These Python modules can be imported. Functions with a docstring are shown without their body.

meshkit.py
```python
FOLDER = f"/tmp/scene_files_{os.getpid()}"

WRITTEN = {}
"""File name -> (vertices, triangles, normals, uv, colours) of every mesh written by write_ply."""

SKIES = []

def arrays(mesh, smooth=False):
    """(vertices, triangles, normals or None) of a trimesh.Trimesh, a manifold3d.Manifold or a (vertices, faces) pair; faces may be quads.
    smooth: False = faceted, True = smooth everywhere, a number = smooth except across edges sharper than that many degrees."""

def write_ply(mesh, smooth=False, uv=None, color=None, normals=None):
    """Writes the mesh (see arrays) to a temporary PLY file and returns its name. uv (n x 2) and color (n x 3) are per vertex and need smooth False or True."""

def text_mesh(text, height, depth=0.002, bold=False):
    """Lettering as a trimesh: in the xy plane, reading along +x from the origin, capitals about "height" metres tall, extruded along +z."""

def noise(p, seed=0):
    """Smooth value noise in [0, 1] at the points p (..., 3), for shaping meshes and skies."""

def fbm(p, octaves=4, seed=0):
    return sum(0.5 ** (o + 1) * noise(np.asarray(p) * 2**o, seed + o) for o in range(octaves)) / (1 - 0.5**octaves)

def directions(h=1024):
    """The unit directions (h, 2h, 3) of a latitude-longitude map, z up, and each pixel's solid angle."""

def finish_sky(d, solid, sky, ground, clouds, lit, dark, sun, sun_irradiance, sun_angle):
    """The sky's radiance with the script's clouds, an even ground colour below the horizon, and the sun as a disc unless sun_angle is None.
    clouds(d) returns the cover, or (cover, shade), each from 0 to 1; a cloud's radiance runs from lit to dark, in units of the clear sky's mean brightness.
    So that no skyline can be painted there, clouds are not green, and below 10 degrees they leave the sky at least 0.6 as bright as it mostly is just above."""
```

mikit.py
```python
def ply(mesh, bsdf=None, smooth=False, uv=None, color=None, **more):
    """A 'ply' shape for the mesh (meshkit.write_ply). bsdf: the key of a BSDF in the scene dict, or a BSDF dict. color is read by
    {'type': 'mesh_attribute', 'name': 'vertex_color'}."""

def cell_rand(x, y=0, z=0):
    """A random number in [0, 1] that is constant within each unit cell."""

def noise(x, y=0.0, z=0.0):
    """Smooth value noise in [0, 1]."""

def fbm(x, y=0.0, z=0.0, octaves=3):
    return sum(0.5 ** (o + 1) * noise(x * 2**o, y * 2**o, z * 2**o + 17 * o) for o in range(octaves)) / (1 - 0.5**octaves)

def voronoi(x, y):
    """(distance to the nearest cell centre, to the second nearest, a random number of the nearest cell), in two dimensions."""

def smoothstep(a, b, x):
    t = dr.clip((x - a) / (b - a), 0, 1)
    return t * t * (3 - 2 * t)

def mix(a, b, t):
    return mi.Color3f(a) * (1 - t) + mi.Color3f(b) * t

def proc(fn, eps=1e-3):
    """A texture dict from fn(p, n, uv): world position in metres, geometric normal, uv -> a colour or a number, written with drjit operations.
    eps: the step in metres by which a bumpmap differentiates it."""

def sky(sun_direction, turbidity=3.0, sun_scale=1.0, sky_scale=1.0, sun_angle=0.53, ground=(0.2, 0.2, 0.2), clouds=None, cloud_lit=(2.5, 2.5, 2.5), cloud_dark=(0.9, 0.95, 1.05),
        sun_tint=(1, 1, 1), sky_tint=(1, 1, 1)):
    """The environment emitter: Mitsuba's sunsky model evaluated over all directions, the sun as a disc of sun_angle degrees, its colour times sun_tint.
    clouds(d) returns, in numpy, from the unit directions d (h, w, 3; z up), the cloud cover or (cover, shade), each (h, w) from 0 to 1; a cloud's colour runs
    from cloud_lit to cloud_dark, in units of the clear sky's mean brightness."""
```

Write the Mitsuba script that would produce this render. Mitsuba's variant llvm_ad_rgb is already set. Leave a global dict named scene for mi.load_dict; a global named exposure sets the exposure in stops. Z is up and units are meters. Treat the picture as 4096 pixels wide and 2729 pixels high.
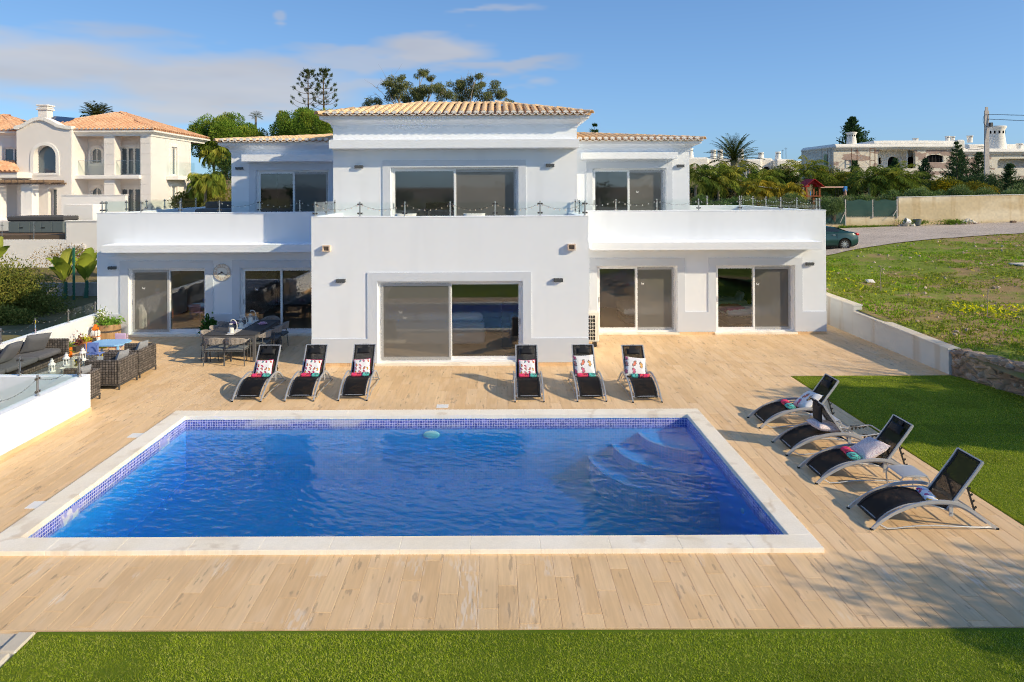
import math, random
import numpy as np, trimesh, mitsuba as mi, drjit as dr
import shapely
from shapely.geometry import Polygon, box as sbox, LineString, Point
from shapely import affinity
import mikit, meshkit
from mikit import proc, noise, fbm, cell_rand, smoothstep, mix, voronoi

T = mi.ScalarTransform4f
PI = math.pi
scene, labels = {}, {}

# ---------------------------------------------------------------- camera, sky, exposure
# metres: x to the right along the house front, y away into the garden, z up; the terrace floor is z = 0
scene['camera'] = {'type': 'perspective', 'fov': 72.66, 'fov_axis': 'x', 'near_clip': 0.1, 'far_clip': 3000.0,
                   'principal_point_offset_x': 0.0154, 'principal_point_offset_y': 0.225,
                   'to_world': T().look_at(origin=[0, 0, 4.8], target=[0, 10, 4.8], up=[0.004, 0, 1])}


def clouds(d):
    az = d[..., 0] / np.maximum(np.abs(d[..., 1]), 1e-3)
    el = d[..., 2] / np.maximum(np.hypot(d[..., 0], d[..., 1]), 1e-3)
    front = (d[..., 1] > 0) * 1.0
    q = np.stack([d[..., 0] * 7, d[..., 1] * 7, d[..., 2] * 30], -1)
    n = meshkit.fbm(q, 5, 3)
    n2 = meshkit.fbm(q * 2.3 + 7, 4, 9)
    wob = (n - 0.5) * 0.09 + (n2 - .5) * .02

    def bank(a0, e0, ra, re, soft=0.5):
        r = np.sqrt(((az - a0) / ra) ** 2 + ((el - e0 + wob) / re) ** 2)
        return np.clip((1 - r) / soft, 0, 1)
    c = np.maximum.reduce([bank(-0.70, 0.155, 0.34, 0.055), bank(-0.40, 0.140, 0.26, 0.052), bank(-0.42, 0.100, 0.14, 0.020) * .8, bank(-.24, .142, .14, .018) * .7,
                           bank(-0.09, 0.195, 0.10, 0.030) * .95, bank(0.0, 0.163, 0.13, 0.016) * .7, bank(-.19, .178, .14, .020) * .7, bank(-.31, .232, .012, .009) * .5,
                           bank(0.0, 0.262, .08, .01) * .5])
    wide = np.clip((meshkit.fbm(q * .55 + 3, 4, 21) - .56) * 3.0, 0, .8) * np.clip((el - .1) * 4, 0, 1) * (1 - front)
    cover = np.clip(front * c * (.72 + .2 * n2) * .92 + wide, 0, 1)
    return cover, np.clip(.25 + 1.2 * (.55 - n), 0, 1)


SUN = np.array([1.99, -1.0, 1.134])
scene['sky'] = mikit.sky(SUN.tolist(), turbidity=3.0, sky_scale=1.25, ground=(.20, .18, .15), clouds=clouds, cloud_lit=(1.95, 1.88, 1.86), cloud_dark=(1.30, 1.27, 1.34), sun_tint=(.925, .985, 1.04), sky_tint=(.70, .89, 1.16))
exposure = 1.86

# ---------------------------------------------------------------- materials


def rgb(*c):
    return {'type': 'rgb', 'value': list(c)}


def mat(name, col, rough=.6, spec=.4, metal=0.0, bump=None, bscale=1.0, **kw):
    b = {'type': 'principled', 'base_color': proc(col) if callable(col) else rgb(*col), 'roughness': rough, 'specular': spec, 'metallic': metal, **kw}
    b = {'type': 'twosided', 'bsdf': b}
    if bump:
        b = {'type': 'bumpmap', 'arbitrary': {**proc(bump[0], eps=bump[1])}, 'scale': bscale, 'bsdf': b}
    scene[name] = b
    return name


C3 = mi.Color3f


def plaster_fn(p, n, uv):
    m = fbm(p.x * .7, p.y * .7, p.z * .5, 3)
    s = fbm(p.x * 14, p.y * 14, p.z * 14, 2)
    streak = fbm(p.x * 2.2, p.y * 2.2, p.z * .22, 3)
    return C3(.75, .785, .835) * (.985 + .015 * m + .012 * s - .04 * smoothstep(.58, .8, streak))


def band_fn(p, n, uv):
    m = fbm(p.x * .9, p.y * .9, p.z * .9, 3)
    return C3(.595, .635, .70) * (.985 + .03 * m)


def plank_cell(x, y):
    row = dr.floor(x / .235)
    off = (row * .618034 - dr.floor(row * .618034)) * 1.2
    return row, dr.floor((y + off) / 1.2), x / .235 - row, (y + off) / 1.2 - dr.floor((y + off) / 1.2)


def deck_fn(p, n, uv):
    row, idx, fx, fy = plank_cell(p.x, p.y)
    r, r2 = cell_rand(row, idx, 3), cell_rand(row, idx, 5)
    grain = fbm(p.x * 38 + r * 50, p.y * 2.2 + r2 * 30, r * 9, 4)
    fine = noise(p.x * 160, p.y * 7, r * 5)
    cloudy = fbm(p.x * 5 + r * 40, p.y * 1.6 + r2 * 20, 0, 3)
    c = mix((.70, .475, .255), (.79, .565, .325), r)
    c = mix(c, (.80, .585, .365), smoothstep(.4, .75, cloudy) * .55)
    c = c * (.84 + .22 * grain + .07 * fine)
    knot = smoothstep(.72, .82, fbm(p.x * 16 + r * 31, p.y * 3.1 + r2 * 17, 2, 3))
    c = mix(c, (.24, .18, .13), knot * .42)
    c = c * (1 - .10 * smoothstep(.48, .72, fbm(p.x * .55 + 3, p.y * .55, 6, 4)))
    worn = smoothstep(.62, .72, fbm(p.x * 3.1 + 9, p.y * 1.1, 4, 4)) * smoothstep(9.3, 8.6, p.y) * smoothstep(.35, .7, noise(p.x * 60, p.y * 9))
    return mix(c, (.78, .70, .60), worn * .5)


def grout_fn(p, n, uv):
    return C3(.62, .46, .30) * (.85 + .3 * fbm(p.x * 5, p.y * 5, 0, 3))


def limestone_fn(p, n, uv):
    m = fbm(p.x * 1.6, p.y * 1.6, p.z, 4)
    vein = smoothstep(.06, 0.0, dr.abs(fbm(p.x * 1.3 + 5, p.y * 1.3, 1, 4) - .5)) * smoothstep(.45, .7, noise(p.x * .8, p.y * .8, 4))
    c = mix((.86, .785, .645), (.90, .845, .735), smoothstep(.3, .7, m)) * (.95 + .08 * noise(p.x * 70, p.y * 70))
    stain = smoothstep(.66, .78, fbm(p.x * 2.6 + 3, p.y * 2.6, 7, 4))
    return mix(mix(c, (.62, .50, .35), vein * .45), (.55, .42, .28), stain * .35)


def mosaic_fn(p, n, uv):
    wall_x = dr.abs(n.x) > .5
    flat = dr.abs(n.z) > .5
    a = dr.select(wall_x, p.y, p.x) / .052
    b = dr.select(flat, p.y, p.z) / .052
    fa, fb = a - dr.floor(a), b - dr.floor(b)
    r = cell_rand(dr.floor(a), dr.floor(b), dr.select(wall_x, 7.0, 3.0))
    tile = mix(mix((.045, .065, .36), (.10, .135, .52), r), (.19, .20, .60), smoothstep(.75, .9, r))
    g = smoothstep(.07, .13, fa) * smoothstep(.07, .13, fb) * smoothstep(.07, .13, 1 - fa) * smoothstep(.07, .13, 1 - fb)
    g = dr.select(flat, 1.0, g)
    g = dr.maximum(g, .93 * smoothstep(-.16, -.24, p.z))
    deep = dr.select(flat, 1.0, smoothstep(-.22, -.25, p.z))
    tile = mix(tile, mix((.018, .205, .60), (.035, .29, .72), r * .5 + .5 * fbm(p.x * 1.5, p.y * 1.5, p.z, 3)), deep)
    scale = smoothstep(.60, .72, fbm(a * .05, b * .12, 3, 4)) * smoothstep(-.25, -.1, p.z)
    return mix(mix((.62, .62, .74), tile, g), (.66, .63, .66), scale * .55)


def barrel_tile_fn(p, n, uv):
    k = cell_rand(dr.floor(p.x / .224), dr.floor(p.y / .33), 1)
    m = fbm(p.x * 4, p.y * 4, p.z * 4, 3)
    c = mix((.66, .455, .26), (.76, .565, .36), k * .6 + m * .4)
    return mix(c, (.50, .36, .24), smoothstep(.62, .78, fbm(p.x * 7 + 3, p.y * 7, p.z * 5, 3)) * .4)


def clay_tile_fn(p, n, uv):
    k = cell_rand(dr.floor(p.x / .30), dr.floor(p.y / .36), dr.floor(p.z / .3))
    m = fbm(p.x * 2, p.y * 2, p.z * 2, 3)
    return mix(mix((.58, .30, .165), (.70, .43, .26), k), (.74, .52, .34), smoothstep(.5, .8, m) * .6)


def villa_fn(p, n, uv):
    return C3(.755, .715, .68) * (.94 + .1 * fbm(p.x * .5, p.y * .5, p.z * .5, 3))


def old_plaster_fn(p, n, uv):
    m = fbm(p.x * .55, p.y * .55, p.z * .8, 4)
    c = C3(.74, .69, .58) * (.86 + .2 * fbm(p.x * 2.2, p.y * 2.2, p.z * 2.2, 3))
    bare = smoothstep(.525, .56, fbm(p.x * .75 + 11, p.y * .2, p.z * 1.1, 4)) * smoothstep(9.75, 9.2, p.z) * smoothstep(.1, -.2, n.y)
    return mix(c, C3(.36, .26, .22) * (.8 + .4 * m), bare * .9)


def tan_wall_fn(p, n, uv):
    m = fbm(p.x * .35, p.z * 1.2, 3, 4)
    drip = fbm(p.x * 2.6, p.z * .25, 8, 3)
    c = mix((.60, .49, .31), (.72, .63, .46), smoothstep(.3, .7, m))
    c = mix(c, (.48, .35, .18), smoothstep(.55, .75, drip) * .45)
    return mix(c, (.56, .40, .19), smoothstep(3.0, 2.2, p.z + m * .6) * .45) * (.92 + .16 * noise(p.x * 9, p.z * 9))


def old_white_fn(p, n, uv):
    m = fbm(p.x * 2, p.y * .9, p.z * 1.4, 4)
    run = fbm(p.y * 2.2, p.z * .25, 5, 3)
    c = C3(.62, .62, .60) * (.88 + .2 * m)
    c = mix(c, (.45, .33, .20), smoothstep(.58, .8, run) * .55)
    return mix(c, (.55, .45, .30), dr.select(n.z > .6, .55, 0.0))


def concrete_fn(p, n, uv):
    return C3(.46, .42, .38) * (.75 + .4 * fbm(p.x * 1.8, p.y * 1.8, p.z * 1.8, 4))


def stone_fn(p, n, uv):
    k = fbm(p.x * 1.3, p.y * 1.3, p.z * 1.3, 2)
    m = fbm(p.x * 9, p.y * 9, p.z * 9, 4)
    return mix(mix((.30, .21, .155), (.43, .33, .24), smoothstep(.3, .7, k)), (.48, .42, .36), smoothstep(.55, .75, m) * .7) * (.75 + .5 * m)


def field_fn(p, n, uv):
    big = fbm(p.x * .16, p.y * .16, 0, 4)
    mid = fbm(p.x * .9, p.y * .9, 4, 4)
    fine = fbm(p.x * 6, p.y * 6, 1, 3)
    c = mix((.125, .175, .026), (.20, .235, .045), fine)
    dry = smoothstep(.41, .56, mid * .55 + big * .45 + smoothstep(22., 34., p.x) * .13 - smoothstep(.3, .7, fine) * .05)
    return mix(c, mix((.27, .17, .09), (.36, .25, .14), fine), dry * .85)


def road_fn(p, n, uv):
    d, d2, r = voronoi(p.x * 5.0, p.y * 5.0)
    m = fbm(p.x * .5, p.y * .5, 0, 4)
    c = mix((.40, .335, .275), (.50, .43, .365), r) * (.82 + .35 * m)
    return mix(c * .72, c, smoothstep(.02, .16, d2 - d))


def soil_fn(p, n, uv):
    m = fbm(p.x * .4, p.y * .4, 0, 4)
    return mix((.10, .10, .035), (.22, .17, .10), m)


def turf_fn(p, n, uv):
    m = fbm(p.x * .8, p.y * .8, 0, 3)
    return mix((.09, .14, .011), (.12, .17, .016), m)


def weave_fn(p, n, uv):
    a = (p.x + p.y) / .07
    b = p.z / .06
    k = cell_rand(dr.floor(a), dr.floor(b), 2)
    fa, fb = a - dr.floor(a), b - dr.floor(b)
    edge = smoothstep(.05, .35, fa) * smoothstep(.05, .35, fb)
    c = mix((.085, .075, .068), (.19, .165, .15), k)
    return c * (.12 + .88 * edge)


def pillow_print(scale, dens, bold):
    def fn(p, n, uv):
        u, v = uv.x * scale, uv.y * scale
        i, j = dr.floor(u), dr.floor(v)
        r, r2, r3 = cell_rand(i, j, 1), cell_rand(i, j, 2), cell_rand(i, j, 3)
        x, y = u - i - .5 - (r2 - .5) * .25, v - j - .5 - (r3 - .5) * .25
        a = r * 2.6 - .5
        x, y = x * dr.cos(a) + y * dr.sin(a), -x * dr.sin(a) + y * dr.cos(a)
        rad = dr.sqrt(x * x + y * y) + 1e-5
        cs = dr.abs(x) / rad
        lim = .47 * dr.sqrt(cs) * (.8 + .2 * dr.sign(y))
        wing = smoothstep(.03, -.03, rad - lim)
        inner = smoothstep(.03, -.03, rad - lim * .72)
        col = mix(mix((.72, .12, .03), (.06, .25, .36), smoothstep(.3, .34, r3)), mix((.75, .35, .02), (.55, .48, .08), smoothstep(.5, .52, r2)), smoothstep(.6, .64, r3))
        col = mix(col, (.62, .04, .16), smoothstep(.9, .92, r2) + smoothstep(.1, .08, r2))
        on = wing * dr.select(r < dens, 1.0, 0.0)
        c = mix((.80, .79, .79), mix((.05, .04, .05), col, inner), on * bold)
        return c
    return fn


def floral_fn(p, n, uv):
    d, d2, r = voronoi(uv.x * 24, uv.y * 24)
    dot = smoothstep(.36, .28, d)
    return mix((.74, .66, .66), mix((.45, .22, .30), (.36, .34, .42), r), dot * .75)


def towel_fn(p, n, uv):
    s = fbm(uv.x * 9, uv.y * 5, 2, 3)
    t = uv.x + (s - .5) * .10
    c = mix((.72, .045, .17), (.80, .10, .13), smoothstep(.4, .6, s))
    c = mix(c, (.035, .025, .08), smoothstep(.56, .58, t) * smoothstep(.68, .66, t))
    c = mix(c, (.10, .52, .46), smoothstep(.66, .68, t))
    return mix(c, (.10, .015, .06), smoothstep(.60, .66, fbm(uv.x * 14, uv.y * 8, 6, 3)) * .8)


def sky_towel_fn(p, n, uv):
    s = fbm(uv.x * 7, uv.y * 7, 2, 3)
    c = mix((.50, .62, .85), (.80, .82, .86), smoothstep(.35, .6, s))
    c = mix(c, (.55, .05, .22), smoothstep(.62, .66, fbm(uv.x * 6 + 4, uv.y * 6, 8, 3)))
    return mix(c, (.62, .42, .06), smoothstep(.70, .73, fbm(uv.x * 9, uv.y * 9, 3, 2)))


def barrel_fn(p, n, uv):
    g = fbm((p.x + p.y) * 14, p.z * 2, 0, 3)
    st = cell_rand(dr.floor(dr.atan2(p.y - 22.15, p.x + 12.35) * 4.2), 1, 2)
    return mix((.30, .19, .095), (.44, .30, .165), g * .6 + st * .4)


def tabletop_fn(p, n, uv):
    return C3(.05, .05, .052) * (.8 + .5 * fbm(p.x * 5, p.y * 9, 0, 4))


def net_fn(p, n, uv):
    return C3(.035, .085, .075) * (.8 + .45 * fbm(p.x * 1.5, p.z * 2.5, 1, 4))


mat('plaster', plaster_fn, .85, .25)
mat('band_paint', band_fn, .85, .25)
scene['deck_tile'] = {'type': 'bumpmap', 'scale': 1.0, 'tex': proc(lambda p, n, uv: .0006 * fbm(p.x * 60, p.y * 5, 0, 2) + .0005 * dr.sin(p.x * 2 * PI / .0147) * smoothstep(9.3, 8.9, p.y), eps=2e-3),
                      'bsdf': {'type': 'principled', 'base_color': proc(deck_fn), 'roughness': .62, 'specular': .35}}
mat('grout', grout_fn, .9, .2)
mat('limestone', limestone_fn, .55, .4)
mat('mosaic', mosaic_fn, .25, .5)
mat('barrel_tile', barrel_tile_fn, .8, .3)
mat('mortar', (.72, .70, .68), .9, .2)
mat('clay_tile', clay_tile_fn, .85, .25)
mat('villa_paint', villa_fn, .85, .2)
mat('villa_white', (.80, .77, .73), .8, .2)
mat('old_plaster', old_plaster_fn, .9, .2)
mat('far_white', lambda p, n, uv: C3(.82, .79, .72) * (.9 + .14 * fbm(p.x * .8, p.y * .8, p.z * .8, 3)), .9, .2)
mat('tan_wall_paint', tan_wall_fn, .9, .2)
mat('old_white', old_white_fn, .9, .2)
mat('concrete', concrete_fn, .9, .2)
mat('stone', stone_fn, .9, .2)
mat('field_soil', field_fn, .95, .1)
mat('cobble', road_fn, .9, .2)
mat('soil', soil_fn, .95, .1)
mat('turf', turf_fn, .95, .1)
mat('weave', weave_fn, .7, .3)
mat('butterfly_print', pillow_print(4.2, .93, 1.0), .9, .1)
mat('big_butterfly_print', pillow_print(2.6, .62, .85), .9, .1)
mat('floral_print', floral_fn, .9, .1)
mat('towel_print', towel_fn, .95, .1)
mat('sky_towel_print', sky_towel_fn, .95, .1)
mat('barrel_wood', barrel_fn, .8, .2)
mat('ceramic_top', tabletop_fn, .5, .3)
mat('shade_net', net_fn, .8, .2)
mat('white_frame', (.78, .79, .80), .35, .5)
mat('grey_frame', (.40, .405, .41), .4, .5)
mat('lamp_grey', (.075, .08, .085), .45, .5)
mat('terracotta_vent', (.60, .48, .38), .8, .2)
mat('vent_shade', (.30, .25, .20), .9, .2)
mat('dark_hole', (.012, .012, .012), .9, .1)
mat('steel', (.62, .60, .57), .28, .5, 1.0)
mat('dark_clip', (.10, .09, .085), .4, .5, .6)
mat('silver_paint', (.44, .455, .48), .38, .5, .35)
mat('black_tube', (.02, .02, .022), .4, .5)
mat('rubber', (.02, .02, .02), .8, .2)
mat('headrest_black', (.018, .019, .022), .6, .2)
scene['sling'] = {'type': 'mask', 'opacity': .975, 'bsdf': {'type': 'twosided', 'bsdf': {'type': 'principled', 'base_color': rgb(.008, .008, .0095), 'roughness': .6, 'specular': .12}}}
scene['back_sling'] = {'type': 'mask', 'opacity': .91, 'bsdf': {'type': 'twosided', 'bsdf': {'type': 'principled', 'base_color': rgb(.008, .008, .0095), 'roughness': .6, 'specular': .12}}}
scene['insect_screen'] = {'type': 'mask', 'opacity': .42, 'bsdf': {'type': 'twosided', 'bsdf': {'type': 'diffuse', 'reflectance': rgb(.30, .29, .27)}}}
scene['shade_mask'] = {'type': 'mask', 'opacity': .9, 'bsdf': scene['shade_net']}
scene['pane'] = {'type': 'thindielectric', 'int_ior': 1.88, 'specular_transmittance': rgb(.95, .97, .965)}
scene['rail_glass'] = {'type': 'thindielectric', 'int_ior': 1.24, 'specular_transmittance': rgb(.86, .93, .915)}
scene['table_glass'] = {'type': 'thindielectric', 'int_ior': 1.5, 'specular_transmittance': rgb(.70, .78, .76)}
scene['clear_glass'] = {'type': 'thindielectric', 'int_ior': 1.5}
scene['pool_water'] = {'type': 'thindielectric', 'int_ior': 1.15}
scene['water_depth'] = {'type': 'homogeneous', 'scale': 1.7, 'sigma_t': rgb(.98, .17, .06), 'albedo': rgb(.02, .3, .55)}
scene['boundary'] = {'type': 'null'}
mat('white_plastic', (.78, .78, .77), .4, .5)
mat('cream_plastic', (.66, .64, .57), .45, .5)
mat('grey_cushion', (.115, .12, .135), .9, .2)
mat('pale_cushion', (.26, .27, .295), .9, .2)
mat('rattan_frame', (.085, .078, .075), .6, .3)
mat('rope', (.34, .31, .285), .9, .2)
mat('chair_metal', (.10, .102, .108), .45, .5)
mat('chair_seat', (.15, .165, .17), .85, .2)
mat('runner', (.50, .49, .48), .9, .1)
mat('iron_strap', (.07, .06, .055), .6, .4)
mat('orange_plastic', (.78, .19, .01), .45, .5)
mat('terracotta', (.52, .20, .07), .8, .2)
mat('dark_pot', (.05, .045, .045), .6, .4)
mat('kid_blue', (.24, .50, .82), .4, .5)
mat('kid_chair_blue', (.16, .25, .62), .5, .4)
mat('kid_pink', (.70, .52, .72), .5, .4)
mat('yellow_plastic', (.80, .60, .02), .5, .4)
mat('red_plastic', (.55, .02, .02), .5, .4)
mat('pink_china', (.60, .38, .50), .3, .5)
mat('wax_white', (.78, .76, .70), .6, .4)
mat('linen', (.74, .72, .68), .95, .1)
mat('sofa_beige', (.42, .39, .35), .95, .1)
mat('hot_pink', (.58, .03, .16), .9, .1)
mat('indoor_wall', (.55, .53, .50), .9, .1)
mat('indoor_floor', (.26, .19, .13), .5, .4)
mat('indoor_dark', (.06, .05, .045), .6, .3)
mat('bark', (.17, .13, .095), .95, .1)
mat('pale_bark', (.33, .28, .22), .95, .1)
mat('car_paint', (.012, .055, .052), .22, .6, .25, clearcoat=1.0, clearcoat_gloss=.95)
mat('car_glass', (.01, .014, .016), .05, .8)
mat('tyre', (.015, .015, .015), .85, .2)
mat('alloy', (.60, .60, .61), .3, .5, .7)
mat('tail_red', (.50, .015, .015), .2, .6)
mat('playhouse_red', (.38, .012, .015), .6, .3)
mat('playhouse_wood', (.30, .10, .045), .8, .2)
mat('pale_wood', (.55, .36, .27), .8, .2)
mat('swing_blue', (.05, .25, .60), .5, .4)
mat('pole_concrete', (.50, .46, .43), .9, .2)
mat('wire_black', (.03, .03, .035), .6, .3)
mat('rust', (.24, .12, .07), .8, .2)
mat('solar', (.03, .06, .13), .12, .7)
mat('tub_grey', (.13, .15, .16), .5, .4)
mat('cover_grey', (.075, .075, .078), .8, .2)
mat('deck_brown', (.15, .095, .07), .7, .3)
mat('villa_glass', (.10, .13, .155), .06, .8)
mat('curtain', (.42, .45, .44), .9, .2)
mat('skimmer_stone', lambda p, n, uv: mix((.30, .32, .60), (.62, .60, .62), smoothstep(.4, .6, fbm(p.y * 9, p.z * 12, 0, 3))), .5, .3)
mat('nosing', (.16, .26, .58), .5, .4)
mat('pool_lamp', (.55, .58, .62), .4, .5)
mat('litter_orange', (.62, .18, .03), .7, .3)
mat('wood_log', (.20, .14, .10), .9, .2)
mat('green_post', (.03, .14, .09), .5, .4)
scene['leaf'] = {'type': 'principledthin', 'base_color': {'type': 'mesh_attribute', 'name': 'vertex_color'}, 'roughness': .6, 'spec_trans': 0.0, 'diff_trans': .45, 'eta': 1.3}
scene['blade'] = {'type': 'principledthin', 'base_color': {'type': 'mesh_attribute', 'name': 'vertex_color'}, 'roughness': .6, 'spec_trans': 0.0, 'diff_trans': .5, 'eta': 1.3}
scene['tint'] = {'type': 'twosided', 'bsdf': {'type': 'diffuse', 'reflectance': {'type': 'mesh_attribute', 'name': 'vertex_color'}}}

# ---------------------------------------------------------------- naming and mesh helpers


def fresh(key):
    if key not in scene and key not in labels:
        return key
    k = 1
    while f'{key}_{k:03d}' in scene or f'{key}_{k:03d}' in labels:
        k += 1
    return f'{key}_{k:03d}'


_count = {}


def fresh_part(key):
    n = _count.get(key, 0)
    _count[key] = n + 1
    return key if n == 0 else f'{key}_{n:03d}'


def thing(name, label, cat, group=None, kind=None):
    key = fresh(name)
    labels[key] = {'label': label, 'category': cat}
    if group:
        labels[key]['group'] = group
    if kind:
        labels[key]['kind'] = kind
    return key


def part(parent, name, mesh, m, smooth=False, at=None, label=None, kind=None, **kw):
    key = fresh_part(parent + '__' + name)
    scene[key] = mikit.ply(mesh, m, smooth, **kw)
    if at is not None:
        scene[key]['to_world'] = at
    if label or kind:
        labels[key] = {k: v for k, v in (('label', label), ('kind', kind)) if v}
    return key


def dup_part(parent, name, src, at, m=None):
    key = fresh_part(parent + '__' + name)
    d = dict(scene[src])
    if at is not None:
        d['to_world'] = at
    if m:
        d['bsdf'] = {'type': 'ref', 'id': m}
    scene[key] = d
    return key


def single(name, label, cat, mesh, m, smooth=False, group=None, kind=None, at=None, **kw):
    key = thing(name, label, cat, group, kind)
    scene[key] = mikit.ply(mesh, m, smooth, **kw)
    if at is not None:
        scene[key]['to_world'] = at
    return key


def struct(name, mesh, m, smooth=False, label=None, **kw):
    key = fresh(name)
    scene[key] = mikit.ply(mesh, m, smooth, **kw)
    labels[key] = {'kind': 'structure', 'label': label or name.replace('_', ' '), 'category': name.replace('_', ' ')}
    return key


def clone(root, at, label=None, group=None, keep=None):
    """A copy of a thing and all its parts under the next number, placed by a transform."""
    info = labels[root]
    base = root
    key = thing(base, label or info['label'], info['category'], group or info.get('group'))
    for k in [k for k in scene if k == root or k.startswith(root + '__')]:
        if keep and not keep(k):
            continue
        d = dict(scene[k])
        d['to_world'] = at
        scene[key + k[len(root):]] = d
        if k in labels and k != root:
            labels[key + k[len(root):]] = dict(labels[k])
    return key


def move(root, at):
    for k in scene:
        if k == root or k.startswith(root + '__'):
            scene[k] = {**scene[k], 'to_world': at}


def at(x, y, z=0, rz=0, s=1.0):
    return T().translate([x, y, z]).rotate([0, 0, 1], rz).scale(s)


def cat(*ms):
    ms = [m for m in ms if m is not None]
    return trimesh.util.concatenate([m if isinstance(m, trimesh.Trimesh) else trimesh.Trimesh(*m, process=False) for m in ms])


CV = np.array([[x, y, z] for x in (0, 1) for y in (0, 1) for z in (0, 1)], float)
CF = np.array([[0, 1, 3], [0, 3, 2], [4, 6, 7], [4, 7, 5], [0, 4, 5], [0, 5, 1], [2, 3, 7], [2, 7, 6], [0, 2, 6], [0, 6, 4], [1, 5, 7], [1, 7, 3]])


def bx(x0, x1, y0, y1, z0, z1, bev=0.0):
    if bev <= 0:
        return trimesh.Trimesh(np.array([x0, y0, z0]) + CV * [x1 - x0, y1 - y0, z1 - z0], CF.copy(), process=False)
    b = bev
    pts = []
    for x, sx in ((x0, 1), (x1, -1)):
        for y, sy in ((y0, 1), (y1, -1)):
            for z, sz in ((z0, 1), (z1, -1)):
                pts += [(x + sx * b, y + sy * b, z), (x + sx * b, y, z + sz * b), (x, y + sy * b, z + sz * b)]
    return trimesh.convex.convex_hull(np.array(pts))


def place(m, M):
    m = m.copy()
    m.apply_transform(M)
    return m


def rot(axis, deg, point=(0, 0, 0)):
    return trimesh.transformations.rotation_matrix(math.radians(deg), axis, point)


def tr(x, y, z):
    return trimesh.transformations.translation_matrix((x, y, z))


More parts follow.
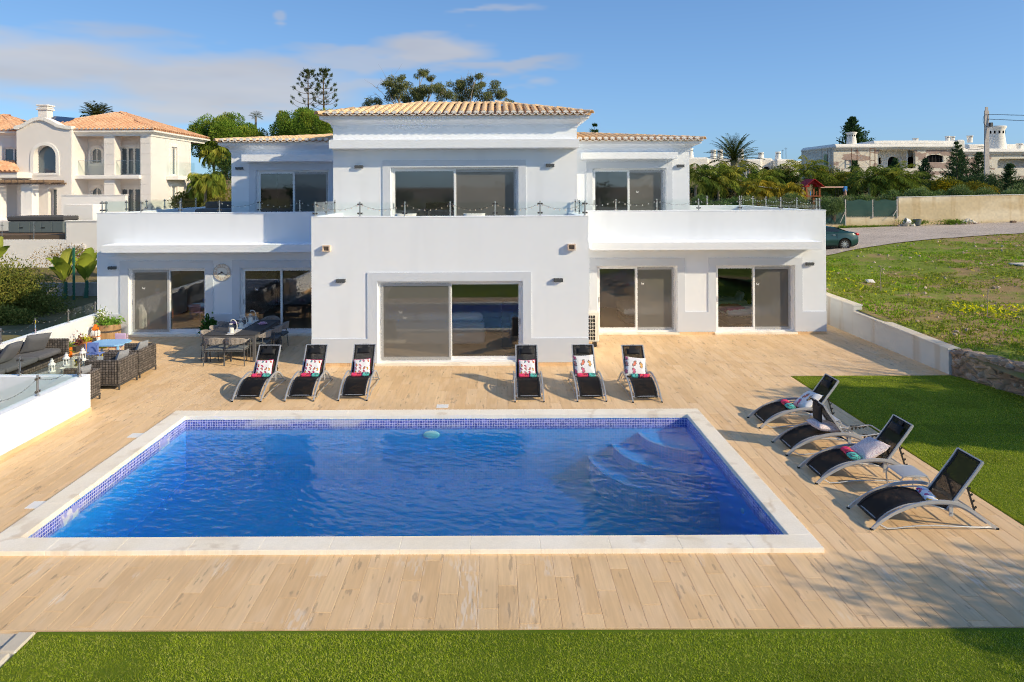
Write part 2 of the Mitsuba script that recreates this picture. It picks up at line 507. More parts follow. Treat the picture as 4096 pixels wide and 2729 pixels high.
def sweep(points, ra, rb=None, sides=8, up=(0, 0, 1), square=False, closed=False, radii=None, caps=True):
    """A tube (or flat bar) along the points; ra across, rb along 'up'."""
    P = np.asarray(points, float)
    n = len(P)
    rb = ra if rb is None else rb
    if square:
        ring = np.array([(-1, -1), (1, -1), (1, 1), (-1, 1)], float)
    else:
        t = np.arange(sides) * 2 * PI / sides
        ring = np.stack([np.cos(t), np.sin(t)], 1)
    k = len(ring)
    V = []
    for i in range(n):
        if closed:
            d = P[(i + 1) % n] - P[i - 1]
        else:
            d = P[min(i + 1, n - 1)] - P[max(i - 1, 0)]
        d = d / (np.linalg.norm(d) + 1e-12)
        u = np.asarray(up, float)
        if abs(d @ u) > .98:
            u = np.array([1., 0, 0]) if abs(d[0]) < .9 else np.array([0, 1., 0])
        s = np.cross(d, u)
        s /= np.linalg.norm(s)
        w = np.cross(s, d)
        f = 1 if radii is None else radii[i]
        V.append(P[i] + f * (ring[:, :1] * ra * s + ring[:, 1:] * rb * w))
    V = np.vstack(V)
    F = []
    m = n if closed else n - 1
    for i in range(m):
        a, b = i * k, ((i + 1) % n) * k
        for j in range(k):
            j2 = (j + 1) % k
            F += [(a + j, a + j2, b + j2), (a + j, b + j2, b + j)]
    if caps and not closed:
        for j in range(1, k - 1):
            F.append((0, j + 1, j))
            F.append(((n - 1) * k, (n - 1) * k + j, (n - 1) * k + j + 1))
    return trimesh.Trimesh(V, np.array(F), process=False)


def lathe(profile, sides=20, center=(0, 0, 0)):
    pr = np.asarray(profile, float)
    t = np.arange(sides) * 2 * PI / sides
    V = np.vstack([np.stack([r * np.cos(t), r * np.sin(t), np.full(sides, z)], 1) for r, z in pr]) + np.asarray(center)
    F = []
    for i in range(len(pr) - 1):
        a, b = i * sides, (i + 1) * sides
        for j in range(sides):
            j2 = (j + 1) % sides
            F += [(a + j, a + j2, b + j2), (a + j, b + j2, b + j)]
    return trimesh.Trimesh(V, np.array(F), process=False)


def polys(g):
    return [q for q in getattr(g, 'geoms', [g]) if q.geom_type == 'Polygon' and q.area > 1e-6]


def flat(poly, z0, z1):
    """A plan polygon standing from z0 to z1."""
    out = []
    for g in polys(poly):
        m = trimesh.creation.extrude_polygon(g, z1 - z0, engine='earcut')
        m.apply_translation([0, 0, z0])
        out.append(m)
    return cat(*out)


def wall_x(poly, y0, y1):
    """A polygon in (x, z) as a wall from y0 to y1."""
    out = []
    for g in polys(poly):
        m = trimesh.creation.extrude_polygon(g, y1 - y0, engine='earcut')
        v = m.vertices
        out.append(trimesh.Trimesh(np.stack([v[:, 0], v[:, 2] + y0, v[:, 1]], 1), m.faces[:, ::-1], process=False))
    return cat(*out)


def wall_y(poly, x0, x1):
    """A polygon in (y, z) as a wall from x0 to x1."""
    out = []
    for g in polys(poly):
        m = trimesh.creation.extrude_polygon(g, x1 - x0, engine='earcut')
        v = m.vertices
        out.append(trimesh.Trimesh(np.stack([v[:, 2] + x0, v[:, 0], v[:, 1]], 1), m.faces.copy(), process=False))
    return cat(*out)


def quad_xz(x0, x1, z0, z1, y):
    return trimesh.Trimesh([(x0, y, z0), (x1, y, z0), (x1, y, z1), (x0, y, z1)], [(0, 1, 2), (0, 2, 3)], process=False)


def grid_sheet(x0, x1, nx, y0, y1, ny, h):
    X, Y = np.meshgrid(np.linspace(x0, x1, nx), np.linspace(y0, y1, ny), indexing='ij')
    V = np.stack([X.ravel(), Y.ravel(), h(X, Y).ravel()], 1)
    i = np.arange(nx * ny).reshape(nx, ny)
    a, b, c, d = i[:-1, :-1].ravel(), i[1:, :-1].ravel(), i[1:, 1:].ravel(), i[:-1, 1:].ravel()
    return trimesh.Trimesh(V, np.vstack([np.stack([a, b, c], 1), np.stack([a, c, d], 1)]), process=False)


def ss(a, b, x):
    t = np.clip((np.asarray(x, float) - a) / (b - a), 0, 1)
    return t * t * (3 - 2 * t)


def nz(x, y, s=1.0, seed=0, oct=4):
    x, y = np.broadcast_arrays(np.asarray(x, float), np.asarray(y, float))
    return meshkit.fbm(np.stack([x * s, y * s, np.zeros_like(x)], -1), oct, seed)


def spline(pts, n):
    """A smooth curve through the points."""
    P = np.asarray(pts, float)
    from scipy.interpolate import CubicSpline
    s = np.r_[0, np.cumsum(np.linalg.norm(np.diff(P, axis=0), axis=1))]
    return CubicSpline(s, P)(np.linspace(0, s[-1], n))


def unit(v):
    return v / (np.linalg.norm(v, axis=-1, keepdims=True) + 1e-12)


# ---------------------------------------------------------------- foliage helpers


def leaf_quads(P, N, L, W, rs, tone, jitter=.35, droop=0.0, up=0.0):
    """Pointed leaves at P growing along N (with jitter), length L, width W; returns mesh and vertex colours."""
    n = len(P)
    d = unit(N + rs.normal(0, jitter, (n, 3)) + [0, 0, up])
    s = unit(np.cross(d, unit(rs.normal(0, 1, (n, 3)))))
    l = L * rs.uniform(.65, 1.25, (n, 1))
    w = W * rs.uniform(.7, 1.2, (n, 1))
    tip = P + d * l - np.array([0, 0, 1]) * droop * l
    mid = P + d * l * .5
    V = np.stack([P, mid + s * w * .5, tip, mid - s * w * .5], 1).reshape(-1, 3)
    i = np.arange(n)[:, None] * 4
    F = np.concatenate([i + [0, 1, 2], i + [0, 2, 3]], 0)
    tone = np.asarray(tone, float)
    if tone.ndim == 1:
        tone = tone[None]
    pick = np.minimum(tone[rs.integers(0, len(tone), n)] * rs.uniform(.72, 1.28, (n, 1)) * 1.6, .8)
    return trimesh.Trimesh(V, F, process=False), np.repeat(pick, 4, 0)


def join_leaves(parts):
    return cat(*[p[0] for p in parts]), np.vstack([p[1] for p in parts])


def blob_points(c, r, n, rs, shell=.55):
    """Points through an ellipsoid, thicker towards its outside; and their outward directions."""
    d = unit(rs.normal(0, 1, (n, 3)))
    q = (shell + (1 - shell) * rs.uniform(0, 1, (n, 1)) ** .6) * (1 + .18 * (meshkit.noise(d * 2.2 + np.asarray(c) * .37, 5)[:, None] - .5) * 2)
    return np.asarray(c) + d * q * np.asarray(r), unit(d * np.asarray(r)[::1] ** 0 / np.asarray(r))


def limb(a, b, r0, r1, rs, wob=.06, n=6, sides=6):
    t = np.linspace(0, 1, n)[:, None]
    L = np.linalg.norm(np.subtract(b, a))
    P = np.asarray(a) * (1 - t) + np.asarray(b) * t + rs.normal(0, wob * L / 3, (n, 3)) * np.sin(t * PI)
    return sweep(P, 1, 1, sides, radii=np.linspace(r0, r1, n))


GREEN_PINE = [(0.085, 0.162, 0.027), (0.114, 0.19, 0.034), (0.067, 0.133, 0.027), (0.162, 0.218, 0.038)]
GREEN_PALM = [(0.105, 0.15, 0.033), (0.15, 0.18, 0.038), (0.083, 0.128, 0.03)]
GREEN_OLEANDER = [(0.098, 0.15, 0.045), (0.128, 0.18, 0.068), (0.075, 0.12, 0.038), (0.165, 0.195, 0.09)]
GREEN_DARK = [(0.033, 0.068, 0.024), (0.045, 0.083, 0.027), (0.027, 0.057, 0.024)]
GREEN_EUC = [(0.119, 0.133, 0.049), (0.091, 0.112, 0.042), (0.154, 0.161, 0.07)]
YELLOWISH = [(.20, .17, .02), (.26, .20, .025), (.14, .14, .022)]
HEDGE = [(0.12, 0.136, 0.029), (0.16, 0.16, 0.035), (0.08, 0.104, 0.024), (0.208, 0.192, 0.048)]
BANANA = [(.32, .38, .05), (.40, .42, .08), (.25, .32, .045)]

# ---------------------------------------------------------------- the ground


def ground_h(X, Y):
    X, Y = np.asarray(X, float), np.asarray(Y, float)
    b = -.35 + 3.5 * ss(34, 52, Y) + 2.6 * ss(52, 92, Y) + 1.2 * ss(90, 140, Y) + 2.0 * ss(-60, -160, Y)
    b = b - 2.2 * ss(36, 48, Y) * ss(10, 22, X) * (1 - ss(50.5, 56, Y)) - 1.0 * ss(34, 40, Y) * ss(8, 14, X) * (1 - ss(46, 51, Y))
    inside = ss(-13.6, -12.7, X) * (1 - ss(11.6, 13.0, X)) * ss(3, 7, Y) * (1 - ss(27, 30, Y))
    return b * (1 - inside) - 2.4 * inside + .18 * (nz(X, Y, .12, 4) - .5)


def field_h(X, Y):
    X, Y = np.asarray(X, float), np.asarray(Y, float)
    b = .62 + .04 * (np.minimum(Y, 40) - 18) + .03 * np.maximum(X - 16, 0)
    b = b - .25 * ss(14.5, 8, Y)
    return b + .16 * (nz(X, Y, .22, 3) - .5) + .10 * (nz(X, Y, .9, 8) - .5)


struct('ground', grid_sheet(-160, 160, 161, -160, 320, 161, ground_h), 'soil', True, 'dry garden ground around the two villas')
# the rough field that rises on the right, up to the road, and the road itself
road_lo = np.array([(10, 33.8), (16.6, 35), (19.5, 37.0), (22.2, 38.6), (26, 40.0), (31, 41.2), (45, 42.5), (70, 42.5)], float)


def road_edge(x):
    return np.interp(x, road_lo[:, 0], road_lo[:, 1])


def field_mesh():
    nx, ny = 150, 110
    t = np.linspace(0, 1, ny)
    xs = np.r_[np.linspace(11.62, 34, 110), np.linspace(34.6, 70, 40)]
    V = []
    for x in xs:
        ys = -10 + (road_edge(x) + 10) * (1 - (1 - t) ** 1.35)
        V.append(np.stack([np.full(ny, x), ys, field_h(x, ys)], 1))
    V = np.array(V)
    i = np.arange(nx * ny).reshape(nx, ny)
    a, b, c, d = i[:-1, :-1].ravel(), i[1:, :-1].ravel(), i[1:, 1:].ravel(), i[:-1, 1:].ravel()
    return trimesh.Trimesh(V.reshape(-1, 3), np.vstack([np.stack([a, b, c], 1), np.stack([a, c, d], 1)]), process=False)


struct('field', field_mesh(), 'field_soil', True, 'rough weedy field rising to the road')


def road_h(x, y):
    return field_h(x, road_edge(x)) + .03 + (y - road_edge(x)) * .006


def road_mesh():
    xs = np.linspace(9, 70, 90)
    V = []
    for x in xs:
        ys = np.linspace(road_edge(x) - .15, 49.95, 14)
        base = .65 + .88 + .03 * max(x - 16, 0)
        t = (ys - ys[0]) / (ys[-1] - ys[0])
        V.append(np.stack([np.full(14, x), ys, (field_h(x, road_edge(x)) + .04) * (1 - t) + (base + .03) * t], 1))
    V = np.array(V)
    i = np.arange(90 * 14).reshape(90, 14)
    a, b, c, d = i[:-1, :-1].ravel(), i[1:, :-1].ravel(), i[1:, 1:].ravel(), i[:-1, 1:].ravel()
    return trimesh.Trimesh(V.reshape(-1, 3), np.vstack([np.stack([a, b, c], 1), np.stack([a, c, d], 1)]), process=False)


struct('road', road_mesh(), 'cobble', True, 'pale cobbled road curving behind the villa')

# grass tufts, clover and yellow flowers of the field: nobody could count them
rs = np.random.default_rng(11)


def field_tufts():
    n = 42000
    x = 11.7 + 30 * rs.uniform(0, 1, n) ** 1.3
    y = rs.uniform(8, 42, n)
    ok = (y < road_edge(x) - .2) & (x > np.interp(y, [10, 13.8, 15.6, 16.9, 17.7], [15.2, 13.3, 12.75, 12.4, 11.9]))
    dens = nz(x, y, .33, 8) * .6 + nz(x, y, 1.1, 2) * .4
    ok &= rs.uniform(0, 1, n) < ss(.40, .60, dens) * (1 - .6 * ss(22, 32, x)) + .03
    x, y = x[ok], y[ok]
    P0 = np.stack([x, y, field_h(x, y) - .01], 1)
    k = 5
    P = np.repeat(P0, k, 0) + rs.normal(0, .05, (len(P0) * k, 3)) * [1, 1, 0]
    g = np.repeat(nz(x, y, .45, 12), k)
    m, c = leaf_quads(P, np.tile([0, 0, 1.0], (len(P), 1)), .095, .032, rs, [(.16, .21, .022), (.20, .23, .03), (.13, .185, .018), (.21, .21, .04)], .75)
    lush = np.repeat(ss(.42, .62, g), 4)[:, None]
    c = c * (1 - lush) + c * np.array([.85, 1.2, .6]) * lush
    return m, c


m_, c_ = field_tufts()
single('weeds', 'short green weeds and grass over the rough field', 'weeds', m_, 'leaf', color=c_, kind='stuff')


def flowers():
    spots = []
    for cx, cy, sx, sy, n in ((15.6, 21.6, .8, .35, 150), (16.4, 19.4, .7, .3, 70), (13.0, 30, .8, 1.2, 60), (17, 28, 3.5, 3.0, 40), (22, 35, 4, 2, 30), (13.4, 26, .8, 1.0, 25)):
        spots.append(np.stack([rs.normal(cx, sx, n), rs.normal(cy, sy, n)], 1))
    q = np.vstack(spots)
    q = q[(q[:, 0] > 11.8) & (q[:, 1] < road_edge(q[:, 0]) - .3)]
    P = np.repeat(np.stack([q[:, 0], q[:, 1], field_h(q[:, 0], q[:, 1]) + rs.uniform(.08, .2, len(q))], 1), 4, 0)
    return leaf_quads(P, np.tile([0, 0, .35], (len(P), 1)), .055, .05, rs, [(.62, .50, .01), (.70, .58, .02), (.50, .46, .02)], 1.0)


m_, c_ = flowers()
single('wildflowers', 'small yellow wildflowers scattered in the field grass', 'wildflowers', m_, 'leaf', color=c_, kind='stuff')


def pebbles():
    q = np.stack([rs.uniform(12, 34, 420), rs.uniform(12, 40, 420)], 1)
    q = q[q[:, 1] < road_edge(q[:, 0]) - .4]
    ico = trimesh.creation.icosphere(1)
    out, col = [], []
    for x, y in q:
        s = rs.uniform(.02, .07)
        v = ico.vertices * (s * rs.uniform(.6, 1.3, 3)) * (1 + .25 * rs.normal(0, 1, (len(ico.vertices), 1)) * .5)
        out.append(trimesh.Trimesh(v + [x, y, float(field_h(x, y)) + s * .3], ico.faces, process=False))
        col.append(np.tile(np.array([.55, .44, .33]) * rs.uniform(.6, 1.25), (len(v), 1)))
    return cat(*out), np.vstack(col)


m_, c_ = pebbles()
single('field_stones', 'scattered pale stones lying in the field', 'stones', m_, 'tint', color=c_, kind='stuff')

# lawns: a sheet of turf and its blades
LAWN = Polygon([(-5.0, -22), (30, -22), (30, 6.2), (12.6, 13), (12.2, 15.4), (11.72, 16.9), (11.5, 17.62), (7.43, 17.62), (7.43, 7.56), (-5.0, 7.56)])
struct('lawn', flat(LAWN, -.25, -.006), 'turf', False, 'short green lawn around the terrace')


def turf_patch(n, size, seed, h=.034, w=.0055):
    r = np.random.default_rng(seed)
    P = np.stack([r.uniform(0, size, n), r.uniform(0, size, n), np.zeros(n)], 1)
    d = unit(np.stack([r.normal(0, .55, n), r.normal(0, .55, n), np.ones(n)], 1))
    s = unit(np.cross(d, unit(r.normal(0, 1, (n, 3)))))
    L = h * r.uniform(.6, 1.3, (n, 1))
    V = np.stack([P - s * w * .5, P + s * w * .5, P + d * L + np.array([0, 0, -.15]) * L], 1).reshape(-1, 3)
    tone = np.array([(.36, .46, .028), (.43, .50, .05), (.28, .38, .022), (.52, .54, .15)])[r.integers(0, 4, n)] * r.uniform(.8, 1.2, (n, 1))
    return trimesh.Trimesh(V, np.arange(3 * n).reshape(-1, 3), process=False), np.repeat(tone, 3, 0)


GS = .5
for k in range(6):
    m_, c_ = turf_patch(1700 + 60 * k, GS, 40 + k, .024 + .0025 * k)
    c_ = c_ * (.80, .92, 1.0, 1.05, 1.14, .88)[k]
    scene[f'turf_patch_{"abcdef"[k]}'] = {'type': 'shapegroup', 'blades': mikit.ply(m_, 'blade', False, color=c_)}
labels['grass'] = {'label': 'thick short turf blades of the lawn', 'category': 'grass', 'kind': 'stuff'}
inner = LAWN.buffer(-.01)
k = 0
for ix in range(-11, 30):
    for iy in range(10, 36):
        x, y = ix * GS, iy * GS
        cell = sbox(x, y, x + GS, y + GS)
        if not inner.intersects(cell) or x > .80 * y + 1.5:
            continue
        if inner.contains(cell):
            sx = sy = 1.0
        else:
            b = inner.intersection(cell)
            if b.area < .03:
                continue
            x, y, x2, y2 = b.bounds
            sx, sy = (x2 - x) / GS, (y2 - y) / GS
        k += 1
        if abs(y + GS * sy - 7.55) < .02 and x < 7.4:
            sy += float(rs.uniform(.02, .13))
        q = rs.integers(0, 4) if sx == sy == 1 else 0
        M = T().translate([x + GS / 2 * sx, y + GS / 2 * sy, -.008]).scale([sx, sy, 1]).rotate([0, 0, 1], 90 * int(q)).translate([-GS / 2, -GS / 2, 0])
        scene[f'grass__{k:03d}'] = {'type': 'instance', 'to_world': M, 'shapegroup': {'type': 'ref', 'id': f'turf_patch_{"abcdef"[int(np.clip(6 * nz(x, y, .9, 31, 2) + rs.normal(0, .7), 0, 5))]}'}}

# ---------------------------------------------------------------- the terrace of wood-look tiles
PX0, PX1, PY0, PY1 = -6.5, 3.96, 9.48, 14.52          # water opening
CX0, CX1, CY0, CY1 = -6.86, 4.28, 9.12, 14.88          # outside of the coping
deck_area = Polygon([(-8.8, 7.58), (7.42, 7.58), (7.42, 17.64), (11.5, 17.64), (11.5, 26), (10.72, 26), (10.72, 22.63), (2.48, 22.63), (2.48, 18.79), (-5.0, 18.79), (-5.0, 22.63),
                     (-12.76, 22.63), (-12.76, 15.06), (-8.8, 15.06)])
deck_area = deck_area.difference(sbox(CX0, CY0, CX1, CY1))
deck = struct('deck', flat(deck_area, -.3, -.0045), 'grout', False, 'sunlit terrace paved with wood-look planks')
planks = []
for r in range(int(-13 / .235), int(12 / .235) + 1):
    off = (r * .618034) % 1.0 * 1.2
    for c in range(int(6.5 / 1.2), int(28 / 1.2) + 1):
        b = sbox(r * .235 + .003, c * 1.2 - off + .003, (r + 1) * .235 - .003, (c + 1) * 1.2 - off - .003)
        if b.bounds[2] < -12.8:
            continue
        g = b.intersection(deck_area)
        if g.area < .004:
            continue
        planks.append((math.hypot(g.centroid.x, g.centroid.y), g))
planks.sort(key=lambda t: t[0])
rest = []
for i, (_, g) in enumerate(planks):
    for q in polys(g):
        x0, y0, x1, y1 = q.bounds
        m = bx(x0, x1, y0, y1, -.02, 0, .0018) if abs((x1 - x0) * (y1 - y0) - q.area) < 1e-5 and i < 300 else (bx(x0, x1, y0, y1, -.02, 0) if abs((x1 - x0) * (y1 - y0) - q.area) < 1e-5 else flat(q, -.02, 0))
        if i < 300:
            part('deck', 'plank', m, 'deck_tile')
        else:
            rest.append(m)
part('deck', 'far_planks', cat(*rest), 'deck_tile', kind='stuff')
for x, y in ((-7.03, 13.56), (-6.99, 10.59), (-1.2, 15.3)):
    part('deck', 'skimmer_lid', bx(x - .13, x + .13, y - .12, y + .12, -.01, .006, .003), 'white_plastic')

# ---------------------------------------------------------------- the pool
pool = thing('swimming_pool', 'rectangular swimming pool with blue mosaic and pale stone coping', 'swimming pool')
WZ = -.13


def slab(x0, x1, y0, y1):
    return bx(x0 + .0008, x1 - .0008, y0 + .0008, y1 - .0008, -.02, .062, .004)


def run(a, b, step):
    n = max(1, round((b - a) / step))
    return [(a + (b - a) * i / n, a + (b - a) * (i + 1) / n) for i in range(n)]


for a, b in run(CX0, CX1, .92):
    part(pool, 'coping_slab', slab(a, b, CY0, PY0), 'limestone')
    part(pool, 'coping_slab', slab(a, b, PY1, CY1), 'limestone')
for a, b in run(PY0, PY1, .92):
    part(pool, 'coping_slab', slab(CX0, PX0, a, b), 'limestone')
    part(pool, 'coping_slab', slab(PX1, CX1, a, b), 'limestone')
part(pool, 'riser', flat(sbox(CX0 + .02, CY0 + .02, CX1 - .02, CY1 - .02).difference(sbox(PX0 - .02, PY0 - .02, PX1 + .02, PY1 + .02)), -.3, -.02), 'deck_tile')
DZ = -1.28
basin = cat(flat(sbox(PX0 - .1, PY0 - .1, PX1 + .1, PY1 + .1), DZ - .1, DZ),
            flat(sbox(PX0 - .1, PY0 - .1, PX1 + .1, PY1 + .1).difference(sbox(PX0 + .012, PY0 + .012, PX1 - .012, PY1 - .012)), DZ, -.021))
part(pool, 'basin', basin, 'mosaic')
for i, r in enumerate((1.0, 1.55, 2.05)):
    a = np.linspace(0, PI / 2, 18)
    pts = [(PX1, PY1)] + [(PX1 - r * math.cos(t), PY1 - r * 1.05 * math.sin(t)) for t in a]
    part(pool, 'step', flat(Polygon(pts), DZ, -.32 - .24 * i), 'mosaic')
    part(pool, 'step_nosing', flat(LineString(pts[1:]).buffer(.03).intersection(sbox(PX0, PY0, PX1 - .013, PY1 - .013)), -.32 - .24 * i, -.312 - .24 * i), 'nosing')
for y in (10.35, 13.35):
    part(pool, 'skimmer', bx(PX0 - .03, PX0 + .02, y, y + .42, -.24, -.05), 'skimmer_stone')
part(pool, 'pool_light', place(lathe([(.0, .035), (.12, .03), (.17, .012), (.175, 0)], 24), tr(-1.37, PY1 - .015, -.35) @ np.diag([1, 1, .5, 1]) @ rot((1, 0, 0), 90)), 'pool_lamp', 30)
part(pool, 'inlet', place(lathe([(.0, .02), (.03, .02), (.05, 0)], 12), tr(PX1 - .012, 11.2, -.42) @ rot((0, 1, 0), -90)), 'pool_lamp')


def water_h(X, Y):
    X0, Y0 = X, Y
    X = X0 + .25 * nz(X0, Y0, .9, 3, 2)
    Y = Y0 + .25 * nz(X0, Y0, .9, 5, 2)
    act = .45 + 1.1 * nz(X0, Y0, .28, 15, 3)
    w = .006 * (nz(X, Y * 1.5, 1.6, 2, 2) - .5) + .0075 * act * (nz(X * .8 + Y * .35, Y * 1.3, 5.0, 7, 2) - .5) + 0.0090 * act * (nz(X + .5 * Y, Y * 1.2, 10.0, 9, 2) - .5)
    return WZ + w


water = struct('water', grid_sheet(PX0 + .012, PX1 - .012, 520, PY0 + .012, PY1 - .012, 260, water_h), 'pool_water', True, 'clear blue pool water with small ripples')

part('water', 'depth', bx(PX0 + .014, PX1 - .014, PY0 + .014, PY1 - .014, DZ + .002, WZ - .025), 'boundary', kind='stuff', interior={'type': 'ref', 'id': 'water_depth'})

# lower yard left of the lawn and its stone edging
edge_pts = [(-5.0, 7.56), (-5.03, 7.2), (-4.99, 6.9), (-5.05, 6.5), (-5.0, 6.0), (-5.08, 5.2), (-5.0, 4)]
edging = thing('lawn_edging', 'rough pale stones edging the front lawn', 'edging')
for i, ((xa, ya), (xb, yb)) in enumerate(zip(edge_pts[:-1], edge_pts[1:])):
    part(edging, 'stone', bx(xa - .20 - .03 * (i % 2), xa, yb + .01, ya - .01, -.3, .012 + .01 * (i % 3), .02), 'old_white')
single('terrace_plinth', 'weathered white plinth wall below the terrace corner', 'plinth', bx(-9.0, -5.22, 7.38, 7.575, -1.2, -.03), 'old_white')
m_, c_ = leaf_quads(np.stack([rs.uniform(-6.6, -5.3, 900), rs.uniform(6.2, 7.35, 900), np.full(900, -.55)], 1), np.tile([0, 0, 1.], (900, 1)), .35, .02, rs, [(.42, .30, .10), (.30, .22, .09), (.20, .18, .05)], .6)
single('dry_grass', 'straw coloured dry grass in the gap beside the lawn', 'dry grass', m_, 'leaf', color=c_, kind='stuff')
struct('gap_soil', bx(-9, -5.2, 2, 7.38, -.75, -.55), 'soil', False, 'dark soil in the gap beside the lawn')

# ---------------------------------------------------------------- low white walls of the terrace with their glass
def rail(name, label, pts, zbase, h=.40, group='glass balustrades with steel posts', lights=None, both=True):
    """A run of glass panes between steel posts; pts are the post positions."""
    t = thing(name, label, 'balustrade', group)
    pts = [np.array(p, float) for p in pts]
    first = None
    for i, p in enumerate(pts):
        M = T().translate([p[0], p[1], zbase])
        if first is None:
            first = part(t, 'post', cat(sweep([(0, 0, 0), (0, 0, h)], .021, sides=10), lathe([(.045, 0), (.045, .008), (.022, .012)], 12)), 'steel', 40, at=M)
        else:
            dup_part(t, 'post', first, M)
        q = pts[min(i + 1, len(pts) - 1)] - pts[max(i - 1, 0)]
        ang = math.degrees(math.atan2(q[1], q[0]))
        for z in (h * .2, h * .82):
            part(t, 'clamp', bx(-.075, .075, -.016, .016, z - .022, z + .022, .008), 'dark_clip', at=M.rotate([0, 0, 1], ang))
    for a, b in zip(pts[:-1], pts[1:]):
        d = (b - a) / np.linalg.norm(b - a)
        a2, b2 = a + d * .035, b - d * .035
        part(t, 'pane', trimesh.Trimesh([(*a2, zbase + .02), (*b2, zbase + .02), (*b2, zbase + h - .02), (*a2, zbase + h - .02)], [(0, 1, 2), (0, 2, 3)], process=False), 'rail_glass')
    return t


def light_string(name, label, pts, zbase, sag, tone, group='strings of small garden lights', bulbs=8, top=.34, size=1.0):
    t = thing(name, label, 'string lights', group)
    wires, lamps = [], []
    pts = [np.array(p, float) for p in pts]
    for a, b in zip(pts[:-1], pts[1:]):
        s = np.linspace(0, 1, 14)
        z = zbase + top - sag * 4 * s * (1 - s)
        P = np.stack([a[0] + (b[0] - a[0]) * s, a[1] + (b[1] - a[1]) * s, z], 1)
        wires.append(sweep(P, .0035, sides=4))
        for k in range(bulbs):
            u = (k + .5) / bulbs
            p = np.array([a[0] + (b[0] - a[0]) * u, a[1] + (b[1] - a[1]) * u, zbase + top - sag * 4 * u * (1 - u)])
            lamps.append(place(lathe([(.0, 0), (.006, -.004), (.015 * size, -.036 * size), (.0, -.04 * size)], 6), tr(*p)))
    part(t, 'wire', cat(*wires), 'wire_black')
    part(t, 'bulbs', cat(*lamps), tone, 40, kind='stuff')
    return t


def low_wall(name, label, poly, z1, z0=-1.3):
    t = thing(name, label, 'wall')
    part(t, 'wall_body', flat(poly, z0, z1), 'plaster')
    return t


front_wall = low_wall('terrace_wall', 'low white wall with glass rail beside the pool deck', Polygon([(-9.02, 2), (-8.8, 2), (-8.8, 15.07), (-12.75, 15.07), (-12.75, 14.85), (-9.02, 14.85)]), .80)
part(front_wall, 'skirting', flat(Polygon([(-8.798, 7.6), (-8.785, 7.6), (-8.785, 15.085), (-12.6, 15.085), (-12.6, 15.072), (-8.798, 15.072)]), -.002, .085), 'deck_tile')
side_wall = low_wall('terrace_wall', 'low white wall with glass rail behind the rattan sofa', sbox(-12.97, 14.85, -12.75, 22.64), .80)
rail('glass_balustrade', 'glass rail on the white wall nearest the pool', [(-8.91, y) for y in (6.6, 7.9, 9.25, 10.6, 12.05, 13.5, 14.86)], .80)
rail('glass_balustrade', 'glass rail on the short white wall in front of the sofa', [(-8.99, 14.96), (-10.25, 14.96), (-11.5, 14.96), (-12.8, 14.96)], .80)
rail('glass_balustrade', 'glass rail behind the sofa and the barrel planter', [(-12.86, y) for y in (22.3, 20.9, 19.4, 18.05, 16.6, 15.1)], .80)
light_string('string_lights', 'dark wire with tiny lights on the glass rail nearest the pool', [(-8.91, 7.9), (-8.91, 9.25), (-8.91, 10.6), (-8.91, 12.05), (-8.91, 13.5), (-8.91, 14.86)], .80, .16, 'dark_clip', bulbs=8, size=.35)
light_string('string_lights', 'tiny white lights on the glass rail behind the sofa', [(-12.86, y) for y in (22.3, 20.9, 19.4, 18.05, 16.6)], .80, .15, 'white_plastic', bulbs=6, size=.5)
bunting = thing('pastel_bunting', 'small pastel flags hanging on a post behind the sofa', 'bunting')
for i, c in enumerate(('yellow_plastic', 'kid_blue', 'kid_pink')):
    part(bunting, 'flag', place(bx(-.07, .07, -.004, .004, -.04, .04, .003), tr(-12.80, 19.32, 1.12 - i * .12) @ rot((0, 0, 1), -60) @ rot((0, 1, 0), -25)), c)

# ---------------------------------------------------------------- the white villa
villa = thing('white_villa', 'two storey white villa with grey bands, sliding doors and tiled roofs', 'villa')
WY, BY, UY, VY = 22.65, 18.8, 21.35, 24.4       # fronts: wings below, block below, block above, wings above
HX0, HX1, BX0, BX1, VX0, VX1 = -13.0, 10.72, -5.0, 2.48, -9.28, 6.77
FZ = 3.12                                        # upper floor


def wallp(y, x0, x1, z0, z1, holes, t=.28):
    g = sbox(x0, z0, x1, z1)
    for a, b, c, d in holes:
        g = g.difference(sbox(a, c, b, d))
    return wall_x(g, y, y + t)


D_BLOCK = (-3.22, .71, 0.06, 2.28)
D_BLOCKUP = (-3.24, .68, FZ, 5.43)
D_R1, D_R2 = (3.26, 5.88, .06, 2.24), (7.13, 9.70, .06, 2.24)
D_L1, D_L2 = (-11.98, -9.47, .06, 2.22), (-8.35, -5.75, .06, 2.22)
D_VR, D_VL = (3.37, 5.95, FZ, 5.46), (-8.42, -5.86, FZ, 5.44)
part(villa, 'wall', wallp(BY, BX0, BX1, -.2, 4.0, [D_BLOCK]), 'plaster', label='plain white lower wall of the projecting middle block')
part(villa, 'wall', cat(wallp(WY, HX0, BX0 + .3, -.2, 4.0, [D_L1, D_L2])), 'plaster')
part(villa, 'wall', cat(wallp(WY, BX1 - .3, HX1, -.2, 4.0, [D_R1, D_R2])), 'plaster')
part(villa, 'wall', wallp(UY, BX0, BX1, FZ - .3, 6.95, [D_BLOCKUP]), 'plaster')
part(villa, 'wall', wallp(VY, VX0, BX0 + .2, FZ - .3, 6.3, [D_VL]), 'plaster')
part(villa, 'wall', wallp(VY, BX1 - .2, VX1, FZ - .3, 6.3, [D_VR]), 'plaster')
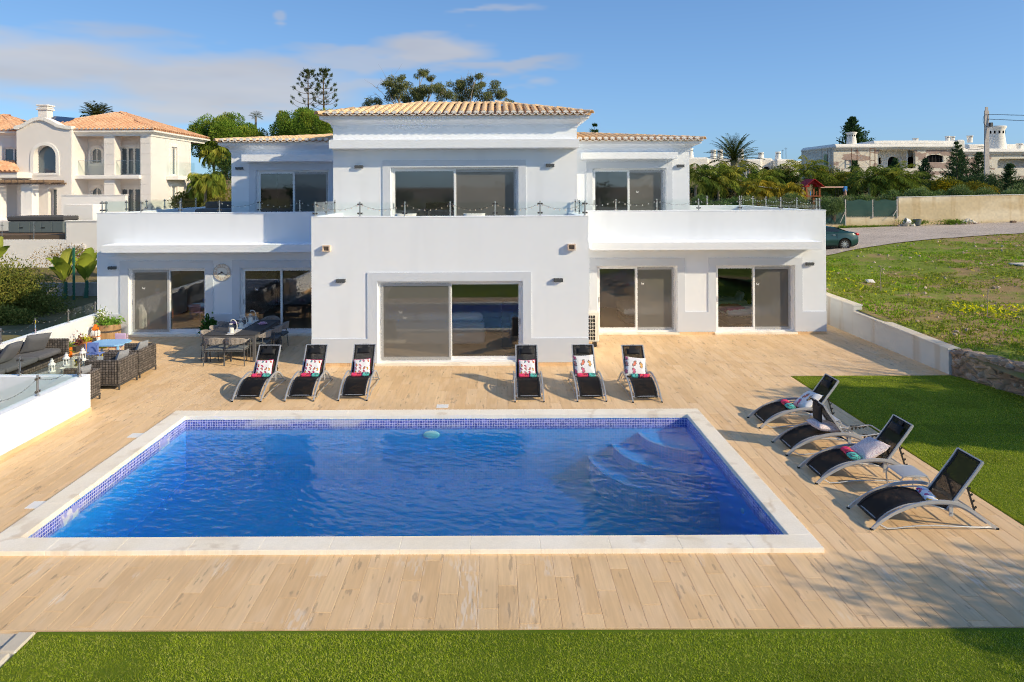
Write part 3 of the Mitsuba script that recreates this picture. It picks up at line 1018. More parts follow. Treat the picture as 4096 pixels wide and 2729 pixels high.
# side and back walls, terrace floors, parapets
part(villa, 'side_wall', cat(bx(BX0, BX0 + .28, BY + .28, WY, -.2, 4.0), bx(BX1 - .28, BX1, BY + .28, WY, -.2, 4.0)), 'plaster')
part(villa, 'side_wall', cat(bx(HX0, HX0 + .28, WY + .28, 32, -.2, 4.0), bx(HX1 - .28, HX1, WY + .28, 30.2, -.2, 4.0)), 'plaster')
part(villa, 'side_wall', cat(bx(BX0, BX0 + .28, UY + .28, 25.9, FZ, 6.95), bx(BX1 - .28, BX1, UY + .28, 25.9, FZ, 6.95), bx(BX0, BX1, 25.9, 26.1, FZ, 6.95)), 'plaster')
part(villa, 'side_wall', cat(bx(VX0, VX0 + .28, VY + .28, 31, FZ, 6.3), bx(VX1 - .28, VX1, VY + .28, 31, FZ, 6.3), bx(VX0, VX1, 31, 31.2, -.2, 6.3)), 'plaster')
part(villa, 'rear_parapet', cat(bx(VX1, HX1 - .28, 29.9, 30.2, FZ, 4.0), bx(HX0 + .28, VX0, 29.9, 30.2, FZ, 4.0)), 'plaster')
part(villa, 'terrace_floor', cat(bx(BX0 + .28, BX1 - .28, BY + .28, UY, 2.95, FZ - .012), bx(HX0 + .28, BX0, WY + .28, VY, 2.95, FZ - .012), bx(BX1, HX1 - .28, WY + .28, VY, 2.95, FZ - .012),
     bx(VX1, HX1 - .28, VY, 29.9, 2.95, FZ - .012), bx(HX0 + .28, VX0, VY, 29.9, 2.95, FZ - .012)), 'concrete')
part(villa, 'parapet_cap', cat(bx(BX0 - .012, BX1 + .012, BY - .012, BY + .29, 4.001, 4.03, .006)), 'plaster')
part(villa, 'parapet_cap', cat(bx(HX0 - .012, BX0 - .02, WY - .012, WY + .29, 4.001, 4.03, .006)), 'plaster')
part(villa, 'parapet_cap', cat(bx(BX1 + .02, HX1 + .012, WY - .012, WY + .29, 4.001, 4.03, .006)), 'plaster')


# grey bands: plinth and door surrounds, standing proud of the wall
def band(y, plinth, frames, skirt=True, t=.03):
    g = None
    if plinth:
        g = sbox(plinth[0], .085, plinth[1], .735)
    for (a, b, c, d), (fa, fb, fz) in frames:
        q = sbox(fa, .085 if plinth else c, fb, fz)
        g = q if g is None else g.union(q)
    for (a, b, c, d), _ in frames:
        g = g.difference(sbox(a, c - .5 if plinth else c, b, d))
    part(villa, 'band', wall_x(g, y - t, y - .001), 'band_paint')
    if plinth:
        s = sbox(plinth[0], 0.0, plinth[1], .08)
        for (a, b, c, d), _ in frames:
            s = s.difference(sbox(a - .05, -.5, b + .05, .5))
        for g_ in polys(s):
            part(villa, 'skirting', wall_x(g_, y - t - .012, y - .001), 'deck_tile')


band(BY, (BX0, BX1), [(D_BLOCK, (-3.49, .93, 2.52))])
band(WY, (HX0, BX0), [(D_L1, (-12.25, -9.22, 2.47)), (D_L2, (-8.6, -5.5, 2.47))])
band(WY, (BX1, HX1), [(D_R1, (3.02, 6.12, 2.49)), (D_R2, (6.88, 9.94, 2.49))])
band(UY, None, [(D_BLOCKUP, (-3.48, .91, 5.65))])
band(VY, None, [(D_VL, (-8.66, -5.62, 5.68))])
band(VY, None, [(D_VR, (3.15, 6.17, 5.69))])
# canopies
part(villa, 'canopy', bx(3.0, 10.26, WY - .74, WY - .002, 2.81, 3.05, .006), 'plaster')
part(villa, 'canopy', bx(-12.45, BX0 - .002, WY - .74, WY - .002, 2.79, 3.03, .006), 'plaster')
part(villa, 'canopy', bx(BX0 - .01, BX1 + .01, UY - .5, UY - .002, 5.99, 6.25, .006), 'plaster')
part(villa, 'canopy', bx(2.98, 6.25, VY - .45, VY - .002, 5.77, 6.0, .006), 'plaster')
part(villa, 'canopy', bx(-8.77, BX0 - .002, VY - .45, VY - .002, 5.73, 5.97, .006), 'plaster')


def cornice(x0, x1, y0, y1, prof):
    V, F = [], []
    for o, z in prof:
        V += [(x0 - o, y0 - o, z), (x1 + o, y0 - o, z), (x1 + o, y1 + o, z), (x0 - o, y1 + o, z)]
    for i in range(len(prof) - 1):
        for j in range(4):
            a, b = i * 4 + j, i * 4 + (j + 1) % 4
            F += [(a, b, b + 4), (a, b + 4, a + 4)]
    return trimesh.Trimesh(V, F, process=False)


prof = lambda z: [(.002, z), (.03, z), (.03, z + .05), (.05, z + .05), (.05, z + .085), (.085, z + .13), (.15, z + .17), (.23, z + .20), (.30, z + .225), (.30, z + .245), (.335, z + .245), (.335, z + .34), (.2, z + .36)]
part(villa, 'cornice', cornice(BX0, BX1, UY, 26.1, prof(6.64)), 'plaster', 25)
part(villa, 'cornice', cornice(VX0, VX1, VY, 31.2, prof(6.06)), 'plaster', 25)


# roofs of barrel tiles
def half_barrel(r0, r1, L, h, seg=6, up=True):
    """A tapering half round tile along +y; it rises above (cover) or hangs below (channel) its spring line."""
    a = np.linspace(0, PI, seg + 1)
    s = 1 if up else -1
    rings = []
    for r, y, dz in ((r0, 0, 0), (r1, L, 0)):
        for rr in (r, r - .014):
            rings.append(np.stack([rr * np.cos(a), np.full(seg + 1, y), s * h * rr / r0 * np.sin(a) + dz], 1))
    V = np.vstack(rings)
    n = seg + 1
    F = []
    for j in range(seg):
        for a0, b0, fl in ((0, 2 * n, False), (n, 3 * n, True), (0, n, True), (2 * n, 3 * n, False)):
            q = [(a0 + j, a0 + j + 1, b0 + j + 1), (a0 + j, b0 + j + 1, b0 + j)]
            F += [t[::-1] for t in q] if fl != (s < 0) else q
    return trimesh.Trimesh(V, F, process=False)


PITCH, ROW = .224, .33
COVER, CHANNEL = half_barrel(.084, .070, .40, .078), half_barrel(.078, .088, .40, .05, 5, False)


def slope_frames(p0, e, s, w, d, lo=-1e9, hi=1e9):
    """Frames (4x4) of cover and channel tiles on a hip slope: eave start p0, unit e along the eave, unit s up the slope, w the eave length, d the plan depth."""
    e, s = unit(np.array(e, float)), unit(np.array(s, float))
    up = np.cross(e, s)
    cosv = math.hypot(s[0], s[1])
    covers, channels = [], []
    n = int(w / PITCH)
    m0 = (w - n * PITCH) / 2
    for i in range(n + 1):
        for kind in (0, 1):
            u = m0 + (i + .5 * kind) * PITCH
            if u > w or not (lo <= u <= hi):
                continue
            lim = min(u, w - u, d) / cosv
            k = 0
            while k * ROW < lim - .12:
                tilt = .018
                M = np.eye(4)
                M[:3, 0], M[:3, 1], M[:3, 2] = e, unit(s - tilt * up), unit(up + tilt * s)
                M[:3, 3] = np.asarray(p0) + e * u + s * (k * ROW - .03) + up * (.05 + .02 if kind == 0 else .058)
                (covers if kind == 0 else channels).append(M)
                k += 1
    return covers, channels


def stamp(mesh, Ms):
    V = np.concatenate([mesh.vertices @ M[:3, :3].T + M[:3, 3] for M in Ms])
    F = np.concatenate([mesh.faces + i * len(mesh.vertices) for i in range(len(Ms))])
    return trimesh.Trimesh(V, F, process=False)


def cap_run(a, b, step=.40, r=.095):
    a, b = np.array(a, float), np.array(b, float)
    L = np.linalg.norm(b - a)
    s = (b - a) / L
    e = unit(np.cross(s, [0, 0, 1]))
    up = np.cross(e, s)
    M0 = []
    for k in range(int(L / step) + 1):
        M = np.eye(4)
        M[:3, 0], M[:3, 1], M[:3, 2], M[:3, 3] = e, unit(s - .03 * up), unit(up + .03 * s), a + s * k * step + up * .04
        M0.append(M)
    return M0


def hip_roof(parent, x0, x1, y0, y1, ze, zr, d, single_tiles, spans, tile_mat='barrel_tile', caps=True):
    ym = (y0 + y1) / 2
    A, B, C, D = (x0, y0, ze), (x1, y0, ze), (x1, y1, ze), (x0, y1, ze)
    R0, R1 = (x0 + d, ym, zr), (x1 - d, ym, zr)
    rf = part(parent, 'roof', trimesh.Trimesh([A, B, C, D, R0, R1], [(0, 1, 5), (0, 5, 4), (1, 2, 5), (2, 3, 4), (2, 4, 5), (3, 0, 4), (0, 2, 1), (0, 3, 2)], process=False), tile_mat)
    rise = zr - ze
    front, chan = slope_frames(A, (1, 0, 0), (0, ym - y0, rise), x1 - x0, ym - y0)
    ok = [M for M in front if any(a <= M[0, 3] <= b for a, b in spans)]
    chan = [M for M in chan if any(a <= M[0, 3] <= b for a, b in spans)]
    src = None
    for k, M in enumerate(ok):
        if single_tiles and k < 290:
            tm = T(M.tolist())
            if src is None:
                src = part(rf, 'tile', COVER, tile_mat, 50, at=tm)
            else:
                dup_part(rf, 'tile', src, tm)
    left = [] if single_tiles and len(ok) <= 290 else (ok[290:] if single_tiles else ok)
    others = []
    for p0, e, s, w in (((x0, y1, ze), (0, -1, 0), (d, 0, rise), y1 - y0), ((x1, y0, ze), (0, 1, 0), (-d, 0, rise), y1 - y0)):
        c, h = slope_frames(p0, e, s, w, min(d, w / 2))
        others += c
    part(rf, 'other_tiles', cat(stamp(COVER, left + others), stamp(CHANNEL, chan)), tile_mat, 50, kind='stuff')
    if caps:
        Ms = cap_run(A, R0) + cap_run(B, R1) + cap_run(R0, R1)
        part(rf, 'ridge_caps', stamp(half_barrel(.115, .10, .43, .10), Ms), tile_mat, 50, kind='stuff')
    # the white mortar that closes the row of tiles along the eaves
    ends = []
    half = Polygon([(.083 * math.cos(t), .077 * math.sin(t)) for t in np.linspace(0, PI, 9)])
    pan = Polygon([(.105 * math.cos(t), -.062 * math.sin(t)) for t in np.linspace(0, PI, 9)] + [(.088 * math.cos(t), -.046 * math.sin(t)) for t in np.linspace(PI, 0, 9)])
    first = {}
    for M in ok:
        key = round(M[0, 3], 3)
        if key not in first or M[1, 3] < first[key][1, 3]:
            first[key] = M
    for x, M in first.items():
        ends.append(place(wall_x(half, -.006, .02), tr(x, M[1, 3], M[2, 3])))
        ends.append(place(wall_x(pan, -.03, .10), tr(x + PITCH / 2, M[1, 3], M[2, 3] - .004)))
    part(parent, 'eave_mortar', cat(*ends), 'mortar', label='white mortared row of tile ends along the eaves', kind='stuff')
    return rf


hip_roof(villa, -5.40, 2.88, 20.93, 26.5, 6.99, 7.60, 2.70, True, [(-6, 4)])
hip_roof(villa, -9.70, 7.19, 23.98, 31.4, 6.40, 6.86, 3.72, False, [(-9.7, -4.9), (2.4, 7.2)])
part(villa, 'roof_vent', bx(-4.55, -3.65, 23.2, 24.1, 7.1, 7.33, .01), 'plaster')

# doors: outer frame, two sliding leaves, panes, sill; behind them a room


def sliding_door(dims, y, screens=('l',), dark=0.0, depth=.17):
    x0, x1, z0, z1 = dims
    f = .055
    yy = y + depth
    g = sbox(x0, z0, x1, z1).difference(sbox(x0 + f, z0 + f * .9, x1 - f, z1 - f))
    d = part(villa, 'sliding_door', wall_x(g, yy - .06, yy + .07), 'white_frame')
    xm = (x0 + x1) / 2
    for i, (a, b) in enumerate(((x0 + f, xm + .035), (xm - .035, x1 - f))):
        yo = yy - .035 if i == 0 else yy + .018
        s = .062
        q = sbox(a, z0 + f * .9, b, z1 - f).difference(sbox(a + s, z0 + f * .9 + s + .03, b - s, z1 - f - s))
        scr = ('l' if i == 0 else 'r') in screens
        part(d, 'leaf_frame', wall_x(q, yo, yo + .045), 'white_frame')
        part(d, 'pane', quad_xz(a + s, b - s, z0 + f * .9 + s + .03, z1 - f - s, yo + .022), 'pane')
        if scr:
            part(d, 'screen_frame', wall_x(sbox(a + .03, z0 + f * .9 + .02, b - .03, z1 - f - .02).difference(sbox(a + s + .025, z0 + f + s + .02, b - s - .025, z1 - f - s - .03)), yo - .022, yo - .002), 'grey_frame')
            part(d, 'insect_screen', quad_xz(a + s, b - s, z0 + f * .9 + s, z1 - f - s, yo - .012), 'insect_screen')
        hx = a + s * .5 if i == 0 else b - s * .5
        part(d, 'handle', bx(hx - .012, hx + .012, yo - .03, yo, (z0 + z1) / 2 - .12, (z0 + z1) / 2 + .06, .005), 'grey_frame')
    if z0 < 1:
        part(d, 'sill', bx(x0 - .06, x1 + .06, y - .09, y + .3, z0 - .058, z0 + .004, .006), 'limestone')
    # reveal lining
    return d


def sticker(x, z, y, c='white_plastic'):
    w = Polygon([(0, 0), (.05, .045), (.045, .005), (.03, -.005), (.035, -.04), (0, -.012), (-.035, -.04), (-.03, -.005), (-.045, .005), (-.05, .045)])
    return place(wall_x(w, 0, .004), tr(x, y, z) @ rot((0, 1, 0), 12))


for dims, y, scr in ((D_BLOCK, BY, ('l',)), (D_R1, WY, ('r',)), (D_R2, WY, ('r',)), (D_L1, WY, ('l',)), (D_L2, WY, ()), (D_BLOCKUP, UY, ('r',)), (D_VL, VY, ('r',)), (D_VR, VY, ('r',))):
    sliding_door(dims, y, scr)
decal = lambda t, x, z, y: single('butterfly_sticker', t, 'sticker', sticker(x, z, y), 'white_plastic', group='butterfly stickers on the door panes')
decal('upper butterfly sticker on the glass of the middle ground floor door', -2.62, 1.42, BY + .125)
decal('lower butterfly sticker on the glass of the middle ground floor door', -2.5, 1.27, BY + .125)
decal('white butterfly sticker on the door beside the air conditioner', 4.78, 1.63, WY + .165)
decal('white butterfly sticker on the rightmost ground floor door', 8.55, 1.6, WY + .165)
decal('white butterfly sticker on the door behind the dining table', -7.85, 1.5, WY + .12)
decal('white butterfly sticker on the leftmost ground floor door', -11.55, 1.55, WY + .12)
decal('white butterfly sticker on the upper right bedroom door', 4.98, 4.62, VY + .165)


# rooms behind the doors
def room(x0, x1, y0, y1, z0, z1, wall='indoor_wall', floor='indoor_floor'):
    r = part(villa, 'room', cat(bx(x0 - .1, x1 + .1, y1, y1 + .1, z0, z1), bx(x0 - .1, x0, y0, y1, z0, z1), bx(x1, x1 + .1, y0, y1, z0, z1), bx(x0 - .1, x1 + .1, y0, y1 + .1, z1, z1 + .1)), wall)
    part(r, 'floor', bx(x0 - .1, x1 + .1, y0, y1 + .1, z0 - .1, z0), floor)
    return r


room(-4.7, 2.18, BY + .29, 25.5, .05, 2.75)
room(-12.7, -9.0, WY + .29, 28, .05, 2.72)
room(-8.9, -4.75, WY + .29, 28.5, .05, 2.72, 'indoor_dark')
room(2.6, 6.5, WY + .29, 27.5, .05, 2.72)
room(6.62, 10.4, WY + .29, 27.0, .05, 2.72, 'indoor_dark')
room(-4.65, 2.15, UY + .29, 25.8, FZ - .01, 5.95)
room(-8.95, -5.1, VY + .29, 28.5, FZ - .01, 5.9, 'indoor_dark')
room(2.6, 6.45, VY + .29, 28.5, FZ - .01, 5.9)
part(villa, 'kitchen_units', cat(bx(-12.6, -12.0, 23.6, 27, .06, .95, .01), bx(-12.65, -12.3, 23.6, 27, 1.5, 2.2, .01)), 'white_frame')
for k, (x, z) in enumerate(((-11.2, 1.72), (-11.02, 1.72))):
    part(villa, 'ceiling_spot', place(lathe([(0, 0), (.045, 0), (.05, .05), (0, .06)], 12), tr(x, 25.2, z + .8)), 'white_plastic')


def soft_box(x0, x1, y0, y1, z0, z1, r=.06, puff=.0):
    m = bx(x0, x1, y0, y1, z0, z1, min(r, (x1 - x0) * .45, (y1 - y0) * .45, (z1 - z0) * .45))
    m = m.subdivide().subdivide()
    trimesh.smoothing.filter_laplacian(m, .5, iterations=2)
    return m


sofa_in = thing('indoor_sofa', 'pale beige sofa seen through the middle ground floor door', 'sofa')
part(sofa_in, 'seat', soft_box(-3.4, -.35, 20.5, 21.4, .18, .5), 'sofa_beige', 40)
part(sofa_in, 'backrest', soft_box(-3.4, -.35, 20.2, 20.5, .18, .82), 'sofa_beige', 40)
for i, (a, b) in enumerate(((-3.35, -2.4), (-2.38, -1.4), (-1.38, -.4))):
    part(sofa_in, 'cushion', soft_box(a, b, 20.35, 20.7, .72, 1.02, .1), 'linen', 40)
lamp_in = single('indoor_cabinet', 'tall dark cabinet seen through the right pane of the middle door', 'cabinet', bx(.15, 1.0, 20.6, 21.2, .06, 1.35, .01), 'indoor_dark')


def bed(name, label, x0, x1, y0, y1, throw, head=None, z=0):
    t = thing(name, label, 'bed', 'beds seen through the bedroom doors')
    part(t, 'frame', bx(x0 + .05, x1 - .02, y0 + .05, y1, z + .1, z + .3, .01), 'indoor_dark')
    part(t, 'mattress', soft_box(x0, x1, y0, y1, z + .28, z + .58, .08), 'linen', 40)
    part(t, 'throw', soft_box(x0 - .012, x0 + (x1 - x0) * .36, y0 - .012, y1 + .01, z + .3, z + .595, .08), throw, 40)
    for yy in (y0 + .2, y1 - .75):
        part(t, 'pillow', place(soft_box(-.08, .08, 0, .55, 0, .38, .08), tr(x1 - .25, yy, z + .55) @ rot((0, 1, 0), 25)), 'linen', 40)
    return t


bed('bed', 'bed with white sheets behind the door beside the air conditioner', 4.35, 6.35, 23.9, 25.5, 'sofa_beige')
bed('bed', 'nearer single bed with a hot pink throw behind the rightmost door', 7.85, 9.9, 23.7, 24.7, 'hot_pink')
bed('bed', 'farther single bed with a hot pink throw behind the rightmost door', 7.1, 9.2, 25.4, 26.4, 'hot_pink')
bed('bed', 'large bed with linen behind the upper middle door', -2.3, -.3, 22.6, 24.6, 'sofa_beige', z=FZ)
single('headboard', 'dark padded headboard in the upper middle bedroom', 'headboard', bx(-2.5, -.4, 24.75, 24.85, FZ, FZ + 1.15, .02), 'indoor_dark')


# wall lamps, vents, clock, air conditioner
def wall_lamp(x, z, y, label):
    t = thing('wall_lamp', label, 'wall lamp', 'grey box lamps on the villa walls')
    part(t, 'body', bx(x - .125, x + .125, y - .10, y - .004, z - .045, z + .05, .004), 'lamp_grey')
    part(t, 'diffuser', bx(x - .115, x + .115, y - .09, y - .015, z - .049, z - .0455), 'white_plastic')
    part(t, 'mount', bx(x - .06, x + .06, y - .004, y, z - .04, z + .04), 'lamp_grey')
    return t


wall_lamp(-4.2, 2.30, BY, 'grey box lamp left of the middle ground floor door')
wall_lamp(1.66, 2.30, BY, 'grey box lamp right of the middle ground floor door')
wall_lamp(-4.2, 5.45, UY, 'grey box lamp left of the upper middle door')
wall_lamp(1.65, 5.47, UY, 'grey box lamp right of the upper middle door')
wall_lamp(10.17, 2.28, WY, 'grey box lamp at the right end of the ground floor')
wall_lamp(-12.48, 2.24, WY, 'dark box lamp at the left end of the ground floor')
wall_lamp(6.45, 5.53, VY, 'grey box lamp right of the upper right door')
wall_lamp(-8.98, 5.50, VY, 'dark box lamp left of the upper left door')


def vent(x, z, label):
    t = thing('vent_box', label, 'vent', 'square vents on the middle block')
    y = BY
    g = sbox(x - .105, z - .085, x + .105, z + .085)
    part(t, 'hood', wall_x(g.difference(sbox(x - .075, z - .058, x + .075, z + .058)), y - .12, y - .001), 'terracotta_vent')
    part(t, 'back', bx(x - .076, x + .076, y - .02, y - .012, z - .059, z + .059), 'vent_shade')
    return t


vent(-4.58, 3.18, 'terracotta square vent high on the left of the middle block')
vent(2.02, 3.19, 'terracotta square vent high on the right of the middle block')
clock = thing('wall_clock', 'round cut-out wall clock with roman numerals and dark hands', 'clock')
cx, cz, cy = -8.92, 2.08, WY - .02
part(clock, 'dial', place(lathe([(.0, 0), (.265, 0), (.27, .01), (.0, .012)], 36), tr(cx, cy, cz) @ rot((1, 0, 0), 90)), 'wax_white')
part(clock, 'rim', sweep([(cx + .275 * math.cos(t), cy - .012, cz + .275 * math.sin(t)) for t in np.linspace(0, 2 * PI, 36, endpoint=False)], .009, sides=6, closed=True, up=(0, 1, 0)), 'pole_concrete')
for i, s in enumerate(('XII', 'I', 'II', 'III', 'IIII', 'V', 'VI', 'VII', 'VIII', 'IX', 'X', 'XI')):
    m = meshkit.text_mesh(s, .085, .006, bold=True)
    w = m.bounds[1][0] + m.bounds[0][0]
    m.apply_translation([-w / 2, -.042, 0])
    part(clock, 'numeral', place(m, tr(cx, cy - .014, cz) @ rot((1, 0, 0), 90) @ rot((0, 0, 1), -30 * i) @ tr(0, .205, 0)), 'terracotta_vent')
for nm, ang, L, w in (('hour_hand', 244, .13, .012), ('minute_hand', 118, .21, .008)):
    part(clock, nm, place(bx(-w, w, -.04, L, 0, .006), tr(cx, cy - .028, cz) @ rot((1, 0, 0), 90) @ rot((0, 0, 1), -ang)), 'black_tube')
part(clock, 'hub', place(lathe([(0, 0), (.03, 0), (.03, .012), (0, .014)], 14), tr(cx, cy - .03, cz) @ rot((1, 0, 0), 90)), 'black_tube')
ac = thing('air_conditioner', 'cream outdoor air conditioner unit beside the middle block', 'air conditioner')
part(ac, 'case', bx(2.50, 3.08, 20.95, 21.3, .14, 1.03, .02), 'cream_plastic')
part(ac, 'grille_back', bx(2.54, 2.965, 20.944, 20.949, .2, .95), 'dark_hole')
part(ac, 'grille', cat(*[bx(2.54, 2.965, 20.925, 20.937, z - .008, z + .008) for z in np.arange(.2, .96, .107)], *[bx(x - .006, x + .006, 20.937, 20.943, .2, .95) for x in np.arange(2.54, 2.97, .07)]), 'cream_plastic')
part(ac, 'foot', bx(2.6, 2.68, 20.9, 21.35, .0, .14), 'black_tube')
part(ac, 'foot', bx(2.92, 3.0, 20.9, 21.35, .0, .14), 'black_tube')

# balustrades of the roof terraces
ZP = 4.03
rail('glass_balustrade', 'glass rail along the front of the middle roof terrace', [(x, BY + .14) for x in (-4.93, -3.71, -2.49, -1.25, -.03, 1.19, 2.41)], ZP)
rail('glass_balustrade', 'short glass return on the left of the middle roof terrace', [(-4.93, BY + .2), (-4.93, 20.2), (-4.93, UY - .1)], ZP)
rail('glass_balustrade', 'short glass return on the right of the middle roof terrace', [(2.41, BY + .2), (2.41, 20.2), (2.41, UY - .1)], ZP)
part(villa, 'return_parapet', cat(bx(BX0, BX0 + .28, BY + .28, UY, 3.99, 4.03), bx(BX1 - .28, BX1, BY + .28, UY, 3.99, 4.03)), 'plaster')
rail('glass_balustrade', 'glass rail along the front of the left roof terrace', [(x, WY + .14) for x in (-12.9, -11.63, -10.35, -9.06, -7.75, -6.43, -5.15)], ZP, .38)
rail('glass_balustrade', 'glass rail along the left side of the left roof terrace', [(-12.86, WY + .3), (-12.86, 24.2), (-12.86, 25.6), (-12.86, 27.0), (-12.86, 28.4), (-12.86, 29.8)], ZP, .38)
rail('glass_balustrade', 'glass rail along the front of the right roof terrace', [(x, WY + .14) for x in (2.65, 3.92, 5.26, 6.62, 7.97, 9.31, 10.58)], ZP, .38)
rail('glass_balustrade', 'glass rail along the far right edge of the right roof terrace', [(10.58, y) for y in (23.0, 24.5, 25.9, 27.3, 28.7, 30.05)], ZP, .38)
rail('glass_balustrade', 'glass rail along the rear of the right roof terrace', [(10.5, 30.05), (9.1, 30.05), (7.7, 30.05)], ZP, .38)
light_string('string_lights', 'warm bulbs in garlands on the middle roof terrace rail', [(x, BY + .12) for x in (-4.93, -3.71, -2.49, -1.25, -.03, 1.19, 2.41)], ZP, .16, 'terracotta_vent', bulbs=8)
light_string('string_lights', 'pale bulbs in garlands on the left roof terrace rail', [(x, WY + .12) for x in (-9.06, -7.75, -6.43, -5.15)], ZP, .15, 'white_plastic', bulbs=7)
light_string('string_lights', 'pale bulbs in garlands on the right roof terrace rail', [(x, WY + .12) for x in (2.65, 3.92, 5.26, 6.62, 7.97)], ZP, .15, 'white_plastic', bulbs=7)
light_string('string_lights', 'pale bulbs on the far edge of the right roof terrace', [(10.55, y) for y in (23.0, 24.5, 25.9, 27.3, 28.7, 30.05)], ZP, .14, 'white_plastic', bulbs=6, size=.9)


def pillow_mesh(w, h, t, n=14, dent=0.0, seed=0):
    """A stuffed cushion in the xy plane, centred; returns (mesh, uv)."""
    u, v = np.meshgrid(np.linspace(-1, 1, n), np.linspace(-1, 1, n), indexing='ij')
    edge = (1 - u ** 4) * (1 - v ** 4)
    pin = 1 - .07 * (1 - np.abs(u) ** 2) * np.abs(v) ** 3 - .0 * u
    pin2 = 1 - .07 * (1 - np.abs(v) ** 2) * np.abs(u) ** 3
    wr = .10 * (nz(u * 2 + seed, v * 2, 1.6, seed, 3) - .5)
    z = t * .5 * np.clip(edge, 0, 1) ** .6 * (1 + wr - dent * np.exp(-(u ** 2 + v ** 2) * 3))
    top = np.stack([u * w / 2 * pin2, v * h / 2 * pin, z], -1).reshape(-1, 3)
    bot = top * [1, 1, -1]
    i = np.arange(n * n).reshape(n, n)
    a, b, c, d = i[:-1, :-1].ravel(), i[1:, :-1].ravel(), i[1:, 1:].ravel(), i[:-1, 1:].ravel()
    F = np.vstack([np.stack([a, b, c], 1), np.stack([a, c, d], 1)])
    uv = np.stack([(u.ravel() + 1) / 2, (v.ravel() + 1) / 2], 1)
    return trimesh.Trimesh(np.vstack([top, bot]), np.vstack([F, F[:, ::-1] + n * n]), process=False), np.vstack([uv, uv + [3, 0]])


for i, x in enumerate((-2.55, -.62)):
    m, uv = pillow_mesh(.62, .42, .2, 12, seed=i)
    m.apply_transform(tr(x, 19.5, 3.90) @ rot((0, 0, 1), 0) @ rot((1, 0, 0), 62))
    single('terrace_cushion', ('left' if i == 0 else 'right') + ' of the two pale cushions on the middle roof terrace', 'cushion', m, 'linen', True, 'cushions on the roof terrace')
part_ = thing('roof_lounge', 'grey outdoor lounge set on the left roof terrace', 'sofa')
part(part_, 'seat', soft_box(-10.6, -9.3, 24.4, 25.3, 3.5, 4.06), 'grey_cushion', 40)
part(part_, 'backrest', soft_box(-10.6, -9.3, 25.3, 25.5, 3.5, 4.25), 'rattan_frame', 40)

# ---------------------------------------------------------------- sun loungers
ARC = spline([(0, 0), (.075, .075), (.178, .151), (.30, .225), (.444, .293), (.62, .35), (.8, .382), (.95, .392), (1.066, .387), (1.243, .345), (1.38, .275), (1.51, .186), (1.64, .09), (1.75, .012)], 34)
SEAT = spline([(.10, .085), (.2, .185), (.35, .275), (.5, .33), (.65, .352), (.8, .342), (.95, .305), (1.12, .245)], 22)
BACK = spline([(1.10, .25), (1.22, .40), (1.36, .585), (1.5, .77), (1.60, .915)], 12)
HW = .3225


def xz(P, y):
    return np.stack([P[:, 0], np.full(len(P), y), P[:, 1]], 1)


def sheet(P, y0, y1, sag=0.0, n=7):
    ys = np.linspace(y0, y1, n)
    V = np.array([[(p[0], y, p[1] - sag * (1 - ((y - (y0 + y1) / 2) / ((y1 - y0) / 2)) ** 2)) for y in ys] for p in P])
    i = np.arange(len(P) * n).reshape(len(P), n)
    a, b, c, d = i[:-1, :-1].ravel(), i[1:, :-1].ravel(), i[1:, 1:].ravel(), i[:-1, 1:].ravel()
    return trimesh.Trimesh(V.reshape(-1, 3), np.vstack([np.stack([a, b, c], 1), np.stack([a, c, d], 1)]), process=False)


def back_parts(t, B, sw, headrest=True, flip=False):
    for s in (-1, 1):
        part(t, 'back_rail', sweep(xz(B, s * (sw + .012)), .013, .017, square=True), 'silver_paint')
    part(t, 'back_bar', sweep([(B[-1][0], -sw - .02, B[-1][1]), (B[-1][0], sw + .02, B[-1][1])], .012, sides=8), 'silver_paint')
    part(t, 'back_sling', sheet(B, -sw, sw, .004), 'back_sling', True)
    part(t, 'hem', cat(*[sweep(xz(B, s * (sw - .02)) + [0, 0, .002], .02, .003, square=True) for s in (-1, 1)], sweep([(B[-1][0] - .012, -sw, B[-1][1] - .018), (B[-1][0] - .012, sw, B[-1][1] - .018)], .022, .004, square=True)), 'headrest_black')


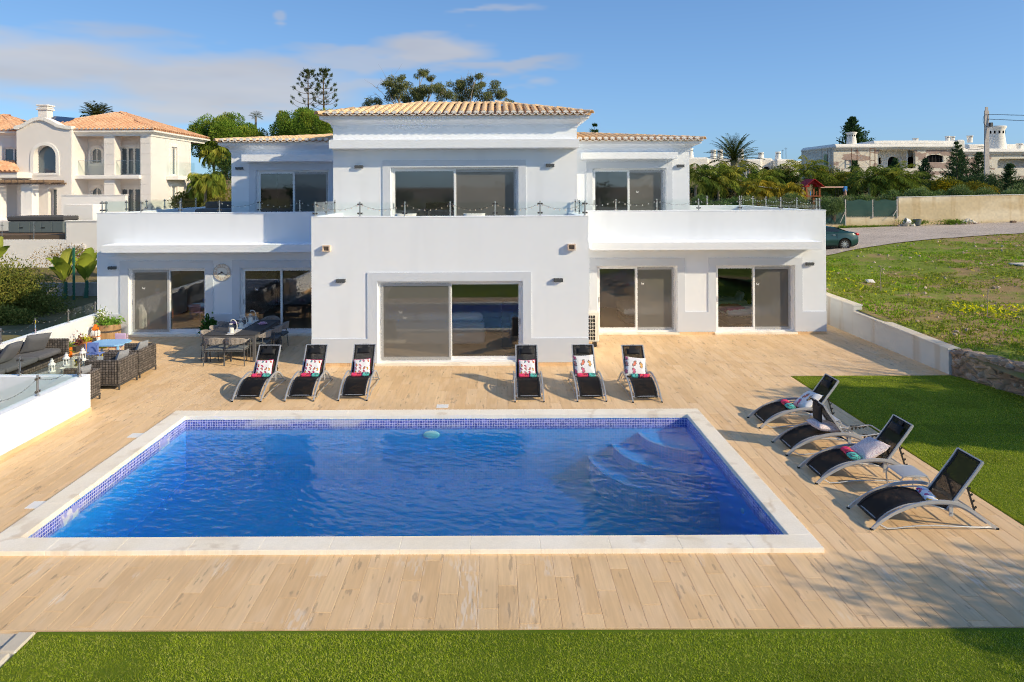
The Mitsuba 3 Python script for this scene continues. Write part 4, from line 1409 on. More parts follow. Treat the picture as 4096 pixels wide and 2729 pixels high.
def make_lounger(label, reclined=True):
    t = thing('sun_lounger', label, 'sun lounger', 'black sun loungers with arched silver frames')
    for s in (-1, 1):
        part(t, 'arched_rail', sweep(xz(ARC, s * HW), .0125, .021, square=True), 'silver_paint')
        inner = ARC[5:-4] * [1, 1] - [0, .045]
        part(t, 'inner_rail', sweep(xz(inner, s * (HW - .035)), .010, .012, sides=6), 'silver_paint')
        part(t, 'base_rod', sweep(spline([(.10, s * HW, .085), (.16, s * (HW + .015), .045), (.4, s * (HW + .015), .04), (1.5, s * (HW + .015), .04), (1.7, s * HW, .035)], 14), .009, sides=6), 'silver_paint')
        part(t, 'foot_cap', bx(-.02, .02, s * HW - .018, s * HW + .018, 0, .025, .004), 'rubber')
        part(t, 'foot_cap', bx(1.73, 1.775, s * HW - .018, s * HW + .018, 0, .025, .004), 'rubber')
        part(t, 'seat_rail', sweep(xz(SEAT, s * (HW - .062)) - [0, 0, .012], .010, .012, sides=6), 'silver_paint')
        part(t, 'bracket', bx(1.10, 1.16, s * (HW - .03) - .006, s * (HW - .03) + .006, .17, .34, .004), 'silver_paint')
    for x, z in ((.13, .10), (.62, .30), (1.13, .22), (1.60, .085)):
        part(t, 'cross_bar', sweep([(x, -HW, z), (x, HW, z)], .011, sides=8), 'silver_paint')
    part(t, 'seat_sling', sheet(SEAT, -HW + .065, HW - .065, .012), 'sling', True)
    part(t, 'seat_hem', cat(*[sweep(xz(SEAT, s * (HW - .082)) + [0, 0, .003], .018, .003, square=True) for s in (-1, 1)], sweep([(.105, -HW + .07, .095), (.105, HW - .07, .095)], .012, .012, sides=6)), 'headrest_black')
    sw = HW - .075
    if reclined:
        back_parts(t, BACK, sw)
        for s in (-1, 1):
            bar = LineString([(1.385, .60), (1.50, .215)]).buffer(.012, cap_style=2)
            teeth = [LineString([(1.49 - .0275 * k, .25 + .09 * k), (1.53 - .0275 * k, .275 + .09 * k)]).buffer(.012, cap_style=2) for k in range(4)]
            part(t, 'prop', wall_x(shapely.union_all([bar] + teeth), s * (sw - .02) - .006, s * (sw - .02) + .006), 'black_tube')
        part(t, 'prop_bar', sweep([(1.50, -sw, .215), (1.50, sw, .215)], .010, sides=6), 'silver_paint')
        h = pillow_mesh(.15, .34, .085, 12, seed=4)[0]
        h.apply_transform(tr(1.475, 0, .79) @ rot((0, 1, 0), -53.5))
        part(t, 'headrest', h, 'headrest_black', True)
        part(t, 'headrest_strap', sweep([(1.50, 0, .80), (1.575, 0, .90), (1.612, 0, .925), (1.61, 0, .88), (1.53, 0, .79)], .003, .062, up=(0, 1, 0), square=True), 'headrest_black')
    else:
        Bf = spline([(1.14, .26), (1.02, .40), (.90, .57), (.78, .74), (.70, .87)], 12)
        back_parts(t, Bf, sw)
        h = pillow_mesh(.34, .34, .07, 12, seed=4)[0]
        h.apply_transform(tr(.70, .02, .66) @ rot((0, 1, 0), 88))
        part(t, 'headrest', h, 'headrest_black', True)
        part(t, 'headrest_strap', sweep([(.69, .02, .88), (.68, .02, .80), (.69, .02, .72)], .004, .06, up=(0, 1, 0), square=True), 'headrest_black')
        fr = [(1.16, -sw + .02, .30), (1.5, -sw + .02, .33), (1.74, -sw + .03, .36), (1.77, -sw + .08, .365), (1.77, sw - .08, .365), (1.74, sw - .03, .36), (1.5, sw - .02, .33), (1.16, sw - .02, .30)]
        part(t, 'prop_frame', sweep(fr, .012, sides=8), 'silver_paint')
        for s in (-1, 1):
            part(t, 'prop_teeth', cat(*[bx(1.42 + .07 * k, 1.45 + .07 * k, s * (sw - .025) - .006, s * (sw - .025) + .006, .27 + .009 * k, .335 + .009 * k) for k in range(4)], bx(1.40, 1.70, s * (sw - .025) - .006, s * (sw - .025) + .006, .315, .35)), 'black_tube')
    return t


L0 = make_lounger('black sun lounger nearest the dining table, first of the row before the house')
front = [(-5.64, 15.66), (-4.46, 15.68), (-3.26, 15.71), (.725, 15.56), (2.125, 15.57), (3.35, 15.5)]
names = ['', 'black sun lounger second from the left in the row before the house', 'black sun lounger just left of the middle ground floor door', 'black sun lounger just right of the middle ground floor door with a butterfly cushion',
         'black sun lounger before the air conditioner with a large white butterfly cushion', 'black sun lounger at the right end of the row before the house']
AT = []
for i, (x, y) in enumerate(front):
    M = at(x, y, 0, 90 + (-.8, 0, .5, 0, .6, 1.0)[i])
    AT.append(M)
    if i == 0:
        move(L0, M)
    else:
        clone(L0, M, names[i])
SIDE = [(5.21, 14.13), (5.16, 12.73), (5.135, 11.535), (5.22, 10.04)]
SAT = [at(x, y, 0, r) for (x, y), r in zip(SIDE, (.6, -.4, .5, 0))]
clone(L0, SAT[0], 'farthest black sun lounger beside the lawn with a white butterfly cushion', keep=None)
l2 = make_lounger('black sun lounger beside the lawn with its backrest folded forward', False)
move(l2, SAT[1])
clone(L0, SAT[2], 'black sun lounger beside the lawn with a speckled pink cushion and towel')
clone(L0, SAT[3], 'nearest black sun lounger beside the pool corner with a blue towel', keep=lambda k: 'headrest' not in k)


def on(M, m):
    return place(m, np.array(M.matrix))


def cushion(M, w, h, t, m, local, label, seed, group='butterfly cushions on the sun loungers'):
    msh, uv = pillow_mesh(w, h, t, 16, .25 if m == 'butterfly_print' else .08, seed)
    msh = on(M, place(msh, local))
    k = thing('cushion', label, 'cushion', group)
    scene[k] = mikit.ply(msh, m, True, uv=uv)
    if m == 'butterfly_print':
        e = pillow_mesh(w, h, t, 16, .25, seed)[0].vertices.reshape(2, 16, 16, 3)[0]
        loop = np.vstack([e[:, 0], e[-1, 1:], e[::-1, -1][1:], e[0, ::-1][1:-1]])
        part(k, 'piping', on(M, place(sweep(loop, .006, sides=5, closed=True), local)), 'hot_pink')


# local frame of a cushion leaning on the backrest: its x up the back, y across
def lean(x, z, ang, dy=0, spin=0):
    return tr(x, dy, z) @ rot((0, 1, 0), -ang) @ rot((0, 0, 1), spin)


for i in range(4):
    cushion(AT[i], .38, .40, .10, 'butterfly_print', lean(1.165, .475, 56, 0, -90 + (2, -3, 4, 1)[i] + 90), ['first', 'second', 'third', 'fourth'][i] + ' square butterfly cushion from the left in the row before the house', i)
cushion(AT[4], .50, .50, .15, 'big_butterfly_print', lean(1.15, .525, 60, .02, 3), 'large white butterfly cushion on the lounger before the air conditioner', 5)
cushion(AT[5], .50, .50, .15, 'big_butterfly_print', lean(1.15, .50, 52, .02, -7), 'large white butterfly cushion on the right end lounger of the row', 6)
cushion(SAT[0], .50, .50, .15, 'big_butterfly_print', lean(1.08, .46, 35, -.02, 8), 'white butterfly cushion on the farthest lounger beside the lawn', 7)
cushion(SAT[1], .50, .42, .15, 'floral_print', tr(.80, -.03, .44) @ rot((0, 1, 0), 10) @ rot((0, 0, 1), 12), 'speckled pink cushion lying under the folded forward backrest', 8, 'speckled pink cushions')
cushion(SAT[2], .52, .52, .17, 'floral_print', tr(1.0, -.02, .45) @ rot((0, 1, 0), -26) @ rot((0, 0, 1), 8), 'large speckled pink cushion beside a rolled towel near the lawn', 9, 'speckled pink cushions')


def towel(M, local, label, m='towel_print', n=26):
    """A rolled towel, 0.42 m long across the seat."""
    Ls, k = np.linspace(-.21, .21, n), 16
    a = np.arange(k) * 2 * PI / k
    V, uv = [], []
    for i, y in enumerate(Ls):
        r = 1 + .13 * (nz(np.cos(a) * 2 + y * 9, np.sin(a) * 2 + y * 7, 1.3, 3, 3) - .5) - .16 * (1 if i in (0, n - 1) else 0)
        V.append(np.stack([.085 * r * np.cos(a), np.full(k, y), .045 * r * np.sin(a)], 1))
        uv.append(np.stack([np.full(k, i / (n - 1)), np.arange(k) / k], 1))
    V, uv = np.vstack(V + [[[0, -.21, 0], [0, .21, 0]]]), np.vstack(uv + [[[0, 0], [1, 0]]])
    F = []
    for i in range(n - 1):
        for j in range(k):
            p, q = i * k + j, i * k + (j + 1) % k
            F += [(p, q, q + k), (p, q + k, p + k)]
    for j in range(k):
        F += [(n * k, (j + 1) % k, j), (n * k + 1, (n - 1) * k + j, (n - 1) * k + (j + 1) % k)]
    key = thing('towel', label, 'towel', 'rolled towels on the sun loungers')
    scene[key] = mikit.ply(on(M, place(trimesh.Trimesh(V, F, process=False), local)), m, True, uv=uv)


# the lounger's y runs to the left of someone sitting on it; the pink end of a towel lies towards the terrace's left
for i, nm in enumerate(('first', 'second', 'third', 'fourth', 'fifth')):
    towel(AT[i], tr(.93, .0, .345) @ rot((0, 0, 1), 180 + (3, -2, 4, 0, 1)[i]), nm + ' rolled pink and turquoise towel from the left in the row before the house')
towel(AT[5], tr(.92, -.05, .345) @ rot((0, 0, 1), -4), 'rolled towel with its turquoise end left on the right end lounger')
towel(SAT[0], tr(.68, -.03, .385) @ rot((0, 0, 1), 176), 'rolled pink towel on the farthest lounger beside the lawn')
towel(SAT[2], tr(.70, -.03, .385) @ rot((0, 0, 1), 174), 'rolled pink and turquoise towel beside the large speckled cushion')
towel(SAT[3], tr(1.0, .04, .325) @ rot((0, 0, 1), 168), 'pale blue patterned towel on the nearest lounger', 'sky_towel_print')


def side_table(x, y, label):
    t = thing('side_table', label, 'side table', 'small grey tables between the loungers beside the lawn')
    part(t, 'top', sheet(np.array([(x - .21, .36), (x - .17, .375), (x, .378), (x + .17, .375), (x + .21, .36)]), y - .21, y + .21), 'silver_paint', True)
    part(t, 'top_panel', bx(x - .19, x + .19, y - .21, y + .21, .35, .366, .006), 'silver_paint')
    for s in (-1, 1):
        part(t, 'leg', sweep(spline([(x - .23, y + s * .2, 0), (x - .215, y + s * .2, .2), (x - .19, y + s * .2, .345), (x - .13, y + s * .2, .365), (x + .13, y + s * .2, .365), (x + .19, y + s * .2, .345), (x + .215, y + s * .2, .2), (x + .23, y + s * .2, 0)], 26), .011, sides=7, up=(0, 1, 0)), 'silver_paint')


side_table(6.38, 10.83, 'small grey table between the two nearest loungers beside the lawn')
side_table(6.30, 13.38, 'small grey table behind the folded forward lounger')

# ---------------------------------------------------------------- dining set
dt = thing('dining_table', 'large dark grey dining table by the left sliding doors', 'table')
TX0, TX1, TY0, TY1 = -8.12, -6.67, 19.24, 21.42
part(dt, 'top', bx(TX0, TX1, TY0, TY1, .735, .755, .003), 'ceramic_top')
part(dt, 'apron', flat(sbox(TX0 + .01, TY0 + .01, TX1 - .01, TY1 - .01).difference(sbox(TX0 + .05, TY0 + .05, TX1 - .05, TY1 - .05)), .66, .735), 'chair_metal')
for x in (TX0 + .05, TX1 - .05):
    for y in (TY0 + .05, TY1 - .05):
        part(dt, 'leg', bx(x - .04, x + .04, y - .04, y + .04, 0, .735, .004), 'chair_metal')
single('table_runner', 'pale grey runner along the middle of the dining table', 'table runner', bx(-7.50, -7.30, TY0 - .004, TY1 + .004, .7565, .7605), 'runner')


def make_chair(label):
    t = thing('dining_chair', label, 'dining chair', 'grey rope back chairs round the dining table')
    # local: seat centre at origin, the back towards -y
    part(t, 'seat', soft_box(-.235, .235, -.23, .25, .415, .46, .02), 'chair_seat', 40)
    part(t, 'seat_frame', flat(sbox(-.24, -.235, .24, .255).difference(sbox(-.21, -.205, .21, .225)), .40, .425), 'chair_metal')
    for s in (-1, 1):
        part(t, 'leg', sweep([(s * .285, -.20, 0), (s * .262, -.165, .45), (s * .255, -.15, .64)], .0145, sides=8), 'chair_metal')
        part(t, 'leg', sweep([(s * .275, .285, 0), (s * .268, .25, .45), (s * .275, .235, .655)], .0145, sides=8), 'chair_metal')
    a = np.linspace(-.12 * PI, 1.12 * PI, 25)
    hi = lambda t_: .665 + .115 * np.clip(np.sin(t_), 0, 1) ** .8
    lo = lambda t_: .645 - .045 * np.clip(np.sin(t_), 0, 1) ** .6
    ringx, ringy = .285 * np.cos(a), -.03 - .27 * np.sin(a)
    ringy = np.where(np.sin(a) < 0, -.03 + (.27 * -np.sin(a)) * 2.2, ringy)
    part(t, 'top_rail', sweep(np.stack([ringx, ringy, hi(a)], 1), .013, .011, sides=7), 'rope', 40)
    part(t, 'lower_rail', sweep(np.stack([ringx * .97, ringy * .97, lo(a)], 1), .009, .008, sides=6), 'chair_metal', 40)
    b = np.linspace(.02 * PI, .98 * PI, 40)
    ropes = []
    for k, u in enumerate(b):
        x, y = .285 * math.cos(u), -.03 - .27 * math.sin(u)
        ropes.append(sweep([(x * .97, y * .97, float(lo(u))), (x, y, float(hi(u)))], .0095, .008, sides=4, caps=False))
    part(t, 'rope_back', cat(*ropes), 'rope', kind='stuff')
    return t


c0 = make_chair('grey rope back chair at the near end of the dining table, left of two')
move(c0, at(-7.66, 19.03, 0, 2))
for x, y, r, nm in ((-7.10, 19.02, -2, 'grey rope back chair at the near end of the dining table, right of two'), (-8.06, 19.72, -90, 'grey chair on the left side of the dining table, nearest'), (-8.08, 20.36, -92, 'grey chair on the left side of the dining table, middle'),
                    (-8.10, 21.0, -88, 'grey chair on the left side of the dining table, farthest by the plant'), (-6.72, 19.76, 90, 'grey chair on the right side of the dining table, nearest'), (-6.62, 20.42, 93, 'shaded grey chair on the right side of the dining table, middle'),
                    (-6.58, 20.98, 88, 'shaded grey chair on the right side of the dining table, farthest'), (-7.72, 21.62, 180, 'shaded chair at the far end of the dining table, left of two'), (-7.06, 21.64, 180, 'shaded chair at the far end of the dining table, right of two')):
    clone(c0, at(x, y, 0, r), nm)


def ring_lantern(x, y, label):
    t = thing('ring_lantern', label, 'lantern', 'glass lanterns with tall hoop handles on the dining table')
    part(t, 'tray', lathe([(0, .0), (.10, .0), (.11, .012), (0, .010)], 22, (x, y, .761)), 'wax_white', 40)
    part(t, 'candle', lathe([(0, .13), (.055, .13), (.06, .12), (.06, .0), (0, 0)], 18, (x, y, .773)), 'wax_white', 30)
    part(t, 'jar', lathe([(.075, 0), (.078, .16), (.05, .21), (.05, .24)], 20, (x, y, .774)), 'clear_glass', True)
    part(t, 'hoop', sweep(spline([(x + .10, y, .77), (x + .15, y, .88), (x + .145, y, 1.02), (x + .08, y, 1.12), (x + .0, y, 1.125), (x - .015, y, 1.08)], 18), .010, sides=7, up=(0, 1, 0)), 'wax_white', 40)
    part(t, 'flower', lathe([(0, .05), (.055, .03), (.02, 0)], 9, (x - .01, y - .02, .985)), 'wax_white')


ring_lantern(-7.43, 19.50, 'sunlit hoop lantern nearest on the dining table')
ring_lantern(-7.42, 20.20, 'middle hoop lantern on the shaded dining table')
ring_lantern(-7.41, 20.98, 'farthest hoop lantern on the shaded dining table')
for x, y, nm in ((-6.98, 20.75, 'right'), (-7.86, 20.85, 'left')):
    t = thing('place_setting', f'pink plate and bowl on the {nm} side of the dining table', 'plate', 'pink place settings on the dining table')
    part(t, 'plate', lathe([(0, .003), (.09, .003), (.145, .018), (.145, .022), (.09, .009), (0, .009)], 24, (x, y, .757)), 'pink_china', 40)
    part(t, 'bowl', lathe([(0, .0), (.05, 0), (.085, .05), (.08, .05), (.045, .008), (0, .008)], 20, (x, y, .768)), 'pink_china', 40)
single('glass_jug', 'clear glass jug on the dining table runner', 'jug', lathe([(0, 0), (.06, 0), (.07, .1), (.085, .22)], 20, (-7.33, 20.62, .762)), 'clear_glass', True)


# ---------------------------------------------------------------- rattan lounge
def armchair(x0, x1, y0, y1, label, cushion_label):
    t = thing('rattan_armchair', label, 'armchair', 'grey rattan armchairs')
    z0, z1 = .13, .71
    part(t, 'back_panel', bx(x1 - .075, x1, y0, y1, z0, z1, .02), 'weave')
    for a, b in ((y0, y0 + .08), (y1 - .08, y1)):
        part(t, 'arm_panel', bx(x0, x1 - .077, a, b, z0, z1 - .004, .02), 'weave')
    part(t, 'seat_base', bx(x0 + .01, x1 - .08, y0 + .082, y1 - .082, .18, .30, .01), 'weave')
    part(t, 'base_frame', flat(sbox(x0, y0, x1, y1).difference(sbox(x0 + .03, y0 + .03, x1 - .03, y1 - .03)), .10, .128), 'rattan_frame')
    for x in (x0 + .02, x1 - .02):
        for y in (y0 + .02, y1 - .02):
            part(t, 'leg', bx(x - .016, x + .016, y - .016, y + .016, 0, .10), 'rattan_frame')
    part(t, 'seat_cushion', soft_box(x0 - .01, x1 - .09, y0 + .085, y1 - .085, .30, .44, .05), 'grey_cushion', 40)
    m, uv = pillow_mesh(.50, .46, .17, 12, seed=int(abs(y0 * 7)))
    m.apply_transform(tr(x1 - .20, (y0 + y1) / 2, .62) @ rot((0, 1, 0), -72) @ rot((0, 0, 1), 6))
    single('scatter_cushion', cushion_label, 'cushion', m, 'pale_cushion', True, 'grey cushions of the rattan lounge')


armchair(-9.86, -9.02, 16.64, 17.50, 'middle rattan armchair of three with its back to the pool terrace', 'pale grey cushion in the middle rattan armchair')
armchair(-9.88, -9.05, 17.66, 18.52, 'farthest rattan armchair of three, nearest the dining table', 'pale grey cushion in the farthest rattan armchair')
armchair(-9.90, -9.08, 15.16, 15.96, 'nearest rattan armchair, half hidden behind the white wall', 'pale grey cushion in the nearest rattan armchair')
sofa = thing('rattan_sofa', 'long grey rattan sofa along the left terrace wall', 'sofa')
part(sofa, 'back_panel', bx(-12.68, -12.58, 15.35, 19.1, .13, .72, .02), 'weave')
part(sofa, 'arm_panel', bx(-12.575, -11.72, 19.0, 19.1, .13, .716, .02), 'weave')
part(sofa, 'arm_panel', bx(-12.575, -11.72, 15.35, 15.45, .13, .716, .02), 'weave')
part(sofa, 'seat_base', bx(-12.57, -11.72, 15.46, 18.99, .13, .30, .01), 'weave')
for x in (-12.6, -11.75):
    for y in (15.4, 17.2, 19.05):
        part(sofa, 'leg', bx(x - .02, x + .02, y - .02, y + .02, 0, .13), 'rattan_frame')
for a, b in ((15.47, 16.6), (16.62, 17.78), (17.8, 18.98)):
    part(sofa, 'seat_cushion', soft_box(-12.56, -11.68, a, b, .30, .46, .05), 'grey_cushion', 40)
for (x, y, sp, ti), nm in zip(((-12.33, 18.62, 0, 62), (-12.28, 17.55, 8, 58), (-12.3, 16.7, -4, 60), (-12.3, 15.95, 3, 60)), ('farthest', 'second farthest', 'third farthest', 'nearest')):
    m, uv = pillow_mesh(.56, .68, .22, 14, seed=int(y * 3))
    m.apply_transform(tr(x, y, .70) @ rot((0, 0, 1), -24 if nm == 'farthest' else sp) @ rot((0, 1, 0), -ti) @ rot((0, 0, 1), 4))
    single('scatter_cushion', f'large dark grey cushion on the rattan sofa, {nm} of four', 'cushion', m, 'grey_cushion', True, 'grey cushions of the rattan lounge')
ct = thing('coffee_table', 'low glass topped rattan table between the sofa and armchairs', 'coffee table')
part(ct, 'glass_top', bx(-11.12, -10.0, 16.55, 18.3, .405, .413, .002), 'table_glass')
part(ct, 'base', flat(sbox(-11.1, 16.58, -10.02, 18.28).difference(sbox(-11.04, 16.64, -10.08, 18.22)), .12, .40), 'weave')
part(ct, 'shelf', bx(-11.04, -10.08, 16.64, 18.22, .13, .16), 'rattan_frame')
for x in (-11.08, -10.04):
    for y in (16.6, 18.26):
        part(ct, 'leg', bx(x - .02, x + .02, y - .02, y + .02, 0, .12), 'rattan_frame')


def lantern(x, y, label):
    t = thing('white_lantern', label, 'lantern', 'small white metal lanterns on the coffee table')
    z = .415
    part(t, 'base', lathe([(0, 0), (.085, 0), (.085, .015), (.07, .03), (0, .03)], 8, (x, y, z)), 'white_plastic')
    for k in range(6):
        a = k * PI / 3
        part(t, 'bar', sweep([(x + .065 * math.cos(a), y + .065 * math.sin(a), z + .03), (x + .065 * math.cos(a), y + .065 * math.sin(a), z + .17)], .009, sides=4), 'white_plastic')
    part(t, 'roof', lathe([(.085, .17), (.08, .185), (.04, .23), (.04, .25), (.05, .255), (.02, .29), (0, .295)], 10, (x, y, z)), 'white_plastic')
    part(t, 'ring', sweep([(x + .022 * math.cos(a), y, z + .305 + .022 * math.sin(a)) for a in np.arange(10) * PI / 5], .004, sides=5, closed=True, up=(0, 1, 0)), 'white_plastic')
    part(t, 'candle', lathe([(0, .1), (.03, .1), (.03, .03), (0, .03)], 10, (x, y, z)), 'wax_white')


lantern(-10.70, 16.74, 'nearest white lantern on the glass coffee table')
lantern(-10.72, 17.33, 'middle white lantern on the glass coffee table')
lantern(-10.66, 17.92, 'farthest white lantern on the glass coffee table')
bowl = [(0, 0), (.04, 0), (.085, .06), (.078, .06), (.035, .012), (0, .012)]
for x, y, m, nm in ((-10.50, 16.86, 'wax_white', 'white bowl beside the nearest white lantern'), (-10.42, 17.62, 'wax_white', 'white bowl beside the farthest white lantern'), (-10.60, 17.60, 'yellow_plastic', 'yellow bowl behind the middle white lantern')):
    single('bowl', nm, 'bowl', lathe(bowl, 18, (x, y, .415)), m, 40, 'bowls on the glass coffee table')

# children's table, chairs and the planters by the wall
kt = thing('kids_table', 'low pale blue plastic table behind the armchairs', 'kids table')
top = Polygon([(-11.28, 19.32), (-10.62, 19.32), (-10.48, 19.46), (-10.48, 19.92), (-10.62, 20.06), (-11.28, 20.06), (-11.42, 19.92), (-11.42, 19.46)]).buffer(.03)
part(kt, 'top', flat(top, .435, .47), 'kid_blue')
for x in (-11.33, -10.57):
    for y in (19.41, 19.97):
        part(kt, 'leg', lathe([(.028, 0), (.04, .43), (.06, .437)], 10, (x, y, 0)), 'kid_blue', 30)


def kid_chair(x, y, r, mseat, label):
    t = thing('kids_chair', label, 'kids chair', 'small plastic chairs round the blue table')
    M = at(x, y, 0, r)
    part(t, 'seat', soft_box(-.16, .16, -.15, .15, .25, .28, .012), mseat, 40, at=M)
    part(t, 'backrest', place(soft_box(-.16, .16, -.012, .012, .30, .56, .01), rot((1, 0, 0), -8) @ tr(0, -.19, 0)), mseat, 40, at=M)
    for s in (-1, 1):
        part(t, 'frame', sweep(spline([(s * .17, .15, 0), (s * .165, .12, .27), (s * .165, -.15, .28), (s * .165, -.20, .45), (s * .15, -.235, .58)], 16), .011, sides=6), mseat, at=M)
        part(t, 'leg', sweep([(s * .17, -.20, 0), (s * .165, -.10, .27)], .011, sides=6), mseat, at=M)


kid_chair(-11.08, 19.22, 0, 'kid_chair_blue', 'small blue chair in front of the blue table')
kid_chair(-10.98, 20.2, 180, 'kid_pink', 'small pink chair behind the blue table')
for x, y, m, nm in ((-10.72, 19.55, 'red_plastic', 'small red stool under the right side of the blue table'), (-10.98, 19.45, 'yellow_plastic', 'small yellow stool under the front of the blue table')):
    t = thing('kids_stool', nm, 'stool', 'stools under the blue table')
    part(t, 'seat', soft_box(x - .13, x + .13, y - .13, y + .13, .25, .29, .02), m, 40)
    for a in (-1, 1):
        for b in (-1, 1):
            part(t, 'leg', sweep([(x + a * .12, y + b * .12, 0), (x + a * .09, y + b * .09, .25)], .016, sides=6), m)


def herb(P0, spread, h, n, tones, L=.09, W=.03, seed=1, up=.7):
    r = np.random.default_rng(seed)
    P = np.asarray(P0) + r.normal(0, 1, (n, 3)) * [spread, spread, 0] + np.abs(r.normal(0, .5, (n, 1))) * [0, 0, h]
    return leaf_quads(P, np.tile([0, 0, up], (n, 1)), L, W, r, tones, .8, droop=.15)


bp = thing('barrel_planter', 'half barrel planter with leafy herbs in the corner by the house', 'planter')
part(bp, 'tub', lathe([(0, .02), (.30, 0), (.335, .14), (.355, .28), (.35, .42), (.33, .52), (.30, .52), (.30, .44), (0, .44)], 30, (-12.35, 22.15, 0)), 'barrel_wood', 30)
for z0, z1, r in ((.02, .07, .312), (.29, .345, .361)):
    part(bp, 'hoop', lathe([(r - .01, z0), (r, z0), (r, z1), (r - .01, z1)], 30, (-12.35, 22.15, 0)), 'iron_strap', 30)
part(bp, 'soil', lathe([(0, .47), (.305, .46)], 20, (-12.35, 22.15, 0)), 'soil')
m_, c_ = join_leaves([herb((-12.28, 22.12, .50), .15, .16, 420, [(.10, .20, .03), (.14, .26, .04), (.07, .14, .02)], .12, .05, 3), herb((-12.55, 22.1, .55), .10, .38, 260, [(.13, .19, .04), (.18, .22, .06)], .10, .035, 4)])
part(bp, 'leaves', m_, 'leaf', color=c_, kind='stuff')
sp = thing('garden_sprayer', 'white and orange pump sprayer beside the barrel planter', 'sprayer')
part(sp, 'tank', lathe([(0, 0), (.125, 0), (.135, .03), (.135, .34), (.11, .39), (.07, .41), (0, .41)], 22, (-12.52, 21.72, 0)), 'white_plastic', 35)
part(sp, 'cap', lathe([(.085, .40), (.10, .44), (.10, .48), (.06, .50), (.06, .55), (.03, .58), (0, .58)], 18, (-12.52, 21.72, 0)), 'orange_plastic', 35)
part(sp, 'hose', sweep(spline([(-12.46, 21.65, .40), (-12.36, 21.55, .45), (-12.34, 21.52, .25), (-12.45, 21.55, .05)], 14), .010, sides=6), 'black_tube')
part(sp, 'band', lathe([(.137, .20), (.1372, .235)], 22, (-12.52, 21.72, 0)), 'orange_plastic')


def pot(name, label, x, y, r, h, m, n, tones, seed, lh=.22, L=.12, W=.02, square=None):
    t = thing(name, label, 'plant pot', 'potted plants along the terrace wall')
    if square:
        part(t, 'trough', flat(sbox(x - square, y - r, x + square, y + r).difference(sbox(x - square + .02, y - r + .02, x + square - .02, y + r - .02)), 0, h), m)
        part(t, 'soil', bx(x - square + .02, x + square - .02, y - r + .02, y + r - .02, .01, h - .04), 'soil')
    else:
        part(t, 'pot', lathe([(0, 0), (r * .75, 0), (r, h), (r * 1.06, h), (r * .95, h - .01), (r * .9, h - .05), (0, h - .05)], 20, (x, y, 0)), m, 30)
    mm, cc = herb((x, y, h - .04), (square or r) * .45, lh, n, tones, L, W, seed)
    part(t, 'leaves', mm, 'leaf', color=cc, kind='stuff')


G1 = [(.10, .17, .03), (.14, .20, .04)]
pot('plant_pot', 'bright orange square pot with grassy leaves by the sofa end', -12.30, 19.75, .16, .30, 'orange_plastic', 200, G1, 5, .12, .26, .016, square=.16)
pot('plant_pot', 'low dark trough with burgundy succulents along the wall', -12.50, 20.85, .42, .17, 'dark_pot', 160, [(.16, .05, .05), (.12, .04, .05), (.20, .12, .06)], 6, .25, .09, .05, square=.15)
pot('plant_pot', 'small terracotta bowl with yellow green succulents by the trough', -12.42, 21.02, .17, .22, 'terracotta', 120, [(.35, .32, .03), (.26, .28, .04)], 7, .16, .10, .05)
pot('plant_pot', 'empty looking dark pot next to the sprayer', -12.48, 21.42, .15, .24, 'dark_pot', 26, [(.40, .25, .14), (.25, .14, .10)], 8, .06, .10, .06)
pot('plant_pot', 'small dark pot with sparse leaves next to the orange pot', -12.52, 20.2, .13, .16, 'dark_pot', 120, G1, 9, .10, .12, .02)
pot('plant_pot', 'bushy dark green plant in a dark pot between the left doors', -9.12, 22.1, .22, .32, 'dark_pot', 620, [(.03, .085, .02), (.045, .11, .025), (.025, .06, .015)], 10, .34, .13, .07)

# ---------------------------------------------------------------- the neighbouring villa on the left
nv = thing('cream_villa', 'cream villa with orange tile roof, arched window and balconies', 'villa')
NY = 48.0
arch = lambda cx, hw, z0, zs, n=14: Polygon([(cx - hw, z0), (cx + hw, z0)] + [(cx + hw * math.cos(t), zs + hw * math.sin(t)) for t in np.linspace(0, PI, n)])
gtop = [(-28.9, 9.0), (-29.3, 9.02), (-29.8, 9.12), (-30.25, 9.38), (-30.7, 9.58), (-31.05, 9.62), (-31.4, 9.56), (-31.8, 9.36), (-32.2, 9.12), (-32.65, 9.02)]
gable = Polygon([(-32.62, 2.6), (-28.92, 2.6)] + gtop)
win_big = arch(-30.72, .76, 5.92, 7.04)
part(nv, 'wall', wall_x(gable.difference(win_big).difference(sbox(-30.5, 2.86, -29.92, 4.85)), NY - .6, NY - .1), 'villa_paint', label='projecting wall with a curved gable top and arched window')
part(nv, 'gable_coping', wall_x(LineString(gtop).buffer(.11, cap_style=2).union(sbox(-32.75, 8.9, -32.4, 9.1)).union(sbox(-29.2, 8.88, -28.82, 9.08)), NY - .75, NY + .0), 'villa_white')
part(nv, 'arch_trim', wall_x(arch(-30.72, .98, 5.74, 7.04).difference(win_big), NY - .65, NY - .602), 'villa_white')
wn = part(nv, 'window', wall_x(win_big.buffer(.0), NY - .10, NY - .06), 'villa_glass', label='large arched window')
part(nv, 'door', wall_x(sbox(-30.5, 2.86, -29.92, 4.85), NY - .12, NY - .06), 'villa_glass')
part(nv, 'door_frame', wall_x(sbox(-30.5, 2.86, -29.92, 4.85).difference(sbox(-30.42, 2.95, -30.0, 4.77)), NY - .16, NY - .122), 'villa_white')
holes = [(-26.6, -25.2, 5.8, 7.75), (-26.6, -25.2, 2.9, 4.85)]
rec = sbox(-29.6, 2.6, -24.1, 8.7)
part(nv, 'wall', bx(-28.98, -28.9, NY - .3, NY + 1.3, 2.6, 8.7), 'villa_paint')
for h in holes:
    rec = rec.difference(sbox(h[0], h[2], h[1], h[3]))
